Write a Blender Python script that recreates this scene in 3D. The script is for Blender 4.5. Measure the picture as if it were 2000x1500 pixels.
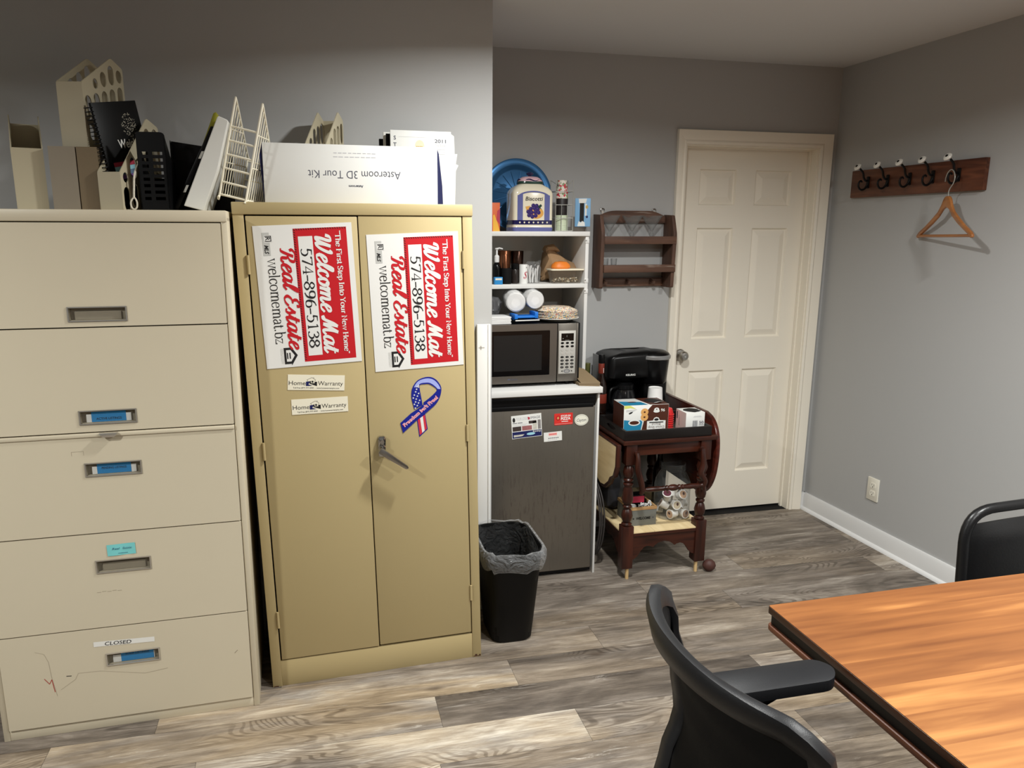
import bpy, bmesh, math, random
from mathutils import Matrix, Vector, Euler
PI = math.pi
for o in list(bpy.data.objects): bpy.data.objects.remove(o)
SC = bpy.context.scene
COL = SC.collection

# ------------------------------------------------------------------ camera
cd = bpy.data.cameras.new('camera'); cam = bpy.data.objects.new('camera', cd); COL.objects.link(cam)
cd.sensor_fit = 'HORIZONTAL'; cd.sensor_width = 36.0
cd.lens = 1450.6 / 2000 * 36
cd.shift_x = (1000 - 953.35) / 2000
cd.shift_y = (754.15 - 750) / 2000
cd.clip_start = 0.02; cd.clip_end = 60
yaw, pitch, roll = 0.232002, -0.204688, 0.001978
fw = Vector((math.sin(yaw) * math.cos(pitch), math.cos(yaw) * math.cos(pitch), math.sin(pitch)))
rt = Vector((math.cos(yaw), -math.sin(yaw), 0)); up = rt.cross(fw)
rt, up = rt * math.cos(roll) + up * math.sin(roll), up * math.cos(roll) - rt * math.sin(roll)
cam.matrix_world = Matrix(((rt.x, up.x, -fw.x, 0), (rt.y, up.y, -fw.y, 0), (rt.z, up.z, -fw.z, 1.593), (0, 0, 0, 1)))
SC.camera = cam

# ------------------------------------------------------------------ world, lamps, exposure
SC.view_settings.view_transform = 'Standard'; SC.view_settings.look = 'None'
SC.view_settings.exposure = 0.0; SC.view_settings.gamma = 1.0; SC.view_settings.use_curve_mapping = False
wd = bpy.data.worlds.new('world'); SC.world = wd; wd.use_nodes = True
wd.node_tree.nodes['Background'].inputs[0].default_value = (0.9, 0.95, 1.0, 1)
wd.node_tree.nodes['Background'].inputs[1].default_value = 0.0
SC.cycles.use_denoising = True
SC.cycles.max_bounces = 10; SC.cycles.diffuse_bounces = 5; SC.cycles.transparent_max_bounces = 24
SC.cycles.transmission_bounces = 10; SC.cycles.caustics_reflective = False; SC.cycles.caustics_refractive = False
SC.cycles.sample_clamp_indirect = 4.0

def can_light(name, x, y, power, size=0.13):
    l = bpy.data.lights.new(name, 'AREA'); l.shape = 'DISK'; l.size = size; l.energy = power; l.color = (0.985, 0.995, 0.970); l.spread = math.radians(162)
    o = bpy.data.objects.new(name, l); o.location = (x, y, 2.425); COL.objects.link(o)
    return o
can_light('ceiling_downlight', 0.88, 1.98, 40)
can_light('ceiling_downlight', 1.50, -0.40, 52)
can_light('ceiling_downlight', 2.05, 1.00, 44)
can_light('ceiling_downlight', -1.70, 0.90, 50)

# ------------------------------------------------------------------ materials
def lin(c): return tuple((v / 12.92 if v <= 0.04045 else ((v + 0.055) / 1.055) ** 2.4) for v in (x / 255 for x in c[:3])) + (1,)
MATS = {}
def nodes_of(name):
    m = bpy.data.materials.new(name); m.use_nodes = True
    return m, m.node_tree.nodes, m.node_tree.links, m.node_tree.nodes['Principled BSDF']
def mat(name, c, rough=0.5, metal=0.0, spec=0.4, var=0.06, scale=9.0, bump=0.0, bscale=120.0, stretch=None, trans=0.0, ior=1.45, coat=0.0):
    if name in MATS: return MATS[name]
    m, N, L, b = nodes_of(name)
    b.inputs['Roughness'].default_value = rough; b.inputs['Metallic'].default_value = metal
    b.inputs['Specular IOR Level'].default_value = spec; b.inputs['IOR'].default_value = ior
    b.inputs['Transmission Weight'].default_value = trans; b.inputs['Coat Weight'].default_value = coat
    tc = N.new('ShaderNodeTexCoord'); mp = N.new('ShaderNodeMapping'); L.new(tc.outputs['Object'], mp.inputs[0])
    if stretch: mp.inputs['Scale'].default_value = stretch
    nz = N.new('ShaderNodeTexNoise'); nz.inputs['Scale'].default_value = scale; nz.inputs['Detail'].default_value = 5
    L.new(mp.outputs[0], nz.inputs['Vector'])
    mx = N.new('ShaderNodeMix'); mx.data_type = 'RGBA'
    k = lin(c); mx.inputs[6].default_value = tuple(v * (1 - var) for v in k[:3]) + (1,)
    mx.inputs[7].default_value = tuple(min(1, v * (1 + var)) for v in k[:3]) + (1,)
    L.new(nz.outputs['Fac'], mx.inputs[0]); L.new(mx.outputs[2], b.inputs['Base Color'])
    if bump:
        n2 = N.new('ShaderNodeTexNoise'); n2.inputs['Scale'].default_value = bscale; L.new(mp.outputs[0], n2.inputs['Vector'])
        bp = N.new('ShaderNodeBump'); bp.inputs['Strength'].default_value = bump; bp.inputs['Distance'].default_value = 0.002
        L.new(n2.outputs['Fac'], bp.inputs['Height']); L.new(bp.outputs[0], b.inputs['Normal'])
    MATS[name] = m; return m
def film(name, c, alpha, rough=0.15, wrinkle=0.0, edge=0.4):
    """thin clear plastic or thin glass: part see-through, part glossy"""
    m, N, L, b = nodes_of(name)
    b.inputs['Base Color'].default_value = lin(c); b.inputs['Roughness'].default_value = rough
    b.inputs['Specular IOR Level'].default_value = 0.8
    tr = N.new('ShaderNodeBsdfTransparent'); mx = N.new('ShaderNodeMixShader')
    fr = N.new('ShaderNodeLayerWeight'); fr.inputs[0].default_value = 0.35
    ad = N.new('ShaderNodeMath'); ad.operation = 'MULTIPLY_ADD'; ad.inputs[1].default_value = edge; ad.inputs[2].default_value = alpha
    ad.use_clamp = True
    L.new(fr.outputs['Facing'], ad.inputs[0]); L.new(ad.outputs[0], mx.inputs[0])
    L.new(tr.outputs[0], mx.inputs[1]); L.new(b.outputs[0], mx.inputs[2])
    if wrinkle:
        tc = N.new('ShaderNodeTexCoord'); n2 = N.new('ShaderNodeTexNoise'); n2.inputs['Scale'].default_value = 26; n2.inputs['Detail'].default_value = 3
        n2.inputs['Distortion'].default_value = 1.2
        L.new(tc.outputs['Object'], n2.inputs['Vector'])
        bp = N.new('ShaderNodeBump'); bp.inputs['Strength'].default_value = wrinkle; bp.inputs['Distance'].default_value = 0.02
        L.new(n2.outputs['Fac'], bp.inputs['Height']); L.new(bp.outputs[0], b.inputs['Normal'])
    L.new(mx.outputs[0], N['Material Output'].inputs[0]); return m
def wood(name, dark, light, rough=0.4, axis=0, scale=6.0, spec=0.4, coat=0.0, bands=0.5, worn=None):
    m, N, L, b = nodes_of(name)
    b.inputs['Roughness'].default_value = rough; b.inputs['Specular IOR Level'].default_value = spec; b.inputs['Coat Weight'].default_value = coat
    tc = N.new('ShaderNodeTexCoord'); mp = N.new('ShaderNodeMapping'); L.new(tc.outputs['Object'], mp.inputs[0])
    s = [7.0, 7.0, 7.0]; s[axis] = 0.7; mp.inputs['Scale'].default_value = s
    nz = N.new('ShaderNodeTexNoise'); nz.inputs['Scale'].default_value = scale; nz.inputs['Detail'].default_value = 7; nz.inputs['Distortion'].default_value = bands
    L.new(mp.outputs[0], nz.inputs['Vector'])
    rp = N.new('ShaderNodeValToRGB'); L.new(nz.outputs['Fac'], rp.inputs[0])
    rp.color_ramp.elements[0].position = 0.3; rp.color_ramp.elements[0].color = lin(dark)
    rp.color_ramp.elements[1].position = 0.7; rp.color_ramp.elements[1].color = lin(light)
    out = rp.outputs[0]
    if worn:
        n3 = N.new('ShaderNodeTexNoise'); n3.inputs['Scale'].default_value = 9; n3.inputs['Detail'].default_value = 4
        L.new(mp.outputs[0], n3.inputs['Vector'])
        r3 = N.new('ShaderNodeValToRGB'); L.new(n3.outputs['Fac'], r3.inputs[0]); r3.color_ramp.elements[0].position = 0.62; r3.color_ramp.elements[1].position = 0.72
        mx = N.new('ShaderNodeMix'); mx.data_type = 'RGBA'; L.new(r3.outputs[0], mx.inputs[0]); L.new(out, mx.inputs[6]); mx.inputs[7].default_value = lin(worn)
        out = mx.outputs[2]
    L.new(out, b.inputs['Base Color'])
    MATS[name] = m; return m

# ------------------------------------------------------------------ mesh builder
class MB:
    def __init__(s, T=None): s.v, s.f, s.fm, s.mats, s.T = [], [], [], [], (T or Matrix())
    def mi(s, m):
        if m not in s.mats: s.mats.append(m)
        return s.mats.index(m)
    def add(s, vs, fs, m):
        b = len(s.v); s.v += [tuple(s.T @ Vector(p)) for p in vs]; k = s.mi(m)
        for f in fs: s.f.append([b + i for i in f]); s.fm.append(k)
        return s
    def bm(s, bm, m):
        bm.verts.ensure_lookup_table(); bm.verts.index_update()
        s.add([v.co.copy() for v in bm.verts], [[v.index for v in f.verts] for f in bm.faces], m); bm.free(); return s
    def box(s, x0, y0, z0, x1, y1, z1, m, bev=0.0, seg=2):
        vs = [(x0, y0, z0), (x1, y0, z0), (x1, y1, z0), (x0, y1, z0), (x0, y0, z1), (x1, y0, z1), (x1, y1, z1), (x0, y1, z1)]
        fs = [(3, 2, 1, 0), (4, 5, 6, 7), (0, 1, 5, 4), (1, 2, 6, 5), (2, 3, 7, 6), (3, 0, 4, 7)]
        if not bev: return s.add(vs, fs, m)
        bm = bmesh.new(); V = [bm.verts.new(p) for p in vs]
        for f in fs: bm.faces.new([V[i] for i in f])
        bmesh.ops.bevel(bm, geom=list(bm.edges), offset=bev, segments=seg, profile=0.5, affect='EDGES', clamp_overlap=True)
        return s.bm(bm, m)
    def lathe(s, prof, m, seg=28, at=(0, 0, 0), R=None, sx=1.0, sy=1.0, wob=None):
        vs, fs, rings = [], [], []
        R = R or Matrix()
        for (r, z) in prof:
            if r < 1e-6: rings.append([len(vs)]); vs.append(R @ Vector((0, 0, z)) + Vector(at)); continue
            ring = []
            for i in range(seg):
                a = 2 * PI * i / seg; q = r * (1 + (wob(a, z) if wob else 0))
                ring.append(len(vs)); vs.append(R @ Vector((q * sx * math.cos(a), q * sy * math.sin(a), z)) + Vector(at))
            rings.append(ring)
        for A, B in zip(rings, rings[1:]):
            if len(A) == 1 and len(B) == 1: continue
            for i in range(seg):
                j = (i + 1) % seg
                if len(A) == 1: fs.append((A[0], B[j], B[i]))
                elif len(B) == 1: fs.append((A[i], A[j], B[0]))
                else: fs.append((A[i], A[j], B[j], B[i]))
        return s.add(vs, fs, m)
    def cyl(s, p0, p1, r0, m, r1=None, seg=16):
        p0, p1 = Vector(p0), Vector(p1); d = p1 - p0; r1 = r0 if r1 is None else r1
        R = Vector((0, 0, 1)).rotation_difference(d).to_matrix()
        return s.lathe([(0, 0), (r0, 0), (r1, d.length), (0, d.length)], m, seg, p0, R)
    def tube(s, pts, r, m, seg=8, closed=False, smooth=0):
        pts = [Vector(p) for p in pts]
        if smooth: pts = spline(pts, smooth, closed)
        n = len(pts); rings = []; vs = []; fs = []; nrm = None
        rr = r if callable(r) else (lambda t: r)
        for i in range(n):
            a = pts[i - 1] if (i > 0 or closed) else pts[i]; b = pts[(i + 1) % n] if (i < n - 1 or closed) else pts[i]
            t = (b - a).normalized()
            if nrm is None:
                nrm = t.cross(Vector((0.13, 0.27, 0.95)))
                if nrm.length < 1e-4: nrm = t.cross(Vector((1, 0, 0)))
            nrm = (nrm - t * nrm.dot(t)).normalized(); bn = t.cross(nrm)
            q = rr(i / max(1, n - 1)); ring = []
            for k in range(seg):
                an = 2 * PI * k / seg; ring.append(len(vs)); vs.append(pts[i] + nrm * (q * math.cos(an)) + bn * (q * math.sin(an)))
            rings.append(ring)
        for i in range(n if closed else n - 1):
            A, B = rings[i], rings[(i + 1) % n]
            for k in range(seg): fs.append((A[k], A[(k + 1) % seg], B[(k + 1) % seg], B[k]))
        if not closed: fs += [list(reversed(rings[0])), rings[-1]]
        return s.add(vs, fs, m)
    def prism(s, poly, h0, h1, m, plane='XY', holes=(), bev=0.0):
        """poly in 2D, extruded from h0 to h1 along the third axis; holes are polygons too"""
        mp = {'XY': lambda a, b, h: (a, b, h), 'XZ': lambda a, b, h: (a, h, b), 'YZ': lambda a, b, h: (h, a, b)}[plane]
        if holes:
            cu = bpy.data.curves.new('t', 'CURVE'); cu.dimensions = '2D'; cu.fill_mode = 'BOTH'; cu.extrude = abs(h1 - h0) / 2
            for pl in [poly] + list(holes):
                sp = cu.splines.new('POLY'); sp.points.add(len(pl) - 1); sp.use_cyclic_u = True
                for p, q in zip(sp.points, pl): p.co = (q[0], q[1], 0, 1)
            ob = bpy.data.objects.new('t', cu); me = ob.to_mesh(); hm = (h0 + h1) / 2
            s.add([mp(v.co.x, v.co.y, v.co.z + hm) for v in me.vertices], [list(p.vertices) for p in me.polygons], m)
            ob.to_mesh_clear(); bpy.data.objects.remove(ob); bpy.data.curves.remove(cu); return s
        n = len(poly); vs = [mp(a, b, h0) for a, b in poly] + [mp(a, b, h1) for a, b in poly]
        fs = [list(range(n - 1, -1, -1)), list(range(n, 2 * n))] + [(i, (i + 1) % n, n + (i + 1) % n, n + i) for i in range(n)]
        bm = bmesh.new(); V = [bm.verts.new(p) for p in vs]
        for f in fs: bm.faces.new([V[i] for i in f])
        bmesh.ops.recalc_face_normals(bm, faces=list(bm.faces))
        if bev: bmesh.ops.bevel(bm, geom=[e for e in bm.edges if len({v.index >= n for v in e.verts}) == 1] if False else list(bm.edges), offset=bev, segments=2, profile=0.5, affect='EDGES', clamp_overlap=True)
        return s.bm(bm, m)
    def grid(s, P, m, thick=0.0, closed=False):
        nu, nv = len(P), len(P[0]); bm = bmesh.new(); V = [[bm.verts.new(p) for p in row] for row in P]
        for i in range(nu - (0 if closed else 1)):
            for j in range(nv - 1):
                bm.faces.new((V[i][j], V[(i + 1) % nu][j], V[(i + 1) % nu][j + 1], V[i][j + 1]))
        if thick: bmesh.ops.solidify(bm, geom=list(bm.faces), thickness=thick)
        return s.bm(bm, m)
    # flat graphics, drawn in the local XY plane at height z
    def rect(s, x0, y0, x1, y1, m, z=0.0): return s.add([(x0, y0, z), (x1, y0, z), (x1, y1, z), (x0, y1, z)], [(0, 1, 2, 3)], m)
    def poly(s, pts, m, z=0.0): return s.add([(a, b, z) for a, b in pts], [list(range(len(pts)))], m)
    def disc(s, x, y, rx, ry, m, z=0.0, n=28): return s.poly([(x + rx * math.cos(2 * PI * i / n), y + ry * math.sin(2 * PI * i / n)) for i in range(n)], m, z)
    def text(s, tx, x, y, h, m, z=0.0, w=None, bold=0.0, shear=0.0, align='LEFT', rot=0.0):
        vs, fs, x0, x1, y1 = glyphs(tx, bold, shear)
        k = h / 0.73; kx = (w / max(1e-6, x1 - x0)) if w else k
        ox = {'LEFT': x0, 'CENTER': (x0 + x1) / 2, 'RIGHT': x1}[align]; c, n = math.cos(rot), math.sin(rot)
        out = []
        for a, b in vs:
            a, b = (a - ox) * kx, b * k; out.append((x + a * c - b * n, y + a * n + b * c, z))
        return s.add(out, fs, m)
    def pen(s, tx, x, y, h, m, font, z=0.0, w=None, wmax=0.1, wmin=0.035, shear=0.0, track=0.0, serif=True):
        adv = sum(font[ch][0] + track if ch in font else 0.3 for ch in tx); kx = (w / adv) if w else h; px = 0.0
        for gi, ch in enumerate(tx):
            if ch not in font: px += 0.3; continue
            g = font[ch]; items = g[1]; cnt = 0; zg = z + (gi % 2) * 3.5e-4
            for it in items:
                k, nums = it[0], [float(t) for t in it[1:].split()]
                pts = [Vector((nums[i], nums[i + 1], 0)) for i in range(0, len(nums) - len(nums) % 2, 2)]
                cnt += 2
                if k == 'd':
                    r = nums[2]; s.poly([(x + (px + nums[0] + r * math.cos(a * PI / 5) + shear * nums[1]) * kx, y + (nums[1] + r * math.sin(a * PI / 5)) * h) for a in range(10)], m, zg + cnt * 5e-6); continue
                if k == 's':
                    if serif:
                        r = nums[2]; t = wmin * 0.55
                        s.poly([(x + (px + nums[0] + a * r) * kx, y + (nums[1] + b * t) * h) for a, b in ((-1, -1), (1, -1), (1, 1), (-1, 1))], m, zg + cnt * 5e-6)
                    continue
                if k == 'c': pts = spline(pts, 6)
                L, Rr = [], []
                for i, p in enumerate(pts):
                    ds = []
                    if i > 0: ds.append((p - pts[i - 1]).normalized())
                    if i < len(pts) - 1: ds.append((pts[i + 1] - p).normalized())
                    t = (ds[0] + ds[-1])
                    t = t.normalized() if t.length > 0.3 else ds[-1]
                    wd_ = wmin + (wmax - wmin) * max(abs(d.y) for d in ds) ** 1.6
                    nn = Vector((-t.y, t.x, 0)) * wd_ / 2; L.append(p + nn); Rr.append(p - nn)
                vs = []
                for i, (a, b) in enumerate(zip(L, Rr)):
                    for q in (a, b): vs.append((x + (px + q.x + shear * q.y) * kx, y + q.y * h, zg + (cnt + i) * 5e-6))
                cnt += len(pts)
                s.add(vs, [(2 * i, 2 * i + 1, 2 * i + 3, 2 * i + 2) for i in range(len(pts) - 1)], m)
            px += g[0] + track
        return s
    def build(s, name, parent=None, loc=(0, 0, 0), smooth=32, shear=None):
        me = bpy.data.meshes.new(name)
        vs = s.v if not shear else [(x + shear * z, y, z) for x, y, z in s.v]
        me.from_pydata(vs, [], s.f)
        for m in s.mats: me.materials.append(m)
        me.polygons.foreach_set('material_index', s.fm)
        if smooth:
            me.polygons.foreach_set('use_smooth', [True] * len(me.polygons)); me.set_sharp_from_angle(angle=math.radians(smooth))
        me.update()
        o = bpy.data.objects.new(name, me); COL.objects.link(o); o.location = loc
        if parent: o.parent = parent
        return o
_G = {}
def glyphs(tx, bold, shear):
    key = (tx, bold, shear)
    if key in _G: return _G[key]
    cu = bpy.data.curves.new('t', 'FONT'); cu.body = tx; cu.offset = bold; cu.shear = shear; cu.resolution_u = 3
    ob = bpy.data.objects.new('t', cu); me = ob.to_mesh()
    vs = [(v.co.x, v.co.y) for v in me.vertices]; fs = [list(p.vertices) for p in me.polygons]
    ob.to_mesh_clear(); bpy.data.objects.remove(ob); bpy.data.curves.remove(cu)
    xs = [v[0] for v in vs] or [0, 1]
    _G[key] = (vs, fs, min(xs), max(xs), 0.73); return _G[key]
def spline(pts, n, closed=False):
    out = []; N = len(pts)
    for i in range(N if closed else N - 1):
        p1, p2 = pts[i], pts[(i + 1) % N]
        p0 = pts[i - 1] if (i > 0 or closed) else p1 * 2 - p2
        p3 = pts[(i + 2) % N] if (i + 2 < N or closed) else p2 * 2 - p1
        for k in range(n):
            t = k / n
            out.append(0.5 * ((2 * p1) + (p2 - p0) * t + (2 * p0 - 5 * p1 + 4 * p2 - p3) * t * t + (3 * p1 - p0 - 3 * p2 + p3) * t ** 3))
    if not closed: out.append(pts[-1])
    return out
def rnd(poly, r, n=5):
    """round the corners of a 2D polygon; r is one radius or one per corner"""
    out = []; N = len(poly)
    for i, p in enumerate(poly):
        ri = r[i] if isinstance(r, (list, tuple)) else r
        p = Vector(p); a = Vector(poly[i - 1]) - p; b = Vector(poly[(i + 1) % N]) - p
        if ri < 1e-5: out.append((p.x, p.y)); continue
        q = min(ri, a.length * 0.49, b.length * 0.49); A = p + a.normalized() * q; B = p + b.normalized() * q
        for k in range(n + 1):
            t = k / n; v = A * (1 - t) ** 2 + p * 2 * t * (1 - t) + B * t * t; out.append((v.x, v.y))
    return out
def oval(cx, cy, rx, ry, n=16, stad=True):
    if stad and ry > rx:
        return [(cx + rx * math.cos(a), cy + (ry - rx) + rx * math.sin(a)) for a in [PI * i / 8 for i in range(9)]] + \
               [(cx + rx * math.cos(a), cy - (ry - rx) + rx * math.sin(a)) for a in [PI + PI * i / 8 for i in range(9)]]
    return [(cx + rx * math.cos(2 * PI * i / n), cy + ry * math.sin(2 * PI * i / n)) for i in range(n)]
def tag(o, label=None, cat=None, group=None, kind=None):
    if label: o['label'] = label
    if cat: o['category'] = cat
    if group: o['group'] = group
    if kind: o['kind'] = kind
    return o
def thing(name, label, cat, loc=(0, 0, 0), rz=0.0, group=None, rot=None):
    o = bpy.data.objects.new(name, None); COL.objects.link(o); o.location = loc
    o.rotation_euler = rot if rot else (0, 0, rz); o.empty_display_size = 0.1
    return tag(o, label, cat, group)
def solo(name, mb, label, cat, loc=(0, 0, 0), rz=0.0, group=None, rot=None, mw=None, smooth=32):
    o = mb.build(name, None, loc, smooth); o.rotation_euler = rot if rot else (0, 0, rz)
    if mw is not None: o.matrix_world = mw
    return tag(o, label, cat, group)
def copy_tree(o, loc=None, label=None, parent=None):
    c = o.copy(); COL.objects.link(c)
    if parent: c.parent = parent
    for ch in [q for q in o.children]: copy_tree(ch, None, None, c)
    if loc is not None: c.location = loc
    if label: c['label'] = label
    return c
# ================================================================== the setting
M_wall = mat('grey_wall_paint', (172, 172, 171), 0.75, spec=0.25, var=0.015, scale=3, bump=0.08, bscale=350)
M_ceil = mat('ceiling_paint', (210, 211, 212), 0.85, spec=0.2, var=0.01, scale=3)
M_white = mat('white_gloss_paint', (236, 229, 214), 0.42, spec=0.35, var=0.012, scale=4)
M_base = mat('white_baseboard_paint', (214, 214, 213), 0.4, spec=0.35, var=0.012)
M_dark = mat('near_black_gap', (12, 11, 10), 0.9)

def floor_material():
    m, N, L, b = nodes_of('vinyl_plank_floor')
    b.inputs['Roughness'].default_value = 0.5; b.inputs['Specular IOR Level'].default_value = 0.25
    tc = N.new('ShaderNodeTexCoord'); at = N.new('ShaderNodeAttribute'); at.attribute_name = 'plank'
    sp = N.new('ShaderNodeSeparateColor'); L.new(at.outputs['Color'], sp.inputs[0])
    of = N.new('ShaderNodeVectorMath'); of.operation = 'SCALE'; L.new(at.outputs['Color'], of.inputs[0]); of.inputs['Scale'].default_value = 37.0
    ad = N.new('ShaderNodeVectorMath'); L.new(tc.outputs['Object'], ad.inputs[0]); L.new(of.outputs[0], ad.inputs[1])
    def noise(sx, sy, sc, det, dist, rough=0.6, vec=None):
        mp = N.new('ShaderNodeMapping'); mp.inputs['Scale'].default_value = (sx, sy, 1); L.new(vec or ad.outputs[0], mp.inputs[0])
        n = N.new('ShaderNodeTexNoise'); n.inputs['Scale'].default_value = sc; n.inputs['Detail'].default_value = det
        n.inputs['Distortion'].default_value = dist; n.inputs['Roughness'].default_value = rough; L.new(mp.outputs[0], n.inputs['Vector']); return n.outputs['Fac']
    def math_(op, a, b_=None, c=None):
        n = N.new('ShaderNodeMath'); n.operation = op
        for i, q in enumerate((a, b_, c)):
            if q is None: continue
            if isinstance(q, (int, float)): n.inputs[i].default_value = q
            else: L.new(q, n.inputs[i])
        return n.outputs[0]
    def ramp(v, stops):
        r = N.new('ShaderNodeValToRGB'); L.new(v, r.inputs[0]); e = r.color_ramp.elements
        e[0].position, e[0].color = stops[0][0], stops[0][1]; e[1].position, e[1].color = stops[-1][0], stops[-1][1]
        for p, c in stops[1:-1]: q = e.new(p); q.color = c
        return r.outputs[0]
    W, K = (1, 1, 1, 1), (0, 0, 0, 1)
    def mix(f, a, b_, blend='MIX'):
        n = N.new('ShaderNodeMix'); n.data_type = 'RGBA'; n.blend_type = blend
        for i, q in ((0, f), (6, a), (7, b_)):
            if isinstance(q, (int, float, tuple)): n.inputs[i].default_value = q
            else: L.new(q, n.inputs[i])
        return n.outputs[2]
    fine = noise(5.0, 70, 2.2, 8, 0.6, 0.75); streak = noise(1.1, 10, 1.6, 6, 1.4, 0.6); broad = noise(1.3, 4.5, 1.4, 4, 1.0, 0.6)
    # cathedral figure: contour lines of a smooth stretched field, only where a second field lets it show
    field = noise(1.0, 4.4, 1.5, 1.5, 0.7, 0.4)
    rings = math_('SINE', math_('MULTIPLY', field, 210.0))
    show = ramp(noise(0.8, 2.6, 1.5, 2, 0.2), [(0.50, K), (0.62, W)])
    line = math_('MULTIPLY', ramp(rings, [(0.0, K), (0.75, W)]), show)
    v = math_('ADD', math_('MULTIPLY', fine, 0.55), math_('MULTIPLY', streak, 0.62))
    v = math_('ADD', v, math_('MULTIPLY', broad, 0.75))
    v = math_('SUBTRACT', v, math_('MULTIPLY', line, 0.17))
    v = math_('ADD', v, math_('MULTIPLY', sp.outputs[0], 0.46))
    mr = N.new('ShaderNodeMapRange'); mr.inputs['From Min'].default_value = 0.78; mr.inputs['From Max'].default_value = 1.58; L.new(v, mr.inputs['Value'])
    grey = ramp(mr.outputs[0], [(0.0, lin((62, 56, 51))), (0.3, lin((97, 89, 81))), (0.48, lin((120, 111, 102))), (0.64, lin((146, 138, 128))), (0.8, lin((184, 177, 166))), (1.0, lin((224, 218, 207)))])
    beige = ramp(mr.outputs[0], [(0.0, lin((84, 70, 54))), (0.3, lin((118, 102, 82))), (0.5, lin((146, 129, 105))), (0.68, lin((172, 154, 128))), (0.85, lin((196, 180, 154))), (1.0, lin((220, 206, 184)))])
    warmth = math_('MULTIPLY', ramp(noise(0.7, 3.2, 1.7, 3, 0.8), [(0.36, K), (0.60, W)]), math_('MULTIPLY_ADD', sp.outputs[1], 0.9, 0.05))
    col = mix(warmth, grey, beige)
    wash = ramp(noise(2.0, 24, 1.7, 8, 1.6, 0.72), [(0.57, K), (0.66, W)])
    washed = ramp(noise(0.9, 3.4, 1.6, 2, 0.4), [(0.45, K), (0.62, W)])
    col = mix(math_('MULTIPLY', math_('MULTIPLY', wash, washed), math_('MULTIPLY_ADD', sp.outputs[0], 0.75, 0.18)), col, lin((216, 210, 199)))
    crack = ramp(noise(1.6, 42, 1.6, 4, 0.8, 0.6), [(0.27, W), (0.33, K)])
    vo = N.new('ShaderNodeTexVoronoi'); vo.inputs['Scale'].default_value = 1.0
    mp = N.new('ShaderNodeMapping'); mp.inputs['Scale'].default_value = (1.9, 5.0, 1); L.new(ad.outputs[0], mp.inputs[0]); L.new(mp.outputs[0], vo.inputs['Vector'])
    knot = ramp(vo.outputs['Distance'], [(0.03, W), (0.09, K)])
    col = mix(math_('MULTIPLY', math_('MAXIMUM', crack, knot), 0.62), col, lin((66, 53, 43)))
    L.new(col, b.inputs['Base Color'])
    return m
M_floor = floor_material()

def build_floor():
    rng = random.Random(5); verts, faces, cols = [], [], []
    known = {0: 0.355, 1: 0.66, -1: 0.81, 4: 1.41, 3: 1.755, 2: 1.05}   # row -> x of a seam seen in the photo
    tone = {(0, 0): 0.55, (0, 1): 0.10, (1, 0): 0.58, (1, 1): 0.22, (-1, 0): 0.74, (-1, 1): 0.55, (4, 0): 0.25, (4, 1): 0.38, (3, 0): 0.33, (3, 1): 0.48, (2, 0): 0.42, (2, 1): 0.33, (-2, 0): 0.7, (-2, 1): 0.5}
    g = 0.00045
    for r in range(-32, 9):
        y0 = 2.140 + 0.1685 * r; sx = known.get(r, rng.uniform(-0.6, 0.6))
        for k in range(-4, 3):
            xa, xb = sx + 1.22 * k, sx + 1.22 * (k + 1)
            xa, xb = max(xa, -3.2), min(xb, 3.2)
            if xb - xa < 0.01: continue
            i = len(verts); sl = -0.012
            verts += [(xa + g, y0 + g + sl * xa, 0), (xb - g, y0 + g + sl * xb, 0), (xb - g, y0 + 0.1685 - g + sl * xb, 0), (xa + g, y0 + 0.1685 - g + sl * xa, 0)]
            faces.append((i, i + 1, i + 2, i + 3))
            t = tone.get((r, k + 1), rng.uniform(0.2, 0.6)); cols.append((t, (0.95 if (r, k + 1) in ((0, 0), (1, 0)) else 0.1 if (r, k + 1) == (0, 1) else rng.uniform(0.0, 0.45) if y0 > 2.2 else rng.uniform(0.3, 0.8)), rng.random(), 1))
    i = len(verts); verts += [(-3.2, -3.3, -0.0008), (3.2, -3.3, -0.0008), (3.2, 3.75, -0.0008), (-3.2, 3.75, -0.0008)]; faces.append((i, i + 1, i + 2, i + 3)); cols.append((0, 0, 0, 1))
    me = bpy.data.meshes.new('floor'); me.from_pydata(verts, [], faces); me.materials.append(M_floor); me.materials.append(M_dark)
    a = me.color_attributes.new('plank', 'FLOAT_COLOR', 'CORNER')
    for p in me.polygons:
        for li in p.loop_indices: a.data[li].color = cols[p.index]
    me.polygons[len(faces) - 1].material_index = 1
    o = bpy.data.objects.new('floor', me); COL.objects.link(o); return o
def struct(o, label, cat): return tag(o, label, cat, kind='structure')
struct(build_floor(), 'grey and beige wood-look vinyl plank floor', 'floor')
H = 2.441
struct(MB().box(-3.2, -3.3, H, 3.2, 3.9, H + 0.1, M_ceil).build('ceiling'), 'plain white ceiling', 'ceiling')
b = MB()
b.box(0.56, 3.62, 0, 1.892, 3.76, H, M_wall).box(2.668, 3.62, 0, 3.1, 3.76, H, M_wall).box(1.892, 3.62, 2.034, 2.668, 3.76, H, M_wall)
struct(b.build('wall_back'), 'grey back wall with the white door', 'wall')
b = MB(); b.box(-3.2, 2.90, 0, 0.700, 3.05, H, M_wall).box(0.56, 3.05, 0, 0.700, 3.62, H, M_wall)
struct(b.build('wall_left'), 'grey wall behind the two metal cabinets', 'wall')
T = Matrix.Translation((2.7713, 3.6207, 0)) @ Matrix.Rotation(0.0221, 4, 'Z')
b = MB(T); b.box(0, -7.2, 0, 0.12, 0.02, H, M_wall); struct(b.build('wall_right'), 'grey right-hand wall with coat rack and outlet', 'wall')
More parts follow.
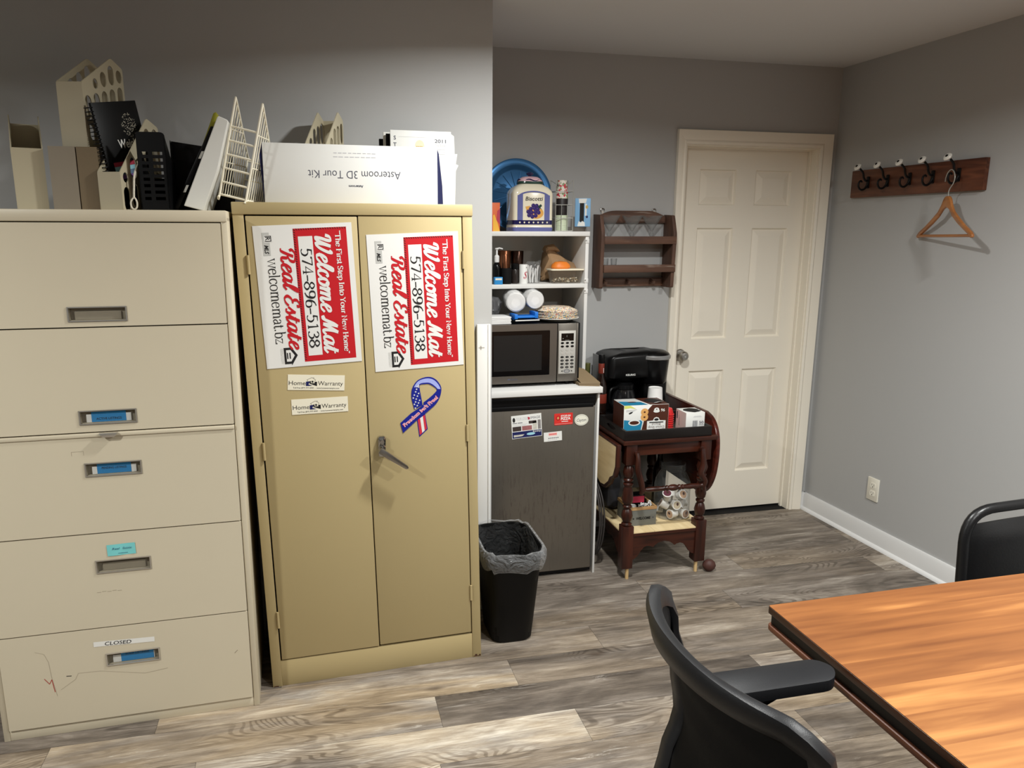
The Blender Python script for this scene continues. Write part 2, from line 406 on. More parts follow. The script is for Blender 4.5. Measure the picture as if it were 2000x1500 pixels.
b = MB(); b.box(-3.2, -3.3, 0, 3.1, -3.2, H, M_wall); struct(b.build('wall_front'), 'grey wall behind the viewer', 'wall')
b = MB(); b.box(-3.3, -3.3, 0, -3.2, 3.2, H, M_wall); struct(b.build('wall_far'), 'grey wall at the far left', 'wall')
b = MB(T)
b.prism([(0, 0), (-0.016, 0), (-0.016, 0.012), (-0.014, 0.088), (-0.009, 0.1), (0, 0.1)], -7.1, -0.001, M_base, 'XZ')
b.prism([(-0.016, 0), (-0.030, 0), (-0.028, 0.008), (-0.022, 0.015), (-0.016, 0.018)], -7.1, -0.001, M_base, 'XZ')
struct(b.build('baseboard_right'), 'white baseboard with shoe moulding along the right wall', 'baseboard')
b = MB(); b.box(2.7395, 3.606, 0, 2.7705, 3.62, 0.1, M_base); struct(b.build('baseboard_back'), 'short white baseboard between door casing and corner', 'baseboard')

# door casing with a stepped profile, and the jamb lining
def casing():
    b = MB(); xi0, xi1, xo0, xo1, zi, zo = 1.892, 2.668, 1.838, 2.739, 2.034, 2.104
    prof = [(0.0, 0.012), (0.012, 0.016), (0.022, 0.011), (0.05, 0.019), (0.0685, 0.021), (0.0705, 0.016)]   # distance from the opening, thickness
    path = [((xi0, 0), (-1, 0)), ((xi0, zi), (-1, 1)), ((xi1, zi), (1, 1)), ((xi1, 0), (1, 0))]
    P = []
    for (x, z), (dx, dz) in path:
        row = [(x, 3.6198, z)]
        for d, t in prof: row.append((x + dx * d * (0.054 / 0.0705 if dx < 0 else 1), 3.62 - t, z + dz * d))
        row.append((x + dx * 0.0705 * (0.054 / 0.0705 if dx < 0 else 1), 3.6198, z + dz * 0.0705)); P.append(row)
    b.grid(P, M_white); return b
struct(casing().build('trim_1', smooth=25), 'white stepped casing around the door', 'door casing')
b = MB(); b.box(1.892, 3.62, 0, 1.899, 3.76, 2.034, M_white).box(2.661, 3.62, 0, 2.668, 3.76, 2.034, M_white).box(1.899, 3.62, 2.028, 2.661, 3.76, 2.034, M_white)
b.box(1.899, 3.67, 0, 1.907, 3.688, 2.028, M_white).box(2.653, 3.67, 0, 2.661, 3.688, 2.028, M_white).box(1.907, 3.67, 2.02, 2.653, 3.688, 2.028, M_white)
struct(b.build('trim_2'), 'white jamb lining of the door opening', 'door jamb')
b = MB(); b.box(1.85, 3.77, 0, 2.7, 3.8, 2.1, M_dark); struct(b.build('wall_beyond'), 'dark space behind the door', 'wall')

def door_panel():
    b = MB(); y0, y1 = 3.69, 3.725; x0, x1, z0, z1 = 1.901, 2.659, 0.012, 2.026
    xs = [x0, 2.016, 2.230, 2.345, 2.563, x1]; zs = [z0, 0.235, 0.838, 1.017, 1.616, 1.735, 1.919, z1]
    for i in range(5):
        for j in range(7):
            a, c, e, f = xs[i], xs[i + 1], zs[j], zs[j + 1]
            if i in (1, 3) and j in (1, 3, 5):      # moulded raised panel
                rings = [(0, 0), (0.006, 0.012), (0.010, 0.0135), (0.040, 0.003), (0.043, 0.002)]
                vs, fs = [], []
                for d, h in rings: vs += [(a + d, y0 + h, e + d), (c - d, y0 + h, e + d), (c - d, y0 + h, f - d), (a + d, y0 + h, f - d)]
                for k in range(len(rings) - 1):
                    for q in range(4): fs.append((4 * k + q, 4 * k + (q + 1) % 4, 4 * k + 4 + (q + 1) % 4, 4 * k + 4 + q))
                n = 4 * (len(rings) - 1); fs.append((n, n + 1, n + 2, n + 3)); b.add(vs, fs, M_white)
            else: b.add([(a, y0, e), (c, y0, e), (c, y0, f), (a, y0, f)], [(0, 1, 2, 3)], M_white)
    b.add([(x0, y0, z0), (x1, y0, z0), (x1, y1, z0), (x0, y1, z0), (x0, y0, z1), (x1, y0, z1), (x1, y1, z1), (x0, y1, z1)], [(0, 3, 2, 1), (4, 5, 6, 7), (1, 2, 6, 5), (2, 3, 7, 6), (3, 0, 4, 7)], M_white)
    return b
M_nickel = mat('satin_nickel', (178, 174, 168), 0.28, metal=1.0, var=0.03)
M_chrome = mat('chrome', (210, 210, 208), 0.08, metal=1.0, var=0.02)
door = door_panel().build('door_1', smooth=0); struct(door, 'white six-panel door beside the corner', 'door')
b = MB(Matrix.Translation((1.955, 3.69, 0.932)) @ Matrix.Rotation(PI / 2, 4, 'X'))
b.lathe([(0, 0), (0.032, 0), (0.033, 0.004), (0.028, 0.009), (0.014, 0.012), (0.012, 0.026), (0.020, 0.034), (0.027, 0.044), (0.027, 0.053), (0.020, 0.061), (0.012, 0.063), (0.0, 0.062)], M_nickel, 32)
b.lathe([(0.007, 0.0635), (0.006, 0.0655), (0, 0.0655)], M_chrome, 16)
b.build('door_knob', door)

# ================================================================== filing cabinet
M_putty = mat('putty_enamel', (200, 190, 167), 0.42, spec=0.4, var=0.02, scale=5, bump=0.02, bscale=500)
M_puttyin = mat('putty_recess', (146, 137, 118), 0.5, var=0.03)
M_alu = mat('brushed_aluminium', (216, 213, 206), 0.32, metal=0.9, var=0.06, stretch=(1, 1, 30))
M_blue = mat('blue_index_card', (38, 128, 186), 0.6, var=0.03)
M_grub = mat('scuff', (158, 147, 126), 0.6, var=0.15, scale=40)
M_black = mat('black_ink', (22, 20, 20), 0.7, var=0.02)
M_paper = mat('white_paper', (222, 221, 215), 0.7, var=0.02)
M_clear = film('clear_window', (120, 122, 120), 0.04, 0.08, edge=0.12)
FW, FH, FD = 0.778, 1.654, 0.46
fc = thing('filing_cabinet', 'tall putty-coloured five-drawer lateral filing cabinet at far left', 'filing cabinet', (-1.016, 2.375, 0), 0.0199)
b = MB()
b.box(0, 0.004, 0, 0.018, FD, FH - 0.02, M_putty, 0.002).box(FW - 0.018, 0.004, 0, FW, FD, FH - 0.02, M_putty, 0.002)
b.box(0, 0, FH - 0.034, FW, FD, FH, M_putty, 0.004).box(0.018, 0.006, 0, FW - 0.018, 0.03, 0.034, M_putty, 0.002)
b.box(0.018, FD - 0.01, 0.03, FW - 0.018, FD - 0.001, FH - 0.034, M_putty).box(0.019, 0.035, 0.036, FW - 0.019, FD - 0.011, FH - 0.035, M_dark)
b.build('body', fc)
def handle(parent, z0, cap, note=None):
    hx0, hx1 = 0.320, 0.480
    b = MB()
    b.prism([(hx0, z0), (hx1, z0), (hx1, z0 + 0.044), (hx0, z0 + 0.044)], -0.0025, 0.003, M_alu, 'XZ', holes=[[(hx0 + 0.0035, z0 + 0.0035), (hx1 - 0.0035, z0 + 0.0035), (hx1 - 0.0035, z0 + 0.0405), (hx0 + 0.0035, z0 + 0.0405)]])
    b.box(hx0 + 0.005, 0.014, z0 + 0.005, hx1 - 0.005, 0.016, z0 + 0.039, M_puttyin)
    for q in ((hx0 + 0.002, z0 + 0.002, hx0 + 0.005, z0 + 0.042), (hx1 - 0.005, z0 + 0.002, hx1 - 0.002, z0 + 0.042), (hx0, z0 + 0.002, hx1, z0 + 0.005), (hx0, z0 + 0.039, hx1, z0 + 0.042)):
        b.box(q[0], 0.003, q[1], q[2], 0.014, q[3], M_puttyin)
    b.box(hx0 + 0.018, 0.009, z0 + 0.0055, hx1 - 0.018, 0.0105, z0 + 0.030, M_paper if cap else M_puttyin)
    o = b.build('label_holder', parent)
    b = MB(); b.box(hx0 + 0.006, 0.0050, z0 + 0.0055, hx1 - 0.006, 0.0055, z0 + 0.032, M_clear); b.build('label_window', parent)
    if cap:
        b = MB(Matrix.Translation((hx0, 0.0085, z0)) @ Matrix.Rotation(PI / 2, 4, 'X'))
        x0, x1 = (0.032, 0.128) if cap != 'SOLD LISTINGS' else (0.042, 0.140)
        b.rect(x0, 0.006, x1, 0.037, M_blue); b.text(cap, (x0 + x1) / 2, 0.012 if cap == 'ACTIVE LISTINGS' else 0.02 if cap != 'SOLD LISTINGS' else 0.028, 0.0072, M_black, 0.0003, 0.07, 0.01, align='CENTER')
        b.build('index_card', parent)
ZS = [0.036, 0.357, 0.675, 0.998, 1.316, 1.619]
HZ = [0.222, 0.542, 0.859, 1.0225, 1.333]
LB = ['SOLD LISTINGS', None, 'PENDING LISTINGS', 'ACTIVE LISTINGS', None]
for k in range(5):
    z0, z1 = ZS[k] + 0.002, ZS[k + 1] - 0.002
    b = MB(); hz = HZ[k]
    front = rnd([(0.0195, z0), (FW - 0.0195, z0), (FW - 0.0195, z1), (0.0195, z1)], 0.002, 2)
    b.prism(front, 0.0, 0.018, M_putty, 'XZ', holes=[[(0.322, hz + 0.002), (0.478, hz + 0.002), (0.478, hz + 0.042), (0.322, hz + 0.042)]])
    if k == 2: b.box(0.0195, -0.004, z1 - 0.012, FW - 0.0195, 0.0, z1, M_putty, 0.0015)
    F = Matrix.Rotation(PI / 2, 4, 'X')
    if k == 0:
        M_red = mat('red_crayon', (168, 74, 66), 0.7); M_pencil = mat('pencil_mark', (164, 152, 132), 0.7)
        b.T = F
        for pts, mm in ((((0.137, 0.205), (0.150, 0.185), (0.158, 0.20), (0.160, 0.18), (0.163, 0.155)), M_red), (((0.12, 0.30), (0.145, 0.29), (0.155, 0.26), (0.158, 0.21), (0.168, 0.14)), M_pencil), (((0.20, 0.205), (0.215, 0.204)), M_black), (((0.18, 0.16), (0.225, 0.19), (0.235, 0.21), (0.30, 0.208), (0.36, 0.195), (0.43, 0.18), (0.5, 0.188)), M_pencil), (((0.71, 0.21), (0.72, 0.22)), M_grub)):
            for p, q in zip(pts, pts[1:]):
                d = (Vector(q) - Vector(p)).normalized(); n = Vector((-d.y, d.x)) * (0.0006 if mm is M_pencil else 0.0012)
                b.poly([(p[0] - n.x, p[1] - n.y), (q[0] - n.x, q[1] - n.y), (q[0] + n.x, q[1] + n.y), (p[0] + n.x, p[1] + n.y)], mm, 0.0003)
        b.T = Matrix()
    if k == 1:
        b.T = F
        for i in range(5): b.rect(0.315 + 0.015 * i, 0.478 + 0.002 * (i % 2), 0.327 + 0.015 * i, 0.4795 + 0.002 * (i % 2), M_grub, 0.0002)
        b.T = Matrix()
    if k == 2:
        b.T = F; b.rect(0.288, 0.940, 0.322, 0.9412, M_grub, 0.0002).rect(0.288, 0.928, 0.2892, 0.940, M_grub, 0.0002).rect(0.321, 0.928, 0.322, 0.940, M_grub, 0.0002); b.T = Matrix()
    dr = b.build('drawer', fc, smooth=25)
    handle(dr, hz, LB[k])
    if k == 2:
        b = MB(); b.prism([(0.372, z1 + 0.001), (0.424, z1 + 0.001), (0.418, z1 - 0.008), (0.414, z1 - 0.012), (0.384, z1 - 0.012), (0.378, z1 - 0.008)], -0.017, -0.0045, M_alu, 'XZ', bev=0.0015); b.build('latch', dr)
    if k == 0:
        b = MB(F @ Matrix.Translation((0.378, 0.300, 0.0006)) @ Matrix.Rotation(-0.055, 4, 'Z') if False else Matrix.Translation((0.378, -0.0006, 0.300)) @ Matrix.Rotation(PI / 2, 4, 'X') @ Matrix.Rotation(-0.03, 4, 'Z'))
        b.rect(-0.09, -0.0085, 0.09, 0.0085, M_paper); 
        b.text('CLOSED', -0.057, -0.006, 0.0125, M_black, 0.0004, 0.078, 0.006, 0.15); tag(b.build('tape_label', dr), 'white tape label reading CLOSED')
M_cyan = mat('cyan_note_paper', (120, 200, 200), 0.75, var=0.03)
M_inkb = mat('blue_ink', (44, 88, 120), 0.7)
b = MB(Matrix.Rotation(PI / 2, 4, 'X'))
b.grid([[(-0.041 + 0.0082 * i, -0.0185 + 0.037 * j, 0.0008 + 0.0008 * math.sin(i * 0.7)) for j in (0, 1)] for i in range(11)], M_cyan)
for j, wds in enumerate((('Real', 'Estate'),)):
    for i, wd_ in enumerate(wds): b.text(wd_, -0.026 + 0.03 * i + 0.014 * j, 0.001 - 0.012 * j, 0.0075, M_inkb, 0.0022, 0.022 + 0.004 * i, 0, 0.3)
b.rect(-0.010, -0.012, 0.018, -0.0108, M_inkb, 0.002)
P_ = Matrix.Translation((-1.016, 2.375, 0)) @ Matrix.Rotation(0.0199, 4, 'Z')
solo('sticky_note', b, 'cyan sticky note above the handle of the second-lowest filing drawer', 'note', mw=P_ @ Matrix.Translation((0.398, -0.0004, 0.6165)) @ Matrix.Rotation(-0.02, 4, 'Y'))

# ================================================================== two-door storage cabinet (racked slightly to the left)
M_olive = mat('tan_enamel', (171, 154, 113), 0.40, spec=0.4, var=0.02, scale=4, bump=0.015, bscale=500)
M_rust = mat('rusty_chip', (70, 44, 30), 0.8, var=0.3, scale=60)
SH = -0.0198
CW, CH, CDp = 0.774, 1.683, 0.372
mc = thing('storage_cabinet', 'tan metal storage cabinet with two doors and red signs', 'cabinet', (-0.198, 2.487, 0), 0.0376)
b = MB()
b.box(0, 0, 0, 0.033, 0.03, CH - 0.038, M_olive, 0.001).box(0.735, 0, 0, CW - 0.006, 0.03, CH - 0.038, M_olive, 0.001)
b.box(-0.001, -0.004, CH - 0.038, CW - 0.004, CDp, CH, M_olive, 0.003)
b.box(0.033, 0.002, 0, 0.735, 0.028, 0.098, M_olive, 0.001)
b.box(0, 0.03, 0.005, 0.004, CDp, CH - 0.03, M_olive).box(CW - 0.010, 0.03, 0.005, CW - 0.006, CDp, CH - 0.03, M_olive).box(0, CDp - 0.004, 0.005, CW - 0.006, CDp, CH - 0.03, M_olive)
b.box(0.034, 0.022, 0.099, 0.734, CDp - 0.01, CH - 0.04, M_dark)
for q in ((0.738, 0.003, 0.766, 0.006), (0.744, 0.006, 0.752, 0.012), (0.76, 0.004, 0.766, 0.010), (0.004, 0.0, 0.02, 0.004)): b.box(q[0], -0.0006, q[1], q[2], 0.001, q[3], M_rust)
b.build('body', mc, shear=SH)
def cdoor(x0, x1, z0, z1, hx, hinge_z):
    b = MB(); b.box(x0, 0.0, z0, x1, 0.020, z1, M_olive, 0.0025)
    d = b.build('door', mc, shear=SH)
    for z in hinge_z:
        b = MB(); b.cyl((hx, -0.003, z - 0.03), (hx, -0.003, z + 0.03), 0.0045, M_olive, seg=10); b.box(hx - 0.004, -0.001, z - 0.002, hx + 0.004, 0.001, z + 0.03, M_olive)
        b.build('hinge', d, shear=SH)
    return d
cdoor(0.0375, 0.383, 0.103, CH - 0.042, 0.036, (1.49, 0.875, 0.26))
d2 = cdoor(0.3865, 0.7315, 0.107, CH - 0.040, 0.7335, (1.50, 0.89, 0.27))
b = MB(Matrix.Translation((0.427, 0, 0.865)))
b.prism(rnd([(-0.012, -0.034), (0.011, -0.034), (0.013, 0.03), (0.009, 0.037), (-0.01, 0.037), (-0.013, 0.03)], 0.004), -0.014, 0.0, M_chrome, 'XZ', bev=0.003)
b.prism(rnd([(-0.009, -0.032), (0.01, -0.032), (0.011, 0.006), (-0.01, 0.006)], 0.004), -0.024, -0.012, M_chrome, 'XZ', bev=0.002)
b.cyl((0, -0.012, -0.012), (0, -0.036, -0.012), 0.009, M_chrome, seg=20).cyl((0, -0.014, 0.018), (0, -0.018, 0.018), 0.007, M_chrome, seg=20)
b.build('lock_plate', d2, shear=None)
d2.children[-1].location.x = SH * 0.865
b = MB(Matrix.Translation((0.427 + SH * 0.865, -0.045, 0.853)) @ Matrix.Rotation(0.64, 4, 'Y'))
b.prism(rnd([(-0.016, -0.010), (0.02, -0.010), (0.1, -0.0065), (0.105, 0), (0.1, 0.0065), (0.02, 0.010), (-0.016, 0.010)], 0.004), -0.006, 0.006, M_nickel, 'XZ', bev=0.003)
b.cyl((0, 0.0, 0), (0, 0.012, 0), 0.008, M_nickel)
b.build('lever_handle', d2)
# ================================================================== lettering skeletons (drawn with a broad pen)
SERIF = {
'5': (.5, ['l .41 .68 .15 .68 .11 .39', 'c .11 .39 .22 .44 .35 .39 .42 .22 .33 .04 .18 -.01 .06 .05']),
'7': (.5, ['l .05 .67 .45 .67 .2 0', 'l .05 .67 .05 .58']), '4': (.5, ['l .34 0 .34 .68 .04 .2 .46 .2', 's .34 .01 .1']), '-': (.34, ['l .05 .22 .05 .26 .29 .26 .29 .22']),
'8': (.5, ['c .25 .37 .12 .44 .1 .56 .25 .69 .4 .56 .38 .45 .25 .37 .09 .26 .07 .11 .25 -.01 .43 .11 .41 .26 .25 .37']),
'9': (.5, ['c .42 .5 .37 .34 .24 .29 .11 .35 .07 .5 .12 .64 .25 .69 .38 .64 .43 .48 .41 .3 .31 .1 .12 -.01']),
'6': (.5, ['c .08 .18 .13 .34 .26 .39 .39 .33 .43 .18 .38 .04 .25 -.01 .12 .04 .07 .2 .09 .38 .19 .58 .38 .69']),
'1': (.42, ['l .1 .6 .22 .68 .22 0', 's .22 .01 .1']), '3': (.5, ['c .08 .58 .24 .69 .39 .6 .38 .45 .2 .37', 'c .2 .37 .4 .31 .43 .14 .28 -.01 .12 .0 .06 .07']),
'w': (.72, ['l .05 .46 .2 0 .36 .44 .52 0 .67 .46', 's .06 .46 .08', 's .66 .46 .07', 's .36 .46 .07']),
'e': (.46, ['l .07 .27 .41 .27', 'c .41 .27 .37 .42 .24 .47 .1 .4 .05 .23 .1 .05 .25 -.01 .41 .09']),
'l': (.27, ['l .13 .72 .13 0', 's .13 .01 .1', 's .1 .71 .05']), 'c': (.44, ['c .38 .36 .34 .45 .24 .47 .1 .4 .05 .23 .1 .05 .24 -.01 .4 .1']),
'o': (.5, ['c .25 .47 .1 .4 .05 .23 .1 .06 .25 -.01 .4 .06 .45 .23 .4 .4 .25 .47']),
'm': (.8, ['l .13 .46 .13 0', 'c .13 .34 .2 .44 .3 .47 .38 .42 .4 .3', 'l .4 .32 .4 0', 'c .4 .34 .47 .44 .57 .47 .65 .42 .67 .3', 'l .67 .32 .67 0', 's .13 .01 .09', 's .4 .01 .09', 's .67 .01 .09', 's .1 .45 .05']),
'n': (.54, ['l .13 .46 .13 0', 'c .13 .34 .2 .44 .3 .47 .39 .42 .41 .3', 'l .41 .32 .41 0', 's .13 .01 .09', 's .41 .01 .09', 's .1 .45 .05']),
'a': (.44, ['c .08 .37 .14 .46 .23 .47 .32 .42 .34 .32', 'l .34 .34 .34 .06 .42 .0', 'c .34 .28 .14 .22 .06 .1 .14 -.01 .26 .03 .34 .12']),
't': (.3, ['l .14 .6 .14 .08', 'c .14 .1 .16 .01 .22 -.01 .29 .05', 'l .03 .45 .27 .45']), '.': (.24, ['d .12 .04 .055']),
'b': (.5, ['l .11 .72 .11 .02', 'c .11 .36 .18 .45 .28 .47 .4 .4 .45 .23 .4 .06 .27 -.01 .16 .02 .11 .1', 's .08 .71 .05']),
'z': (.44, ['l .06 .38 .06 .45 .38 .45 .05 .01 .39 .01 .39 .1']),
'h': (.54, ['l .12 .72 .12 0', 'c .12 .33 .2 .44 .3 .47 .39 .42 .41 .3', 'l .41 .32 .41 0', 's .12 .01 .09', 's .41 .01 .09', 's .09 .71 .05']),
'i': (.26, ['l .13 .46 .13 0', 'd .13 .64 .06', 's .13 .01 .09', 's .1 .45 .05']), 'r': (.37, ['l .12 .46 .12 0', 'c .12 .32 .18 .43 .26 .46 .33 .4', 's .12 .01 .09', 's .09 .45 .05']),
's': (.38, ['c .32 .38 .24 .47 .12 .44 .08 .35 .18 .26 .3 .18 .32 .08 .22 -.01 .1 .02 .05 .1']),
'p': (.5, ['l .11 .46 .11 -.22', 'c .11 .36 .18 .45 .28 .47 .4 .4 .45 .23 .4 .06 .27 -.01 .16 .02 .11 .1', 's .11 -.21 .09', 's .08 .45 .05']),
'u': (.54, ['l .12 .46 .12 .14', 'c .12 .18 .15 .04 .25 -.01 .35 .05 .41 .14', 'l .41 .46 .41 0', 's .09 .45 .05', 's .44 .01 .05']),
'T': (.6, ['l .05 .56 .05 .67 .55 .67 .55 .56', 'l .3 .67 .3 0', 's .3 .01 .12']), 'F': (.55, ['l .13 .68 .13 0', 'l .05 .67 .5 .67 .5 .55', 'l .13 .36 .38 .36', 's .13 .01 .1']),
'S': (.52, ['c .44 .56 .34 .68 .18 .67 .08 .54 .16 .41 .34 .31 .45 .16 .34 .01 .17 .0 .06 .12']), 'I': (.32, ['l .16 .68 .16 0', 's .16 .01 .12', 's .16 .67 .12']),
'Y': (.62, ['l .07 .67 .3 .33 .54 .67', 'l .3 .35 .3 0', 's .3 .01 .1', 's .08 .67 .1', 's .53 .67 .09']), 'N': (.68, ['l .12 0 .12 .67 .55 .02 .55 .67', 's .12 .01 .09', 's .55 .67 .09', 's .08 .67 .06']),
'H': (.7, ['l .13 .68 .13 0', 'l .55 .68 .55 0', 'l .13 .35 .55 .35', 's .13 .01 .1', 's .13 .67 .1', 's .55 .01 .1', 's .55 .67 .1']),
'"': (.36, ['d .1 .62 .07', 'd .25 .62 .07', 'l .07 .6 .12 .7', 'l .22 .6 .27 .7']), ' ': (.24, [])}
SCRIPT = {k: SERIF[k] for k in ' '}
SCRIPT.update({
'e': (.42, ['c .02 .1 .2 .22 .36 .34 .3 .45 .18 .4 .09 .2 .14 .02 .28 0 .44 .14']), 'l': (.3, ['c .02 .1 .2 .4 .3 .66 .22 .7 .13 .45 .1 .15 .16 0 .32 .14']),
'c': (.38, ['c .32 .36 .24 .45 .12 .36 .07 .18 .13 .02 .26 .0 .4 .14']), 'o': (.42, ['c .24 .44 .1 .36 .06 .18 .14 0 .28 .04 .36 .22 .3 .4 .22 .44 .28 .34 .44 .38']),
'm': (.74, ['c .0 .36 .08 .45 .11 .3 .08 0', 'c .1 .18 .2 .42 .31 .43 .33 .25 .3 0', 'c .32 .18 .42 .42 .54 .43 .56 .25 .54 .08 .62 .0 .76 .14']),
'n': (.54, ['c .0 .36 .08 .45 .11 .3 .08 0', 'c .1 .18 .22 .42 .34 .43 .36 .25 .34 .08 .42 .0 .56 .14']),
'a': (.48, ['c .36 .38 .26 .45 .12 .36 .06 .16 .12 .01 .22 .02 .34 .2 .38 .42', 'c .39 .44 .34 .12 .4 .0 .5 .14']), 't': (.34, ['c .02 .1 .14 .4 .2 .64', 'l .2 .64 .12 .14', 'c .12 .16 .14 .0 .22 0 .36 .14', 'l .06 .44 .34 .47']),
's': (.36, ['c .0 .12 .16 .36 .22 .47', 'c .2 .46 .22 .3 .28 .14 .2 0 .08 .04']),
'W': (.84, ['c .0 .46 .04 .64 .16 .7 .22 .58 .18 .25 .2 0 .32 .12 .46 .68', 'c .46 .68 .42 .3 .46 0 .62 .15 .74 .5 .74 .7 .66 .6']),
'M': (.86, ['c .0 .12 .06 0 .14 .1 .26 .5 .36 .7', 'c .36 .7 .34 .4 .36 .02', 'c .36 .02 .48 .35 .64 .7', 'c .64 .7 .6 .4 .62 .1 .7 -.01 .84 .12']),
'R': (.64, ['c .06 .44 .0 .56 .1 .68 .3 .7 .5 .64 .5 .46 .36 .36 .24 .36', 'c .28 .62 .22 .3 .14 .04 .02 .02', 'c .3 .36 .4 .28 .44 .06 .54 .0 .64 .12']),
'E': (.56, ['c .46 .56 .44 .68 .3 .69 .18 .58 .22 .42 .36 .37', 'c .36 .37 .16 .32 .06 .14 .18 -.01 .36 .02 .5 .16'])})

# ================================================================== signs and magnets on the tan doors
M_signw = mat('sign_white', (214, 213, 209), 0.35, var=0.015); M_signr = mat('sign_red', (180, 28, 36), 0.4, var=0.03)
M_signg = mat('sign_grey', (176, 176, 172), 0.5); M_hatch = mat('sign_hatch', (78, 20, 24), 0.5); M_cream = mat('magnet_cream', (222, 216, 196), 0.4, var=0.02)
M_navy = mat('navy_print', (24, 30, 82), 0.5)
MCM = Matrix.Translation((-0.198, 2.487, 0)) @ Matrix.Rotation(0.0376, 4, 'Z')
def on_door(x, z, rot=0.0, lift=0.0):
    """frame lying on the front of the tan doors: X along reading direction, Y up, Z out of the door"""
    return MCM @ Matrix.Translation((x, -lift, z)) @ Matrix.Rotation(PI / 2, 4, 'X') @ Matrix.Rotation(rot, 4, 'Z')
def yard_sign():
    b = MB(); W, Hh = 0.457, 0.308
    b.box(-W / 2, -Hh / 2, 0, W / 2, Hh / 2, 0.0012, M_signw)
    b.T = Matrix.Translation((-W / 2, -Hh / 2, 0.0014))
    b.rect(0.013, 0.122, 0.443, 0.290, M_signr)
    for i in range(56):
        x = 0.014 + i * 0.0076; b.poly([(x, 0.1225), (x + 0.0035, 0.1225), (x + 0.0065, 0.1285), (x + 0.003, 0.1285)], M_hatch, 0.0002)
    for i in range(21):
        y = 0.130 + i * 0.0076; b.poly([(0.0132, y), (0.0132, y + 0.0035), (0.0185, y + 0.0065), (0.0185, y + 0.003)], M_hatch, 0.0002)
    b.rect(0.038, 0.136, 0.424, 0.181, M_signw, 0.0002)
    b.pen('574-896-5138', 0.074, 0.1425, 0.0465, M_black, SERIF, 0.0004, w=0.325, wmax=0.105, wmin=0.04)
    b.pen('Welcome Mat', 0.030, 0.190, 0.068, M_signw, SCRIPT, 0.0004, w=0.386, wmax=0.15, wmin=0.065, shear=0.22)
    b.pen('"The First Step Into Your New Home"', 0.024, 0.2535, 0.0235, M_signw, SERIF, 0.0004, w=0.404, wmax=0.15, wmin=0.06)
    b.pen('Real Estate', 0.070, 0.078, 0.062, M_signr, SCRIPT, 0.0002, w=0.325, wmax=0.14, wmin=0.055, shear=0.22)
    b.pen('welcomemat.bz', 0.103, 0.036, 0.047, M_black, SERIF, 0.0002, w=0.275, wmax=0.085, wmin=0.03)
    b.rect(0.022, 0.026, 0.094, 0.048, M_signg, 0.0002); b.rect(0.030, 0.032, 0.052, 0.056, M_signw, 0.0003)
    for q in ((0.032, 0.034, 0.0345, 0.054), (0.0475, 0.034, 0.050, 0.054), (0.032, 0.0515, 0.050, 0.054)): b.rect(*q, M_black, 0.0005)
    b.text('R', 0.041, 0.036, 0.015, M_black, 0.0005, 0.011, 0.02, align='CENTER'); b.text('MLS', 0.0745, 0.031, 0.0125, M_black, 0.0005, 0.028, 0.03, 0.3, 'CENTER')
    ho = [(0.392, 0.058), (0.446, 0.058), (0.446, 0.080), (0.4515, 0.080), (0.419, 0.101), (0.3865, 0.080), (0.392, 0.080)]
    b.poly(ho, M_black, 0.0002); b.poly([(0.4, 0.065), (0.438, 0.065), (0.438, 0.079), (0.419, 0.0915), (0.4, 0.079)], M_signw, 0.0003)
    b.rect(0.409, 0.0665, 0.429, 0.0705, M_black, 0.0005).rect(0.409, 0.0745, 0.429, 0.0785, M_black, 0.0005)
    b.text('EQUAL HOUSING', 0.419, 0.0525, 0.0035, M_signg, 0.0003, 0.05, align='CENTER'); b.text('OPPORTUNITY', 0.419, 0.0475, 0.0035, M_signg, 0.0003, 0.05, align='CENTER')
    return b
sg = yard_sign()
s1 = solo('real_estate_sign', sg, 'red and white real estate sign turned sideways on the left tan door', 'sign', group='real estate signs on the tan doors', mw=on_door(0.188, 1.388, -PI / 2 + 0.044, 0.0006))
s2 = copy_tree(s1, label='red and white real estate sign turned sideways on the right tan door, above the ribbon'); s2.matrix_world = on_door(0.541, 1.361, -PI / 2 + 0.04, 0.0006)
g_ = 'cream house magnets on the left tan door'
def warranty_magnet():
    b = MB(); W, Hh = 0.185, 0.052
    b.box(-W / 2, -Hh / 2, 0, W / 2, Hh / 2, 0.001, M_cream); z = 0.0012
    b.text('Home', -0.089, -0.009, 0.0150, M_black, z, 0.054); b.text('Warranty', 0.005, -0.009, 0.0150, M_black, z, 0.082)
    b.text('Toll Free (877) 977-4949  -  www.homewarrantyinc.com', 0.0, -0.0205, 0.0048, M_black, z, 0.15, 0.01, align='CENTER')
    b.poly([(-0.034, -0.012), (-0.012, -0.011), (-0.026, -0.006), (-0.022, 0.0), (-0.022, 0.004), (-0.034, 0.003)], M_navy, z)
    b.poly([(-0.022, -0.004), (0.002, -0.012), (0.002, 0.003), (-0.006, 0.003), (-0.006, -0.002), (-0.018, -0.002), (-0.018, 0.005), (-0.022, 0.005)], M_black, z)
    for p, q in (((-0.031, 0.009), (-0.015, 0.017)), ((-0.015, 0.017), (-0.007, 0.0125)), ((-0.007, 0.0125), (-0.003, 0.0085)), ((-0.031, 0.009), (-0.027, 0.004)), ((-0.009, 0.0145), (-0.009, 0.018)), ((-0.003, 0.0085), (-0.006, 0.004))):
        d = (Vector(q) - Vector(p)).normalized() * 0.0005; b.poly([(p[0] + d.y, p[1] - d.x), (q[0] + d.y, q[1] - d.x), (q[0] - d.y, q[1] + d.x), (p[0] - d.y, p[1] + d.x)], M_black, z)
    b.rect(-0.016, 0.0, -0.010, 0.006, M_black, z + 0.0001)
    return b
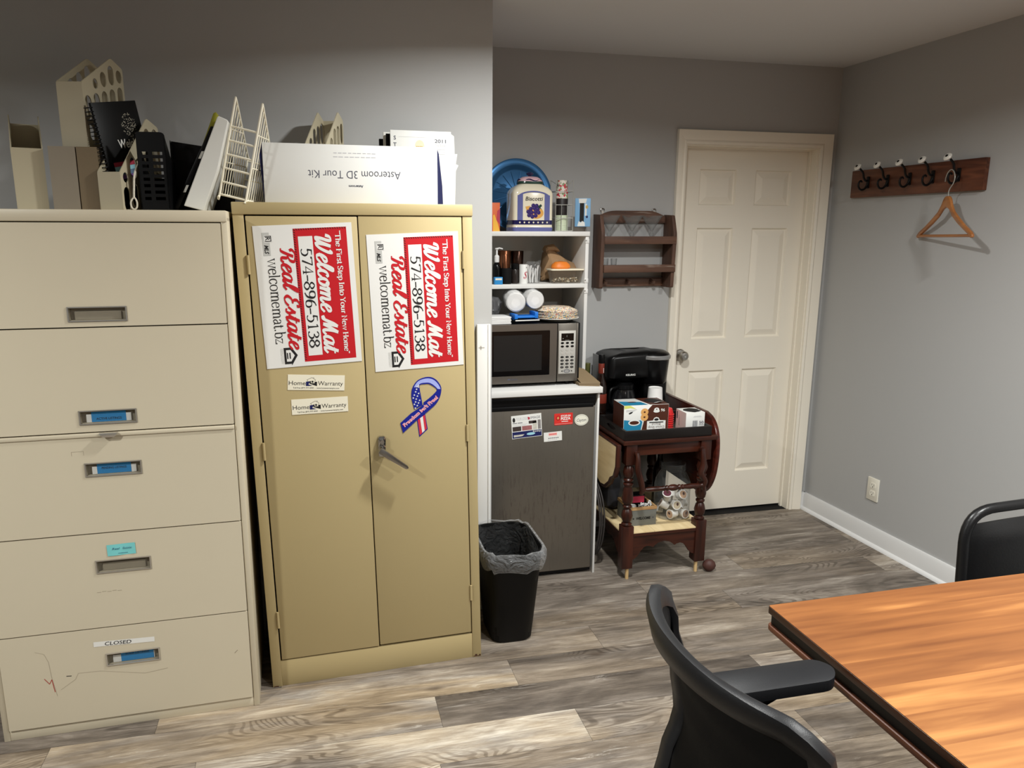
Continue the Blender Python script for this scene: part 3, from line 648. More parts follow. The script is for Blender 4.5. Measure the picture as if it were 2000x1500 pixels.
w1 = solo('warranty_magnet', warranty_magnet(), 'cream house-logo magnet, upper of two under the left red sign', 'magnet', group=g_, mw=on_door(0.199, 1.100, -0.065, 0.0004))
w2 = copy_tree(w1, label='cream house-logo magnet, lower of two under the left red sign'); w2.matrix_world = on_door(0.2075, 1.021, 0.008, 0.0004)

# ribbon magnet, outline in its own plane (metres)
def ribbon():
    b = MB(); k = 0.1 / 1000 * 1.83
    def P(*q): return [((q[i] - 560) * k, (730 - q[i + 1]) * k) for i in range(0, len(q), 2)]
    Mn = mat('ribbon_navy', (22, 32, 128), 0.4, var=0.05, scale=60); Ml = mat('ribbon_lilac', (150, 160, 216), 0.4, var=0.1, scale=60)
    Mr = mat('ribbon_red', (190, 48, 62), 0.45, var=0.05); Mp = mat('ribbon_pink', (240, 200, 206), 0.5); Mw = M_signw
    loop_o = spline([Vector((x, y, 0)) for x, y in P(400, 760, 365, 600, 355, 480, 385, 330, 500, 195, 690, 150, 830, 205, 920, 330, 935, 440, 890, 590, 790, 720, 620, 830)], 4)
    loop_i = spline([Vector((x, y, 0)) for x, y in P(560, 690, 545, 560, 525, 420, 520, 330, 535, 290, 620, 285, 700, 290, 790, 345, 850, 410, 810, 470, 700, 560, 580, 640)], 4)
    n = min(len(loop_o), len(loop_i)); vs, fs = [], []
    for z in (0.0, 0.0011):
        for p, q in zip(loop_o[:n], loop_i[:n]): vs += [(p.x, p.y, z), (q.x, q.y, z)]
    o2 = 2 * n
    for i in range(n - 1):
        a = 2 * i; fs += [(o2 + a, o2 + a + 1, o2 + a + 3, o2 + a + 2), (a, a + 2, o2 + a + 2, o2 + a), (a + 1, o2 + a + 1, o2 + a + 3, a + 3)]
    b.add(vs, fs, Mn)
    lo, li_ = [], []
    for i in range(int(n * 0.28), int(n * 0.72)):
        p, q = loop_o[i], loop_i[i]; lo.append(p.lerp(q, 0.2)); li_.append(p.lerp(q, 0.8))
    b.add([(p.x, p.y, 0.0013) for ab in zip(lo, li_) for p in ab], [(2 * i, 2 * i + 1, 2 * i + 3, 2 * i + 2) for i in range(len(lo) - 1)], Ml)
    b.poly(P(440, 960, 600, 850, 640, 1170, 470, 1310), Mn, 0.0006)
    b.poly(P(455, 970, 595, 880, 622, 1160, 480, 1275), Mw, 0.0008)
    b.poly(P(455, 970, 500, 938, 530, 1236, 480, 1275), Mr, 0.0010); b.poly(P(555, 905, 595, 880, 622, 1160, 580, 1195), Mr, 0.0010)
    band = P(118, 1000, 330, 830, 520, 720, 700, 590, 850, 440, 900, 480, 880, 600, 790, 720, 620, 850, 430, 980, 160, 1200)
    b.prism(band, 0.0008, 0.0016, Mn)
    rng = random.Random(2)
    for x, y in ((440, 420), (500, 300), (460, 370), (495, 455), (412, 480), (470, 505), (390, 535), (445, 560), (508, 590), (430, 615), (485, 640), (405, 660), (458, 690), (420, 735), (500, 330), (470, 320)):
        (cx, cy), r = P(x, y)[0], 21 * k
        b.poly([(cx + (r if i % 2 == 0 else r * 0.42) * math.sin(i * PI / 5), cy + (r if i % 2 == 0 else r * 0.42) * math.cos(i * PI / 5)) for i in range(10)], Mw, 0.0014)
    (ax, ay) = P(195, 1085)[0]; an = math.atan2(500, 660)
    b.text('Freedom isn\'t Free!', ax, ay, 0.0125, Mp, 0.0020, 0.155, 0.06, rot=an); b.text('Freedom isn\'t Free!', ax, ay, 0.0125, Mr, 0.0022, 0.155, 0.0, rot=an)
    return b
solo('ribbon_magnet', ribbon(), 'blue flag-patterned awareness ribbon magnet on the right tan door', 'magnet', mw=on_door(0.556, 0.994, 0.03, 0.0004))
# ================================================================== things on top of the filing cabinet
M_beige = mat('beige_plastic', (178, 169, 144), 0.5, var=0.03, scale=6)
M_beige2 = mat('dull_beige_plastic', (134, 124, 108), 0.55, var=0.04, scale=6)
M_tan = mat('tan_plastic', (112, 97, 74), 0.6, var=0.04)
M_bplas = mat('black_plastic', (8, 8, 9), 0.4, var=0.05, spec=0.22)
M_bmatt = mat('matt_black', (11, 11, 12), 0.65, spec=0.2, var=0.05)
FT = 1.654
def holder(w, d, h, fh, m, holes=True, hb=None):
    t = 0.0028; hb = h * 0.93 if hb is None else hb; b = MB()
    prof = rnd([(0, 0), (d, 0), (d, hb), (d * 0.72, h), (0, fh)], [0.004, 0.004, 0.01, 0.012, 0.006], 3)
    def top(y): return fh + (h - fh) * y / (d * 0.72) if y < d * 0.72 else h + (hb - h) * (y - d * 0.72) / (d * 0.28)
    hs = []
    if holes:
        for r in range(4):
            for c in range(5):
                cy = d * (0.11 + 0.195 * c); cz = 0.042 + 0.082 * r + 0.014 * c - 0.01; ry = 0.035
                tp = min(top(cy - 0.016), top(cy + 0.016)) - 0.011
                if cz + ry > tp:
                    lo = cz - ry; ry = (tp - lo) / 2; cz = lo + ry
                if ry > 0.009: hs.append(oval(cy, cz, min(0.0175, ry), ry))
    for x in (0, w - t): b.prism(prof, x, x + t, m, 'YZ', holes=hs)
    b.box(t, 0, 0, w - t, t, fh, m).box(t, d - t, 0, w - t, d, hb, m).box(t, t, 0, w - t, d - t, t, m)
    return b
def openbox(w, d, h, m, t=0.003):
    b = MB(); b.box(0, 0, 0, w, d, t, m).box(0, 0, t, t, d, h, m).box(w - t, 0, t, w, d, h, m).box(t, 0, t, w - t, t, h, m).box(t, d - t, t, w - t, d, h, m); return b
G_ = 'magazine holders'
solo('magazine_holder', holder(0.080, 0.25, 0.285, 0.172, M_beige, False), 'plain-fronted beige magazine holder at the far left end of the filing cabinet top', 'magazine holder', (-0.815, 2.452, FT), 0.30, smooth=20)
solo('document_box', openbox(0.071, 0.27, 0.178, M_beige2), 'dull beige open document box, left of the two under the raised magazine holder', 'box', (-0.719, 2.452, FT))
solo('document_box', openbox(0.055, 0.27, 0.178, M_tan), 'brown open document box between the dull beige box and the spiral notebook', 'box', (-0.645, 2.452, FT))
solo('magazine_holder', holder(0.075, 0.25, 0.283, 0.182, M_beige), 'beige magazine holder with oval holes raised on top of two document boxes', 'magazine holder', (-0.690, 2.492, FT + 0.178), -0.25, smooth=20)
h5 = (-0.592, 2.44); a5 = -0.27
solo('magazine_holder', holder(0.068, 0.26, 0.282, 0.108, M_beige), 'low-fronted beige magazine holder with the black spiral notebook inside', 'magazine holder', (h5[0], h5[1], FT), a5, smooth=20)
# black spiral notebook leaning forward inside it
t = thing('spiral_notebook', 'black spiral-bound notebook with white lettering in the low magazine holder', 'notebook', rot=None)
t.matrix_world = Matrix.Translation((h5[0], h5[1], FT)) @ Matrix.Rotation(a5, 4, 'Z') @ Matrix.Translation((0.016, 0.060, 0.0045)) @ Matrix.Rotation(-0.26, 4, 'Z') @ Matrix.Rotation(0.19, 4, 'X') @ Matrix.Rotation(-0.05, 4, 'Y')
b = MB(); b.box(-0.003, 0.006, 0, 0.006, 0.186, 0.300, M_bplas, 0.001).box(-0.0015, 0.008, 0.002, 0.0045, 0.184, 0.298, M_paper)
b.T = Matrix.Translation((0.0062, 0, 0)) @ Matrix(((0, 0, 1, 0), (1, 0, 0, 0), (0, 1, 0, 0), (0, 0, 0, 1)))
M_pr, M_lb, M_gy, M_pu = mat('print_red', (170, 50, 70), 0.5), mat('print_light_blue', (150, 200, 214), 0.5), mat('print_slate', (98, 120, 146), 0.5), mat('print_purple', (122, 86, 150), 0.5)
b.text('Weichert', 0.070, 0.168, 0.026, M_paper, 0.0, 0.112, 0.02)
for i, mm in enumerate((M_pr, M_lb, M_gy, M_pu)): b.rect(0.030, 0.118 - 0.0125 * i, 0.120, 0.130 - 0.0125 * i, mm, 0.0)
rng = random.Random(8)
for i in range(120):
    r, a = 0.030 * math.sqrt(rng.random()), rng.random() * 2 * PI; b.disc(0.132 + r * math.cos(a), 0.232 + 1.15 * r * math.sin(a), 0.0011, 0.0011, M_cream, 0.0, 5)
b.build('cover', t)
b = MB()
for i in range(26): b.tube([(0.0015 + 0.011 * math.cos(a), -0.004 + 0.012 * math.sin(a), 0.012 + i * 0.011) for a in [2 * PI * k / 12 for k in range(12)]], 0.0014, M_bplas, 5, True)
b.build('coil_binding', t)
# black slotted holder
b = MB(); w_, hh = 0.080, 0.224
sl = []
for r in range(8):
    z = 0.030 + r * 0.0185; sl.append([(0.012, z), (0.030, z), (0.030, z + 0.009), (0.012, z + 0.009)]); sl.append([(0.042, z), (0.070, z), (0.070, z + 0.009), (0.042, z + 0.009)])
b.prism(rnd([(0, 0), (w_, 0), (w_, hh), (0, hh)], [0.001, 0.001, 0.014, 0.008], 4), 0, 0.003, M_bplas, 'XZ', holes=sl)
b.prism(rnd([(0, 0), (0.12, 0), (0.12, 0.10), (0, hh - 0.012)], 0.006), 0, 0.003, M_bplas, 'YZ').prism(rnd([(0, 0), (0.12, 0), (0.12, 0.10), (0, hh - 0.012)], 0.006), w_ - 0.003, w_, M_bplas, 'YZ')
b.box(0.003, 0.003, 0, w_ - 0.003, 0.12, 0.003, M_bplas).box(0.003, 0.117, 0.003, w_ - 0.003, 0.12, 0.10, M_bplas)
o = solo('slotted_file_holder', b, 'black slotted plastic file holder right of the spiral notebook', 'file holder', (-0.482, 2.450, FT), -0.06, smooth=20)
# twisted cord with a loop hanging over the side of the low holder
b = MB(); M_cordw = mat('pale_twine', (206, 200, 184), 0.7, var=0.3, scale=160)
b.tube([(-0.497, 2.57, 1.824), (-0.487, 2.5, 1.80), (-0.493, 2.450, 1.76), (-0.497, 2.443, 1.72), (-0.499, 2.44, 1.690)], 0.003, M_cordw, 7, smooth=6)
b.tube([(-0.499, 2.44, 1.690), (-0.508, 2.438, 1.678), (-0.507, 2.438, 1.662), (-0.499, 2.437, 1.6565), (-0.492, 2.437, 1.664), (-0.492, 2.438, 1.680)], 0.0025, M_cordw, 7, True, 5)
solo('twine_loop', b, 'pale twisted twine with a loop hanging in front of the black slotted holder', 'twine')
# smoky letter tray stood on its edge
M_smoke = mat('smoky_plastic', (12, 14, 19), 0.3, var=0.05, spec=0.3)
b = MB(); b.prism([(0, 0), (0.19, 0), (0.19, 0.205), (0, 0.231)], 0.03, 0.033, M_smoke, 'XZ')
b.prism([(0, 0), (0.19, 0), (0.19, 0.006), (0.006, 0.006), (0.006, 0.215), (0, 0.231)], 0, 0.03, M_smoke, 'XZ')
b.prism([(0.012, 0.006), (0.18, 0.006), (0.18, 0.15), (0.012, 0.172)], 0.022, 0.026, M_bplas, 'XZ')
solo('letter_tray', b, 'smoky dark plastic letter tray stood on its edge beside the white binder', 'tray', (-0.432, 2.715, FT), -0.02)
# leaning black portfolio, yellow pad and white binder
def lean(poly, y0, y1, m, bev=0.0): return MB().prism(poly, y0, y1, m, 'XZ', bev=bev)
b = lean([(-0.404, 1.6545), (-0.389, 1.6545), (-0.2625, 1.905), (-0.277, 1.905)], 2.495, 2.69, M_bplas, 0.001)
for z in (0.22, 0.62): b.prism([(-0.397 + 0.127 * z, 1.6545 + 0.2505 * z), (-0.390 + 0.127 * z, 1.6545 + 0.2505 * z), (-0.379 + 0.127 * z, 1.676 + 0.2505 * z), (-0.386 + 0.127 * z, 1.676 + 0.2505 * z)], 2.490, 2.497, M_paper, 'XZ')
solo('portfolio', b, 'thin black portfolio with white clips leaning left of the white binder', 'folder')
b = lean([(-0.3135, 1.842), (-0.304, 1.8345), (-0.2575, 1.942), (-0.262, 1.952), (-0.270, 1.948)], 2.53, 2.66, mat('yellow_green_paper', (150, 146, 42), 0.6, var=0.05), 0.001)
solo('notepad', b, 'yellow-green notepad wedged behind the top of the white binder', 'notepad')
M_binder = mat('white_vinyl', (214, 214, 208), 0.35, var=0.02, scale=12, bump=0.05, bscale=60)
b = lean([(-0.3665, 1.669), (-0.311, 1.6545), (-0.262, 1.775), (-0.222, 1.917), (-0.2255, 1.922), (-0.249, 1.932), (-0.253, 1.929)], 2.465, 2.70, M_binder, 0.0025)
solo('ring_binder', b, 'white ring binder leaning to the right on the filing cabinet', 'binder', smooth=20)
# white wire rack
M_wire = mat('white_coated_wire', (234, 228, 208), 0.35, var=0.02)
b = MB(); W_, D_ = 0.083, 0.20
for x in (0, W_):
    b.tube([(x, 0, 0.006), (x, 0, 0.27), (x, 0.006, 0.284), (x, 0.016, 0.282), (x, 0.19, 0.14), (x, D_, 0.125), (x, D_, 0.006), (x, D_ - 0.006, 0), (x, 0.006, 0)], 0.0036, M_wire, 8, True, 3)
    for k in range(1, 9): y = 0.022 * k; b.tube([(x, y, 0), (x, y, 0.284 - 0.142 * (y - 0.016) / 0.174)], 0.0018, M_wire, 6)
    b.tube([(x, 0, 0.20), (x, 0.118, 0.20)], 0.0022, M_wire, 6).tube([(x, 0, 0.10), (x, D_, 0.10)], 0.0022, M_wire, 6)
for z in (0.001, 0.040, 0.082, 0.124, 0.166, 0.208): b.tube([(0, 0, z), (W_, 0, z)], 0.0034, M_wire, 8)
for y in (0.05, 0.10, 0.15, D_): b.tube([(0, y, 0), (W_, y, 0)], 0.0024, M_wire, 6)
for z in (0.06, 0.12): b.tube([(0, D_, z), (W_, D_, z)], 0.0024, M_wire, 6)
for x in (0.02, 0.042, 0.064): b.tube([(x, 0, 0), (x, D_, 0)], 0.0018, M_wire, 6)
wr = MB(); wr.v, wr.f, wr.fm, wr.mats = [(x - W_, y, z) for x, y, z in b.v], b.f, b.fm, b.mats
o = solo('wire_rack', wr, 'white wire magazine rack tilted against the white box', 'rack', (-0.187, 2.492, 1.6865), rot=(0, 0.235, -0.24))

# ================================================================== things on top of the tan cabinet
CT = 1.6835
M_card = mat('white_carton', (220, 220, 216), 0.45, var=0.012); M_navyb = mat('navy_card', (20, 24, 66), 0.5, var=0.05)
t = thing('camera_kit_box', 'long white carton printed upside down, on top of the tan cabinet', 'box', (-0.133, 2.535, CT), 0.028)
b = MB(); b.box(0, 0, 0, 0.560, 0.088, 0.184, M_card, 0.0015)
M_gtxt = mat('grey_print', (74, 76, 88), 0.6); M_ftxt = mat('faint_print', (176, 176, 180), 0.6)
b.T = Matrix.Translation((0.285, -0.0003, 0.092)) @ Matrix.Rotation(PI / 2, 4, 'X') @ Matrix.Rotation(PI, 4, 'Z')
b.text('Asteroom 3D Tour Kit', -0.002, -0.011, 0.026, M_gtxt, 0, 0.298, -0.004, align='CENTER'); b.text('Asteroom', -0.004, 0.034, 0.008, M_gtxt, 0, 0.047, 0.03, align='CENTER')
[b.rect(x, y, x + w_, y + 0.0022, M_ftxt, 0) for y, x0, n in ((-0.055, -0.070, 8), (-0.067, -0.070, 9)) for i in range(n) for x, w_ in ((x0 + i * 0.14 / n, 0.14 / n - 0.003 - 0.001 * (i % 3)),)]
b.build('sleeve', t)
b = MB(); b.prism([(-0.002, 0), (0.0, 0), (0.0, 0.184), (-0.010, 0.168)], 0.004, 0.084, M_navyb, 'XZ'); b.build('end_flap', t)
b = MB(); b.prism([(0.56, 0), (0.579, 0), (0.577, 0.06), (0.566, 0.165), (0.56, 0.180)], 0.004, 0.084, M_navyb, 'XZ')
b.build('end_flap', t)
solo('magazine_holder', holder(0.074, 0.235, 0.322, 0.19, M_beige), 'beige magazine holder with oval holes behind the long white carton', 'magazine holder', (-0.004, 2.655, CT), -0.30, smooth=20)
def sheet(w, h, th, m): return MB().box(0, 0, 0, w, th, h, m, min(th * 0.3, 0.001))
MG = 'papers standing behind the white carton'
solo('folder', sheet(0.205, 0.240, 0.012, M_bmatt), 'black folder at the left back of the standing papers', 'folder', (0.262, 2.836, CT), 0.0376)
solo('folder', sheet(0.215, 0.262, 0.010, M_paper), 'white folder between two black ones in the standing papers', 'folder', (0.276, 2.8195, CT), 0.0376)
solo('folder', sheet(0.205, 0.255, 0.010, M_bmatt), 'black folder directly behind the front magazine', 'folder', (0.284, 2.804, CT), 0.0376)
b = sheet(0.222, 0.266, 0.008, M_card)
b.T = Matrix.Translation((0, -0.0003, 0)) @ Matrix.Rotation(PI / 2, 4, 'X')
M_gold = mat('gold_print', (186, 160, 96), 0.5)
for i, ch in enumerate('STAR'): b.text(ch, 0.016, 0.233 - 0.0235 * i, 0.014, M_gtxt, 0, None, 0.02, align='CENTER')
b.text('2011', 0.182, 0.226, 0.013, M_gtxt, 0, 0.042, 0.015, align='CENTER'); b.text('The Book', 0.182, 0.213, 0.009, M_ftxt, 0, 0.040, 0.01, align='CENTER')
for i in range(3): b.rect(0.164, 0.202 - 0.008 * i, 0.200, 0.2035 - 0.008 * i, M_ftxt)
b.disc(0.106, 0.214, 0.017, 0.020, mat('faint_gold', (222, 208, 180), 0.6), 0.0); [b.rect(0.094 + 0.006 * i, 0.201, 0.0975 + 0.006 * i, 0.213, M_gold, 0.0004) for i in range(4)]; b.rect(0.092, 0.184, 0.102, 0.194, M_gold, 0.0004).rect(0.109, 0.184, 0.119, 0.194, M_gold, 0.0004)
b.rect(0.03, 0.243, 0.20, 0.2436, M_ftxt, 0.0002)
solo('magazine', b, 'white 2011 magazine at the front of the standing papers', 'magazine', (0.297, 2.785, CT), 0.0376)
b = MB(); b.prism([(0, 0), (0.222, 0), (0.226, 0.130), (0.236, 0.150), (0.226, 0.154), (0.232, 0.19), (0.222, 0.19), (0.220, 0.252), (0.205, 0.262), (0, 0.262)], 0, 0.004, M_paper, 'XZ')
b.T = Matrix.Translation((0, -0.0003, 0)) @ Matrix.Rotation(PI / 2, 4, 'X')
for q in ((0.196, 0.085, 0.1975, 0.105), (0.196, 0.1045, 0.216, 0.106), (0.17, 0.084, 0.1975, 0.0855), (0.214, 0.0, 0.2148, 0.105), (0.19, 0.024, 0.2, 0.026), (0.2, 0.006, 0.21, 0.012)): b.rect(*q, M_ftxt)
solo('tabbed_sheet', b, 'white tabbed sheet sticking out right of the standing papers', 'paper', (0.312, 2.7942, CT), 0.0376)
# ================================================================== shelf unit over the small refrigerator
M_mel = mat('white_melamine', (212, 211, 208), 0.4, var=0.01)
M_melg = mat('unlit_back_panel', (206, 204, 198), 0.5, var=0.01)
su = thing('shelf_unit', 'tall white shelf unit around the small refrigerator', 'shelf unit', (0.71, 3.07, 0))
X0, X1 = 0.0, 0.542     # outer sides, local
def sub(nm, *boxes, m=M_mel, bev=0.001):
    b = MB()
    for q in boxes: b.box(*q, m, bev)
    return b.build(nm, su)
sub('side_panel', (X0, 0.012, 0, X0 + 0.012, 0.54, 0.883), (X0, 0.215, 0.910, X0 + 0.016, 0.54, 1.575))
sub('side_panel', (X1 - 0.010, 0.020, 0, X1, 0.54, 0.883), (X1 - 0.016, 0.215, 0.910, X1, 0.54, 1.575))
sub('countertop', (X0, 0.0, 0.883, X1 + 0.006, 0.54, 0.910), bev=0.0015)
sub('top_shelf', (X0, 0.208, 1.575, X1 + 0.002, 0.54, 1.596), bev=0.0015)
sub('middle_shelf', (X0 + 0.016, 0.216, 1.340, X1 - 0.0155, 0.53, 1.359), bev=0.001)
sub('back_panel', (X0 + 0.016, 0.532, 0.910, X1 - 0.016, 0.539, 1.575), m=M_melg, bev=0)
for z in (1.555, 1.325, 1.374):
    b = MB(); b.box(X1 - 0.018, 0.2125, z - 0.012, X1 + 0.001, 0.2155, z + 0.008, M_mel, 0.0008); b.cyl((X1 - 0.014, 0.2125, z), (X1 - 0.014, 0.2115, z), 0.003, M_nickel, seg=8); b.build('bracket', su)

# ------------------------------------------------------------------ refrigerator
M_ss = mat('brushed_steel', (116, 111, 104), 0.36, metal=0.8, var=0.05, stretch=(30, 1, 1))
def steel(name, c, rough):
    m, N, L, bs = nodes_of(name); bs.inputs['Metallic'].default_value = 0.75
    tc = N.new('ShaderNodeTexCoord'); mp = N.new('ShaderNodeMapping'); mp.inputs['Scale'].default_value = (2, 2, 1); L.new(tc.outputs['Object'], mp.inputs[0])
    n1 = N.new('ShaderNodeTexNoise'); n1.inputs['Scale'].default_value = 3; n1.inputs['Detail'].default_value = 3; L.new(mp.outputs[0], n1.inputs[0])
    m2 = N.new('ShaderNodeMapping'); m2.inputs['Scale'].default_value = (34, 34, 5); L.new(tc.outputs['Object'], m2.inputs[0])
    n2 = N.new('ShaderNodeTexNoise'); n2.inputs['Scale'].default_value = 2.2; n2.inputs['Detail'].default_value = 6; n2.inputs['Roughness'].default_value = 0.7; L.new(m2.outputs[0], n2.inputs[0])
    r2 = N.new('ShaderNodeValToRGB'); r2.color_ramp.elements[0].position = 0.52; r2.color_ramp.elements[1].position = 0.72; L.new(n2.outputs['Fac'], r2.inputs[0])
    sx = N.new('ShaderNodeSeparateXYZ'); L.new(tc.outputs['Object'], sx.inputs[0])
    ra = N.new('ShaderNodeValToRGB'); L.new(sx.outputs[2], ra.inputs[0])     # grime in a band across the door
    e = ra.color_ramp.elements; e[0].position = 0.1; e[0].color = (0.15, 0.15, 0.15, 1); e[1].position = 0.42; e[1].color = (1, 1, 1, 1)
    q = ra.color_ramp.elements.new(0.58); q.color = (0.25, 0.25, 0.25, 1)
    mu = N.new('ShaderNodeMath'); mu.operation = 'MULTIPLY'; L.new(r2.outputs[0], mu.inputs[0]); L.new(ra.outputs[0], mu.inputs[1])
    mx = N.new('ShaderNodeMix'); mx.data_type = 'RGBA'; L.new(n1.outputs['Fac'], mx.inputs[0]); k = lin(c)
    mx.inputs[6].default_value = tuple(v * 0.85 for v in k[:3]) + (1,); mx.inputs[7].default_value = tuple(v * 1.15 for v in k[:3]) + (1,)
    m3 = N.new('ShaderNodeMix'); m3.data_type = 'RGBA'; L.new(mu.outputs[0], m3.inputs[0]); L.new(mx.outputs[2], m3.inputs[6]); m3.inputs[7].default_value = lin((70, 56, 46))
    L.new(m3.outputs[2], bs.inputs['Base Color'])
    mr = N.new('ShaderNodeMapRange'); mr.inputs['To Min'].default_value = rough; mr.inputs['To Max'].default_value = rough + 0.3; L.new(mu.outputs[0], mr.inputs['Value']); L.new(mr.outputs[0], bs.inputs['Roughness'])
    return m
M_steel = steel('dark_stainless', (122, 116, 107), 0.36)
fr = thing('mini_fridge', 'dark stainless under-counter refrigerator below the white shelf unit', 'refrigerator', (0.726, 3.092, 0), 0.0)
FRW = 0.508
b = MB(); b.box(0, 0.052, 0.012, FRW, 0.50, 0.881, M_bplas, 0.004)
for x in (0.03, FRW - 0.03):
    for y in (0.07, 0.46): b.cyl((x, y, 0), (x, y, 0.014), 0.015, M_bplas, seg=12)
b.build('body', fr)
b = MB(); b.box(0, 0.0, 0.028, FRW - 0.001, 0.048, 0.822, M_steel, 0.006, 3); d = b.build('door', fr)
b = MB(); b.box(0, 0.004, 0.823, FRW - 0.001, 0.048, 0.872, M_bplas, 0.004).box(0.01, 0.0, 0.812, FRW - 0.008, 0.008, 0.834, M_bplas, 0.003).box(0.012, 0.0025, 0.855, FRW - 0.01, 0.006, 0.866, M_bplas, 0.001)
b.build('handle', d)
b = MB(); b.box(0, 0.002, 0.8735, FRW - 0.001, 0.05, 0.881, M_ss, 0.001); b.build('top_trim', fr)
b = MB(); b.box(0, 0.010, 0.012, FRW - 0.001, 0.05, 0.0275, M_bplas, 0.002); b.build('kick_strip', fr)
def on_fridge(x, z, rot): return Matrix.Translation((x, 3.0918, z)) @ Matrix.Rotation(PI / 2, 4, 'X') @ Matrix.Rotation(rot, 4, 'Z')
b = MB(); M_ph = [mat('print_photo_%s' % k, c, 0.5, var=0.3, scale=90) for k, c in (('grey', (128, 124, 122)), ('dark', (60, 50, 48)), ('rose', (150, 96, 96)), ('pale', (190, 186, 176)))]
b.box(-0.07, -0.053, 0, 0.07, 0.053, 0.001, M_card); z = 0.0012
b.rect(-0.068, -0.051, 0.068, -0.022, M_navy, z); b.text('Branding!', 0.046, -0.031, 0.008, M_card, z + 0.0002, 0.036, 0.01, align='CENTER')
b.poly([(-0.062, -0.046), (-0.022, -0.044), (-0.012, -0.036), (-0.062, -0.036)], M_ph[3], z + 0.0002).disc(0.018, -0.037, 0.020, 0.006, M_lb, z + 0.0002)
for q, mm in (((-0.066, -0.019, -0.026, 0.002), 1), ((-0.022, -0.019, 0.024, 0.002), 2), ((0.028, -0.019, 0.048, 0.018), 3), ((0.052, -0.019, 0.066, 0.024), 0), ((0.010, 0.010, 0.046, 0.023), 1)): b.rect(*q, M_ph[mm], z)
b.text('YOUR LOGO', -0.048, 0.030, 0.013, M_ftxt, z, 0.055, 0.0); b.text('IMAGE', 0.020, 0.031, 0.012, M_gtxt, z, 0.044, 0.0)
b.poly([(0.008, 0.028), (0.016, 0.030), (0.016, 0.040), (0.006, 0.042)], M_pr, z); b.disc(-0.058, 0.033, 0.006, 0.011, M_black, z)
b.rect(-0.064, 0.0165, -0.044, 0.0195, M_gtxt, z).rect(-0.041, 0.0165, -0.019, 0.0195, M_gtxt, z)
for i in range(3): b.rect(-0.064, 0.011 - 0.004 * i, 0.004 - 0.006 * i, 0.0118 - 0.004 * i, M_ftxt, z)
solo('promo_magnet', b, 'square advertising magnet with small photos on the refrigerator door', 'magnet', mw=on_fridge(0.908, 0.743, 0.06))
M_mred = mat('magnet_red', (204, 50, 44), 0.4)
b = MB(); b.prism(rnd([(-0.044, -0.027), (0.044, -0.027), (0.044, 0.027), (-0.044, 0.027)], 0.004), 0, 0.001, M_mred); z = 0.0012
b.text('STOP-IN', 0.010, 0.010, 0.009, M_card, z, 0.046, 0.03, align='CENTER'); b.text('PIZZA', 0.010, -0.004, 0.012, M_card, z, 0.046, 0.04, align='CENTER'); b.rect(-0.010, -0.013, 0.022, -0.010, M_card, z)
b.disc(-0.026, 0.006, 0.010, 0.010, M_black, z).disc(-0.026, 0.006, 0.0085, 0.0085, M_mred, z + 0.0001).disc(-0.026, 0.006, 0.004, 0.005, M_gold, z + 0.0002); b.rect(-0.042, -0.022, 0.042, -0.0212, M_card, z)
solo('pizza_magnet', b, 'red pizza-shop magnet near the top right of the refrigerator', 'magnet', mw=on_fridge(1.081, 0.766, 0.02))
b = MB(); b.prism(oval(0, 0, 0.033, 0.026, 32), 0, 0.003, mat('magnet_bone', (222, 220, 206), 0.4)); b.prism(oval(0, 0, 0.030, 0.023, 32), 0.003, 0.0033, mat('magnet_grey', (150, 150, 142), 0.5)).prism(oval(0, 0, 0.0285, 0.0215, 32), 0.0033, 0.0036, mat('magnet_bone', (222, 220, 206), 0.4))
b.text('Cayton', 0, -0.006, 0.014, M_gtxt, 0.004, 0.046, 0.0, 0.3, 'CENTER')
solo('oval_magnet', b, 'oval bone-coloured magnet right of the red pizza magnet', 'magnet', mw=on_fridge(1.166, 0.757, 0.03))
b = MB(); b.box(-0.043, -0.0215, 0, 0.043, 0.0215, 0.0008, M_card); z = 0.001
b.rect(-0.020, 0.004, 0.020, 0.018, mat('pale_pink', (232, 180, 176), 0.6), z); [b.rect(-0.018 + 0.0046 * i, 0.0085, -0.0148 + 0.0046 * i, 0.0135, M_mred, z + 0.0001) for i in range(8)]; [b.rect(-0.022 + 0.0085 * i, -0.0085, -0.0155 + 0.0085 * i, -0.005, M_gtxt, z) for i in range(6)]; [b.rect(-0.024 + 0.009 * i, -0.0155, -0.0165 + 0.009 * i, -0.0135, M_ftxt, z) for i in range(5)]
solo('card_magnet', b, 'white business-card magnet below the other magnets on the refrigerator', 'magnet', mw=on_fridge(1.032, 0.687, 0.045))

# ------------------------------------------------------------------ microwave
M_glass_b = mat('black_oven_glass', (8, 8, 9), 0.18, spec=0.3)
M_panel = mat('silver_keypad', (186, 184, 178), 0.4, metal=0.3)
mw_ = thing('microwave_oven', 'stainless microwave oven on the white counter', 'microwave', (0.728, 3.145, 0.910))
MW, MH, MD = 0.426, 0.283, 0.31
b = MB(); b.box(0.0, 0.014, 0.016, MW + 0.020, MD, MH, M_bplas, 0.003).box(MW + 0.0005, 0.004, 0.018, MW + 0.008, 0.014, MH - 0.001, M_ss, 0.001)
for x in (0.03, MW - 0.03):
    for y in (0.04, MD - 0.04): b.cyl((x, y, 0), (x, y, 0.017), 0.012, M_bplas, seg=12)
b.build('body', mw_)
b = MB(); b.prism(rnd([(0.0, 0.018), (0.332, 0.018), (0.332, MH), (0.0, MH)], 0.004), 0, 0.0135, M_ss, 'XZ', holes=[rnd([(0.016, 0.052), (0.299, 0.052), (0.299, 0.254), (0.016, 0.254)], 0.004)])
dd = b.build('door', mw_, smooth=20)
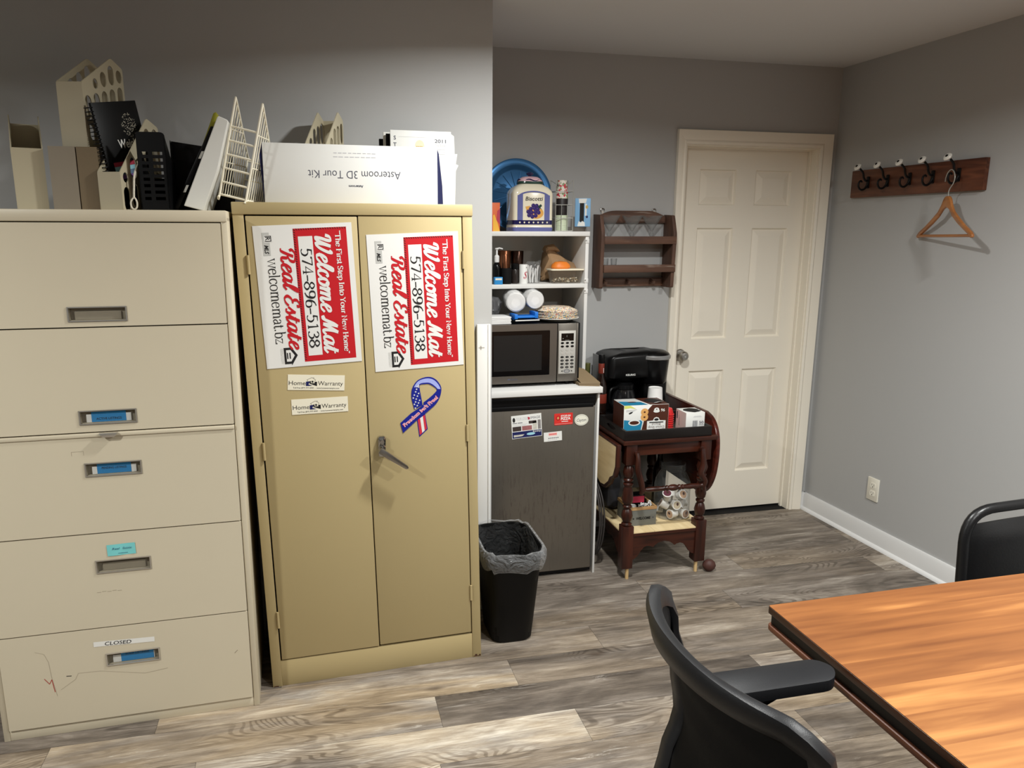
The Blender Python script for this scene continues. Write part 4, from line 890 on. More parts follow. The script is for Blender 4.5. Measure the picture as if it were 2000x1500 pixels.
b = MB(); b.box(0.0165, 0.002, 0.0525, 0.2985, 0.008, 0.2535, M_glass_b); b.prism([(0.04, 0.075), (0.262, 0.075), (0.262, 0.235), (0.04, 0.235)], 0.0012, 0.002, mat('oven_mesh', (26, 26, 26), 0.3), 'XZ'); b.build('door_window', dd)
b = MB(Matrix.Translation((0.118, -0.0004, 0.034)) @ Matrix.Rotation(PI / 2, 4, 'X')); b.disc(-0.008, 0.003, 0.007, 0.0035, M_gtxt, 0).text('Emerson', 0.002, 0.0, 0.0075, M_gtxt, 0, 0.030, 0.02); b.build('badge', dd)
b = MB(); b.box(0.336, 0, 0.018, MW, 0.0135, MH, M_ss, 0.003); cp = b.build('control_panel', mw_)
b = MB(); b.box(0.341, -0.0015, 0.054, MW - 0.006, 0.0, 0.250, M_panel, 0.0006); b.build('keypad_plate', cp)
b = MB(Matrix.Translation((0, -0.0018, 0)) @ Matrix.Rotation(PI / 2, 4, 'X')); b.rect(0.352, 0.204, 0.411, 0.238, M_glass_b, 0)
M_lcd = mat('display_grey', (150, 156, 150), 0.4); b.text('1', 0.378, 0.221, 0.009, M_lcd, 0.0002, None, 0.0, align='CENTER').rect(0.358, 0.213, 0.362, 0.216, M_lcd, 0.0002).rect(0.37, 0.206, 0.39, 0.2075, M_lcd, 0.0002); b.build('display', cp)
for r in range(8):
    for c in range(3):
        b = MB(Matrix.Translation((0.3575 + 0.0235 * c, -0.0015, 0.1945 - 0.0155 * r - (0.002 if r > 3 else 0))) @ Matrix.Rotation(PI / 2, 4, 'X'))
        b.prism(oval(0, 0, 0.0075, 0.0046, 18), 0, 0.0012, M_bplas if r not in (2, 3) else M_panel); 
        if r in (2, 3): b.prism(oval(0, 0, 0.0075, 0.0046, 18), 0.0, 0.0006, M_gtxt, holes=[oval(0, 0, 0.0062, 0.0036, 18)]); b.T = b.T @ Matrix.Translation((0, 0, 0.0008))
        if r >= 4: b.text(('1', '2', '3', '4', '5', '6', '7', '8', '9', 'C', '0', 'T')[3 * (r - 4) + c], 0, -0.002, 0.004, M_card, 0.0014, None, 0, align='CENTER')
        b.build('button', cp)
b = MB(Matrix.Translation((0.381, -0.0015, 0.066)) @ Matrix.Rotation(PI / 2, 4, 'X')); b.prism(oval(0, 0, 0.015, 0.0085, 20), 0, 0.001, M_gtxt, holes=[oval(0, 0, 0.0125, 0.0065, 20)]).rect(-0.01, -0.001, 0.01, 0.001, M_gtxt, 0.0005)
for s in (-1, 1): b.poly([(s * 0.028, 0), (s * 0.020, 0.004), (s * 0.020, -0.004)][::s], M_black, 0.0006)
b.build('start_button', cp)

# ------------------------------------------------------------------ on the microwave (top at z = 1.193)
MT = 1.1935
M_patt = None
def speckle(name, base, cols, scale=260, width=None):
    m, N, L, bs = nodes_of(name); bs.inputs['Roughness'].default_value = 0.6
    tc = N.new('ShaderNodeTexCoord'); vo = N.new('ShaderNodeTexVoronoi'); vo.inputs['Scale'].default_value = scale; L.new(tc.outputs['Object'], vo.inputs['Vector'])
    sp = N.new('ShaderNodeSeparateColor'); L.new(vo.outputs['Color'], sp.inputs[0]); rp = N.new('ShaderNodeValToRGB'); rp.color_ramp.interpolation = 'CONSTANT'; L.new(sp.outputs[0], rp.inputs[0])
    rp.color_ramp.elements[0].color = lin(base); rp.color_ramp.elements[1].color = lin(cols[-1]); rp.color_ramp.elements[1].position = 0.93
    for i, c in enumerate(cols[:-1]): e = rp.color_ramp.elements.new(0.45 + 0.48 * i / max(1, len(cols) - 1)); e.color = lin(c)
    L.new(rp.outputs[0], bs.inputs['Base Color']); return m
M_conf = speckle('confetti_print', (226, 216, 200), [(214, 176, 142), (110, 140, 148), (200, 128, 104), (226, 196, 120), (88, 120, 140)], 240)
def plate(z0, r, m, h=0.013, up=1):
    return [(0, z0), (r * 0.68, z0), (r * 0.74, z0 + 0.002), (r * 0.97, z0 + h), (r, z0 + h), (r, z0 + h + 0.001), (r * 0.96, z0 + h + 0.0015)]
pg = 'paper plates in a stack on the microwave'
for k in range(10):
    b = MB(); z0 = 0
    inv = k >= 1
    r = 0.097 if inv else 0.105
    prof = [(0, 0.0), (r * 0.66, 0.0), (r * 0.72, 0.003), (r * 0.98, 0.014), (r, 0.0145), (r, 0.0165), (r * 0.97, 0.0165), (r * 0.72, 0.0055), (r * 0.66, 0.0025), (0, 0.0025)]
    if inv: prof = [(q, 0.0145 - z) for q, z in prof]; prof = [(q, max(z + 0.002, 0)) for q, z in prof]
    b.lathe(prof, M_conf if inv else M_paper, 32)
    solo('paper_plate', b, 'white paper plate at the bottom of the stack on the microwave' if not inv else 'confetti-patterned paper plate in the inverted stack on the microwave', 'plate', (1.092 + 0.0015 * (k % 3), 3.262, MT + (0 if k == 0 else 0.0135 + 0.0043 * (k - 1))), 0.7 * k, pg)
M_foam = mat('white_foam', (220, 219, 217), 0.6, var=0.015)
M_bag = film('clear_bag', (190, 191, 191), 0.07, 0.12, 0.8, edge=0.35)
for i, (x, y, z, L_, lab) in enumerate(((0.884, 3.205, 1.286, 0.20, 'left roll of white foam plates in a clear sleeve above the blue packet'), (0.980, 3.225, 1.2925, 0.20, 'right roll of white foam plates in a clear sleeve, higher of the two'))):
    t = thing('foam_plate_roll', lab, 'plates', (x, y, z), group='sleeves of foam plates', rot=(-PI / 2 + 0.05, 0, -0.16 + 0.1 * i))
    b = MB()
    for k in range(12): b.lathe([(0, k * 0.015), (0.038, k * 0.015), (0.0435 if i == 0 else 0.041, k * 0.015 + 0.004), (0.0435 if i == 0 else 0.041, k * 0.015 + 0.007), (0.036, k * 0.015 + 0.011), (0, k * 0.015 + 0.011)], M_foam, 28)
    b.build('plates', t)
    b = MB(); wb = lambda a, zz: 0.05 * math.sin(5 * a + zz * 40) + 0.035 * math.sin(9 * a + 2)
    q_ = 1.0 if i == 0 else 0.93; b.lathe([(r * q_, z) for r, z in ((0.020, -0.006), (0.044, -0.002), (0.0465, 0.03), (0.047, 0.10), (0.047, 0.16), (0.043, 0.185), (0.010, 0.196))], M_bag, 40, wob=wb); b.build('sleeve', t)
M_pblue = mat('blue_packet', (30, 110, 200), 0.35, var=0.08, scale=30)
b = MB(); b.grid([[(-0.062 + 0.0124 * i, -0.045 + 0.02 * j, 0.016 + 0.004 * math.sin(i * 0.9 + j) + 0.006 * (1 - abs(i - 5) / 5)) for j in range(6)] for i in range(11)], M_pblue, 0.014)
b.box(-0.058, -0.05, 0.024, 0.048, 0.02, 0.033, M_pblue, 0.002)
b.box(-0.06, -0.052, 0.020, -0.045, 0.02, 0.042, M_pblue, 0.002).box(0.036, -0.052, 0.022, 0.052, 0.02, 0.050, M_pblue, 0.002)
b.box(-0.055, -0.0475, 0.011, 0.06, -0.0465, 0.016, M_card)
solo('napkin_packet', b, 'torn bright blue packet lying on the microwave under the foam plate rolls', 'packet', (0.925, 3.225, MT), 0.08)
b = MB(); 
for k in range(5): b.box(-0.06, -0.05, 0.0065 * k, 0.06 - 0.002 * (k % 2), 0.06, 0.0065 * k + 0.006, M_foam, 0.002)
solo('napkin_stack', b, 'stack of white napkins at the left edge of the microwave top', 'napkins', (0.792, 3.215, MT), 0.05)
M_bag2 = film('grey_bag', (120, 120, 122), 0.35, 0.15, 0.9)
b = MB(); b.lathe([(0, -0.045), (0.03, -0.04), (0.045, -0.01), (0.048, 0.02), (0.03, 0.045), (0, 0.05)], M_bag2, 24, wob=lambda a, z: 0.16 * math.sin(3 * a + 60 * z) + 0.08 * math.sin(7 * a))
solo('plastic_bag', b, 'crumpled clear plastic bag behind the napkins on the microwave', 'bag', (0.80, 3.33, MT + 0.060))

# flattened cardboard on the counter
M_kraft = mat('kraft_cardboard', (126, 108, 82), 0.7, var=0.05)
b = MB(); b.prism([(0, 0), (0.088, -0.03), (0.108, 0.02), (0.072, 0.16), (-0.002, 0.20)], 0, 0.006, M_kraft).prism([(0, 0.004), (0.090, -0.028), (0.100, 0.03), (0.06, 0.17), (0.0, 0.2)], 0.007, 0.012, M_kraft)
b.add([(0.008, 0.0, 0.012), (0.095, -0.016, 0.013), (0.064, 0.115, 0.052), (0.000, 0.185, 0.064), (0.0, 0.19, 0.066), (0.066, 0.118, 0.055), (0.0955, -0.015, 0.0145), (0.008, 0.001, 0.0145)], [(0, 1, 2, 3), (7, 4, 5, 6), (0, 7, 6, 1), (1, 6, 5, 2), (2, 5, 4, 3), (3, 4, 7, 0)], M_kraft)
solo('cardboard_sheet', b, 'folded piece of brown cardboard between the microwave and the counter end', 'cardboard', (1.160, 3.115, 0.9105), 0.0)

# ------------------------------------------------------------------ middle shelf (top at z = 1.359)
ST = 1.359
M_cobalt = mat('box_blue', (40, 130, 190), 0.5, var=0.04); M_copper = mat('copper', (130, 84, 60), 0.25, metal=0.9, var=0.05)
t = thing('pump_bottle', 'dark soap bottle with a white pump at the left of the middle shelf', 'bottle', (0.830, 3.345, ST))
b = MB(); b.lathe([(0, 0), (0.018, 0), (0.019, 0.004), (0.019, 0.075), (0.015, 0.09), (0.008, 0.097), (0.008, 0.10), (0, 0.10)], M_glass_b, 20); b.build('body', t)
b = MB(); b.lathe([(0.0105, 0.098), (0.0115, 0.102), (0.0115, 0.125), (0.008, 0.130), (0.0045, 0.131), (0.004, 0.155), (0.009, 0.157), (0.009, 0.162), (0, 0.163)], M_foam, 18); b.tube([(0, 0, 0.160), (0.012, -0.004, 0.162), (0.026, -0.008, 0.158)], 0.0032, M_foam, 8); b.build('pump', t)
b = MB(); b.box(-0.018, -0.012, 0, 0.020, 0.012, 0.033, M_cobalt, 0.001).box(-0.014, -0.0125, 0.020, 0.016, -0.012, 0.028, M_cream); solo('soap_box', b, 'small blue box in front of the pump bottle', 'box', (0.826, 3.308, ST))
def tumbler(h, r0, r1, m): return MB().lathe([(0, 0), (r0, 0), (r0 + 0.001, 0.003), (r1, h - 0.002), (r1 - 0.001, h), (r1 - 0.003, h), (r0 - 0.001, 0.006), (0, 0.006)], m, 28)
solo('copper_tumbler', tumbler(0.148, 0.027, 0.034, M_copper), 'tall copper tumbler behind the black cups on the middle shelf', 'tumbler', (0.892, 3.455, ST))
solo('steel_tumbler', tumbler(0.146, 0.026, 0.032, mat('dark_copper', (66, 48, 40), 0.2, metal=0.9)), 'dark bronze tumbler right of the tall copper one', 'tumbler', (0.960, 3.47, ST))
solo('slim_tumbler', tumbler(0.126, 0.012, 0.014, M_copper), 'slim copper tumbler standing in the black cup', 'tumbler', (0.868, 3.338, ST + 0.007))
b = MB(); b.lathe([(0, 0), (0.024, 0), (0.025, 0.003), (0.0255, 0.07), (0.024, 0.072), (0.0225, 0.071), (0.022, 0.006), (0, 0.006)], M_bmatt, 24); solo('black_cup', b, 'matt black cup holding a slim tumbler on the middle shelf', 'cup', (0.872, 3.337, ST))
t = thing('spice_jar', 'small spice jar with a black lid beside the salt canister', 'jar', (0.916, 3.345, ST))
M_smoked = mat('dark_spice', (38, 32, 30), 0.2, var=0.2)
b = MB(); b.lathe([(0, 0), (0.016, 0), (0.017, 0.003), (0.017, 0.062), (0.014, 0.068), (0, 0.068)], M_smoked, 20); b.rect(0, 0, 0, 0, M_smoked); b.build('body', t)
b = MB(); b.lathe([(0.0165, 0.066), (0.0175, 0.068), (0.0175, 0.090), (0.016, 0.092), (0, 0.092)], M_bplas, 20); b.build('lid', t)
t = thing('salt_canister', 'white salt canister with a red letter on the middle shelf', 'canister', (0.955, 3.338, ST), 0.0)
b = MB(); b.lathe([(0, 0), (0.020, 0), (0.020, 0.086), (0.019, 0.088), (0, 0.088)], M_card, 28)
def wrapt(b, tx, h, z, r, m, w=None, shear=0, a0=-PI / 2, bold=0.02):
    vs, fs, x0, x1, y1 = glyphs(tx, bold, shear); k = h / 0.73; kx = w / (x1 - x0) if w else k
    out = []
    for p, q in vs: a = a0 + ((p - (x0 + x1) / 2) * kx) / r; out.append((r * math.cos(a), r * math.sin(a), z + q * k))
    b.add(out, fs, m)
wrapt(b, 'S', 0.034, 0.024, 0.0205, M_pr, 0.020, 0.3, -PI / 2 + 0.25); wrapt(b, '*', 0.012, 0.066, 0.0205, M_gtxt, 0.006, 0, -PI / 2 + 0.5)
b.build('body', t)
# bag of plastic cutlery
t = thing('cutlery_bag', 'clear bag of white plastic cutlery right of the salt canister', 'bag', (1.008, 3.372, ST))
b = MB(); rng = random.Random(4)
for i in range(16):
    x, y = rng.uniform(-0.024, 0.024), rng.uniform(-0.02, 0.03); a, h = rng.uniform(-0.25, 0.25), rng.uniform(0.06, 0.085)
    b.tube([(x, y, 0.003), (x + a * 0.03, y, h * 0.5), (x + a * 0.06, y, h)], lambda q: 0.0025 + 0.0035 * max(0, q - 0.6), M_foam, 5)
b.build('cutlery', t)
b = MB(); b.lathe([(0, 0.0005), (0.034, 0.001), (0.038, 0.02), (0.037, 0.07), (0.030, 0.092), (0.024, 0.10)], M_bag, 30, wob=lambda a, z: 0.07 * math.sin(4 * a + 50 * z) + 0.05 * math.sin(9 * a)); b.build('bag_film', t)
# brown paper bag, crumpled, lying over
t = thing('paper_bag', 'crumpled brown paper bag behind the clear tub on the middle shelf', 'bag', (1.150, 3.445, ST))
rng = random.Random(11); M_pbag = mat('brown_paper', (150, 120, 88), 0.75, var=0.08, scale=14, bump=0.5, bscale=25)
ring = lambda x, ry, rz_, zc: [(x + rng.uniform(-0.006, 0.006), ry * math.cos(a) * rng.uniform(0.88, 1.08), zc + rz_ * math.sin(a) * rng.uniform(0.9, 1.08)) for a in [2 * PI * k / 14 for k in range(14)]]
P = [ring(x, ry, rz_, zc) for x, ry, rz_, zc in ((-0.078, 0.02, 0.014, 0.02), (-0.068, 0.045, 0.04, 0.042), (-0.058, 0.055, 0.07, 0.080), (-0.045, 0.06, 0.078, 0.084), (-0.015, 0.062, 0.070, 0.075), (0.02, 0.062, 0.060, 0.066), (0.055, 0.06, 0.048, 0.053), (0.085, 0.052, 0.042, 0.046), (0.096, 0.035, 0.03, 0.044))]
P = [[(x, y, max(z, 0.001)) for x, y, z in r + r[:1]] for r in P]
b = MB(); b.grid(P, M_pbag)
b.add([p for p in P[0][:-1]], [list(range(14))], M_pbag).add([p for p in P[-1][:-1]], [list(range(13, -1, -1))], M_pbag); b.build('bag', t, smooth=15)
b = MB(); 
Q = [ring(x, 0.03 * f, 0.018 * f, zc) for x, f, zc in ((-0.062, 0.8, 0.148), (-0.05, 1.0, 0.156), (-0.02, 1.0, 0.160), (0.005, 0.7, 0.150))]
b.grid([[p for p in r + r[:1]] for r in Q], M_pbag).add(Q[0], [list(range(14))], M_pbag).add(Q[-1], [list(range(13, -1, -1))], M_pbag); b.build('folded_top', t, smooth=15)
# clear tub and the orange bun pack on it
M_tub = film('clear_tub', (150, 138, 122), 0.22, 0.12, edge=0.35)
t = thing('plastic_tub', 'clear plastic tub with a cream lid at the right of the middle shelf', 'tub', (1.158, 3.338, ST))
def rr(w, d, r): return rnd([(-w, -d), (w, -d), (w, d), (-w, d)], r, 5)
b = MB(); lo, hi = rr(0.066, 0.036, 0.014), rr(0.078, 0.044, 0.016); n = len(lo)
b.add([(x, y, 0.001) for x, y in lo] + [(x, y, 0.060) for x, y in hi], [(i, (i + 1) % n, n + (i + 1) % n, n + i) for i in range(n)] + [list(range(n - 1, -1, -1))], M_tub); b.build('tub', t)
b = MB(); b.prism(rr(0.082, 0.047, 0.017), 0.060, 0.066, mat('cream_lid', (232, 224, 200), 0.4), bev=0.0015); b.build('lid', t)
b = MB(); rng = random.Random(3); M_nut = mat('trail_mix', (166, 146, 116), 0.7, var=0.3, scale=60)
for i in range(46): b.lathe([(0, -0.004), (0.0045, -0.001), (0.004, 0.003), (0, 0.005)], M_nut if i % 3 else M_cream, 7, (rng.uniform(-0.057, 0.057), rng.uniform(-0.027, 0.027), 0.007 + rng.random() * 0.016))
tag(b.build('snack_mix', t), kind='stuff')
b = MB(); b.lathe([(0, 0), (0.040, 0.0), (0.045, 0.006), (0.042, 0.018), (0.028, 0.031), (0.0, 0.035)], mat('orange_glaze', (216, 120, 40), 0.45, var=0.08, scale=30), 24, sx=1.05, sy=0.62, wob=lambda a, z: 0.03 * math.sin(3 * a + 1))
solo('orange_bun', b, 'orange bun resting on the lid of the clear tub', 'food', (1.140, 3.352, ST + 0.0662))

# ------------------------------------------------------------------ top shelf (top at z = 1.596)
TT = 1.596
M_pbl = mat('blue_metallic_foil', (62, 112, 160), 0.28, metal=0.6, var=0.18, scale=5)
b = MB(); prof = [(0, 0.0), (0.118, 0.0), (0.128, 0.004), (0.140, 0.018), (0.146, 0.020), (0.168, 0.022), (0.172, 0.020), (0.172, 0.018), (0.168, 0.019), (0.146, 0.017), (0.141, 0.015), (0.130, 0.0015), (0.118, -0.002), (0, -0.002)]
b.lathe(prof, M_pbl, 72, wob=lambda a, z: 0.006 * math.sin(36 * a) if z > 0.0165 else 0)
for i in range(16):
    a = 2 * PI * i / 16 + 0.1; b.tube([(0.03 * math.cos(a), 0.03 * math.sin(a), 0.0), (0.115 * math.cos(a + 0.12), 0.115 * math.sin(a + 0.12), 0.0)], 0.0022, M_pbl, 6)
solo('foil_platter', b, 'round blue foil platter propped against the wall on the top shelf', 'platter', (0.985, 3.578, TT + 0.170), rot=(PI / 2 - 0.12, 0, 0))
M_orng = mat('orange_carton', (206, 98, 52), 0.5, var=0.05); M_yel = mat('carton_yellow', (226, 170, 60), 0.5)
b = MB(); b.box(0, 0, 0, 0.062, 0.05, 0.126, M_orng, 0.001); b.T = Matrix.Translation((0, -0.0004, 0)) @ Matrix.Rotation(PI / 2, 4, 'X'); b.poly([(0.03, 0.0), (0.062, 0.0), (0.05, 0.04), (0.036, 0.075), (0.03, 0.07)], M_yel).poly([(0.045, 0.05), (0.062, 0.03), (0.062, 0.1), (0.05, 0.09)], M_pr)
solo('orange_carton', b, 'orange and yellow carton at the left end of the top shelf', 'box', (0.778, 3.33, TT))
# biscotti jar
M_cer = mat('glazed_cream', (222, 214, 192), 0.15, var=0.03, spec=0.6); M_cperi = mat('glazed_periwinkle', (96, 100, 152), 0.15, var=0.06, spec=0.6); M_cnavy = mat('glazed_navy', (30, 28, 74), 0.15, var=0.08, spec=0.6)
M_cgreen = mat('glazed_green', (36, 62, 54), 0.2, var=0.1); M_cpink = mat('glazed_pink', (206, 168, 176), 0.2); M_cgrape = mat('glazed_grape', (58, 42, 100), 0.15, var=0.1); M_copch = mat('glazed_ochre', (214, 160, 84), 0.2, var=0.05)
jr = thing('biscotti_jar', 'square cream ceramic jar painted with grapes on the top shelf', 'jar', (0.998, 3.400, TT), 0.05)
b = MB()
def sqring(w, z, c): p = rnd([(-w, -w * 0.62), (w, -w * 0.62), (w, w * 0.62), (-w, w * 0.62)], c, 4); return [(x, y, z) for x, y in p]
def loft(rings, m):
    n = len(rings[0]); b.add([p for r in rings for p in r], [(k * n + i, k * n + (i + 1) % n, (k + 1) * n + (i + 1) % n, (k + 1) * n + i) for k in range(len(rings) - 1) for i in range(n)], m)
loft([sqring(0.0955, 0, 0.02), sqring(0.098, 0.004, 0.02), sqring(0.098, 0.018, 0.02)], M_cperi)
loft([sqring(0.098, 0.018, 0.02), sqring(0.0965, 0.022, 0.02), sqring(0.0965, 0.030, 0.02)], M_cer)
loft([sqring(0.0965, 0.030, 0.02), sqring(0.0965, 0.050, 0.02)], M_cnavy)
loft([sqring(0.0965, 0.050, 0.02), sqring(0.0965, 0.168, 0.02), sqring(0.094, 0.180, 0.025), sqring(0.082, 0.196, 0.032), sqring(0.062, 0.208, 0.032), sqring(0.056, 0.212, 0.03)], M_cer)
b.add(sqring(0.0955, 0, 0.02), [list(range(len(sqring(0.09, 0, 0.02)) - 1, -1, -1))], M_cperi)
b.T = Matrix.Translation((0, -0.0604, 0)) @ Matrix.Rotation(PI / 2, 4, 'X')
for s in (-1, 1): b.poly([(s * 0.078, 0.050), (s * 0.052, 0.050), (s * 0.052, 0.168), (s * 0.078, 0.160)][::s], M_cperi, 0.0)
arc = [(0.078 * math.cos(a), 0.150 + 0.030 * math.sin(a)) for a in [PI * i / 16 for i in range(17)]]
for p, q in zip(arc, arc[1:]): b.poly([p, q, (q[0] * 0.94, q[1] - 0.006), (p[0] * 0.94, p[1] - 0.006)], M_cperi, 0.0006 - 0.0002)
for i in range(7): b.disc(-0.066 + 0.022 * i, 0.040, 0.004, 0.004, M_cer, 0.0004, 12)
b.text('Biscotti', 0.002, 0.137, 0.018, M_black, 0.0004, 0.084, 0.012, 0.15, 'CENTER')
b.disc(0.012, 0.082, 0.036, 0.026, M_copch, 0.0002); b.poly([(-0.040, 0.11), (-0.018, 0.114), (-0.014, 0.088), (-0.034, 0.092)], M_copch, 0.0002)
for i, (x, y) in enumerate(((-0.022, 0.072), (-0.006, 0.066), (0.010, 0.070), (-0.026, 0.088), (-0.010, 0.084), (0.008, 0.086), (0.024, 0.084), (-0.014, 0.100), (0.004, 0.103), (0.020, 0.099), (-0.002, 0.115), (0.014, 0.114))):
    b.disc(x, y, 0.0095, 0.0095, M_cgrape, 0.0004 + i * 0.00002, 16).disc(x - 0.003, y + 0.003, 0.0018, 0.0018, M_cperi, 0.0008, 8)
b.poly([(0.020, 0.112), (0.034, 0.122), (0.040, 0.114), (0.032, 0.106), (0.040, 0.098), (0.026, 0.104)], M_cgreen, 0.0007)
b.T = Matrix(); jb = b.build('body', jr)
b = MB(); 
loft([sqring(0.058, 0.2125, 0.03), sqring(0.060, 0.216, 0.03), sqring(0.058, 0.224, 0.03)], M_cgreen); loft([sqring(0.058, 0.224, 0.03), sqring(0.050, 0.236, 0.028)], M_cpink); loft([sqring(0.050, 0.236, 0.028), sqring(0.036, 0.244, 0.02), sqring(0.014, 0.247, 0.008), sqring(0.001, 0.247, 0.0005)], M_cpink)
b.tube([(0.058 * math.cos(a), 0.036 * math.sin(a), 0.229 + 0.004 * math.sin(6 * a)) for a in [2 * PI * k / 40 for k in range(40)]], 0.0025, M_cnavy, 6, True)
lid = b.build('lid', jr)
b = MB(); b.lathe([(0.008, 0.246), (0.007, 0.25), (0.016, 0.255), (0.017, 0.260), (0.010, 0.265), (0, 0.266)], M_cnavy, 20); b.build('knob', lid)
# wire cup holder with paper cups
t = thing('wire_cup_holder', 'silver wire holder of paper cups right of the biscotti jar', 'cup holder', (1.150, 3.385, TT))
b = MB(); M_wiresv = mat('silver_wire', (186, 186, 180), 0.3, metal=0.6)
for x in (-0.042, 0.042):
    for y in (-0.04, 0.04): b.tube([(x, y, 0.002), (x, y, 0.232)], 0.0018, M_wiresv, 6)
for x in (-0.014, 0.014): b.tube([(x, -0.04, 0.002), (x, -0.04, 0.118)], 0.0014, M_wiresv, 6)
for z in (0.002, 0.06, 0.120, 0.180): b.tube([(-0.042, -0.04, z), (0.042, -0.04, z), (0.042, 0.04, z), (-0.042, 0.04, z)], 0.0016, M_wiresv, 6, True)
b.tube([(-0.042, -0.04, 0.232), (-0.02, -0.02, 0.205), (-0.042, 0.04, 0.232)], 0.0014, M_wiresv, 6).tube([(0.042, -0.04, 0.232), (0.02, -0.02, 0.205), (0.042, 0.04, 0.232)], 0.0014, M_wiresv, 6)
b.build('frame', t)
M_cupg = mat('pale_green_cup', (196, 206, 178), 0.5, var=0.04); M_cupd = mat('coffee_cup_print', (34, 28, 28), 0.5, var=0.2, scale=40); M_cupr = speckle('floral_cup_print', (208, 202, 190), [(186, 44, 60), (120, 140, 100), (190, 60, 74), (220, 210, 200)], 120)
cg = 'paper cups in the wire holder'
for k in range(9): solo('paper_cup', MB().lathe([(0.026, 0), (0.031, 0.0), (0.0312, 0.004), (0.030, 0.0075), (0.025, 0.0075)], M_cupg, 24).lathe([(0.0255, 0.0005), (0.0005, 0.002)], M_cupg, 24), 'pale green paper cup rim nested low in the wire holder', 'cup', (1.150, 3.385, TT + 0.0036 + 0.0078 * k), group=cg)
solo('paper_cup', MB().lathe([(0, 0), (0.027, 0), (0.029, 0.072), (0.028, 0.074), (0, 0.070)], M_cupd, 24), 'dark coffee-print paper cup in the middle of the wire holder', 'cup', (1.150, 3.385, TT + 0.0745))
solo('paper_cup', MB().lathe([(0, 0), (0.030, 0), (0.030, 0.003), (0.022, 0.082), (0.0, 0.082)], M_cupr, 24), 'red floral paper cup at the top of the wire holder', 'cup', (1.150, 3.385, TT + 0.149))
# blue opened carton on a clear tray
M_cblue = mat('carton_blue', (64, 110, 160), 0.45, var=0.05); M_csky = mat('carton_sky', (120, 166, 204), 0.45, var=0.05)
b = MB(); b.lathe([(0, 0.001), (0.040, 0.001), (0.046, 0.020), (0.047, 0.022)], M_tub, 28); b.lathe([(0, 0.0195), (0.0445, 0.0195), (0.0445, 0.021), (0, 0.021)], M_tub, 28)
solo('clear_dish', b, 'low clear dish under the blue carton at the right end of the top shelf', 'dish', (1.250, 3.45, TT))
t = thing('blue_carton', 'opened blue carton with a black slot at the right end of the top shelf', 'box', (1.222, 3.40, TT + 0.0225), -0.35)
b = MB(); b.box(0, 0, 0, 0.072, 0.056, 0.130, M_csky, 0.001)
b.T = Matrix.Translation((0, -0.0004, 0)) @ Matrix.Rotation(PI / 2, 4, 'X')
b.rect(0.022, 0.022, 0.042, 0.108, M_black, 0).poly([(0.012, 0.002), (0.048, 0.002), (0.046, 0.02), (0.034, 0.026), (0.028, 0.018), (0.018, 0.026)], M_card, 0.0002).poly([(0.018, 0.108), (0.05, 0.108), (0.054, 0.128), (0.016, 0.128)], M_card, 0.0002).rect(0.046, 0.05, 0.054, 0.105, M_card, 0.0002).disc(0.055, 0.09, 0.006, 0.008, M_gold, 0.0003).disc(0.056, 0.045, 0.005, 0.006, M_navy, 0.0003)
b.T = Matrix.Translation((-0.0004, 0, 0)) @ Matrix.Rotation(-PI / 2, 4, 'Y') @ Matrix.Rotation(PI / 2, 4, 'Z') if False else Matrix(((0, 0, -1, -0.0004), (-1, 0, 0, 0.056), (0, 1, 0, 0), (0, 0, 0, 1)))
b.rect(0.004, 0.004, 0.052, 0.126, M_cblue, 0).prism(oval(0.028, 0.07, 0.009, 0.04), 0.0001, 0.0003, M_navy); [b.rect(0.0245, 0.042 + 0.0095 * i, 0.0315, 0.048 + 0.0095 * i, M_csky, 0.0006) for i in range(6)]
b.T = Matrix(); b.build('carton', t)
# ================================================================== drop-leaf tea cart
W_mah = wood('mahogany_upright', (34, 14, 9), (66, 30, 19), 0.32, 2, 5); W_mahx = wood('mahogany_across', (36, 15, 10), (70, 33, 21), 0.32, 0, 5); W_mahy = wood('mahogany_leaf', (50, 18, 12), (86, 34, 24), 0.25, 1, 5)
W_maple = wood('cream_board', (210, 186, 140), (232, 212, 168), 0.5, 1, 4); M_peg = wood('raw_dowel', (176, 146, 100), (206, 176, 128), 0.6, 2, 6)
CX, CY = 1.328, 2.975
ct = thing('tea_cart', 'dark mahogany drop-leaf tea cart between refrigerator and door', 'cart', (CX, CY, 0))
b = MB(); b.prism(rnd([(0, 0), (0.468, 0), (0.468, 0.61), (0, 0.61)], 0.008), 0.656, 0.675, W_mahx, bev=0.004); b.build('tabletop', ct)
def leg_bm(x, y):
    b = MB(Matrix.Translation((x, y, 0)))
    b.box(-0.0265, -0.0265, 0.055, 0.0265, 0.0265, 0.262, W_mah, 0.002).box(-0.0265, -0.0265, 0.560, 0.0265, 0.0265, 0.656, W_mah, 0.002)
    b.lathe([(0.020, 0.262), (0.024, 0.266), (0.024, 0.272), (0.016, 0.278), (0.022, 0.288), (0.0265, 0.310), (0.021, 0.334), (0.015, 0.344), (0.021, 0.352), (0.021, 0.358), (0.015, 0.364), (0.022, 0.372), (0.026, 0.392), (0.0225, 0.43), (0.018, 0.452), (0.023, 0.460), (0.023, 0.466), (0.016, 0.472), (0.022, 0.480), (0.022, 0.486), (0.0165, 0.492), (0.022, 0.502), (0.0265, 0.522), (0.021, 0.545), (0.017, 0.552), (0.022, 0.556), (0.022, 0.562)], W_mah, 20)
    return b
for x in (0.044, 0.414):
    for y in (0.034, 0.560):
        lg = leg_bm(x, y).build('leg', ct); q = MB(); q.cyl((x + (0.006 if x < 0.2 else -0.010), y - 0.012, 0.0), (x + (0.006 if x < 0.2 else -0.010), y - 0.012, 0.075), 0.0085, M_peg, seg=12); tag(q.build('dowel_foot', lg), 'pale raw wood dowel')
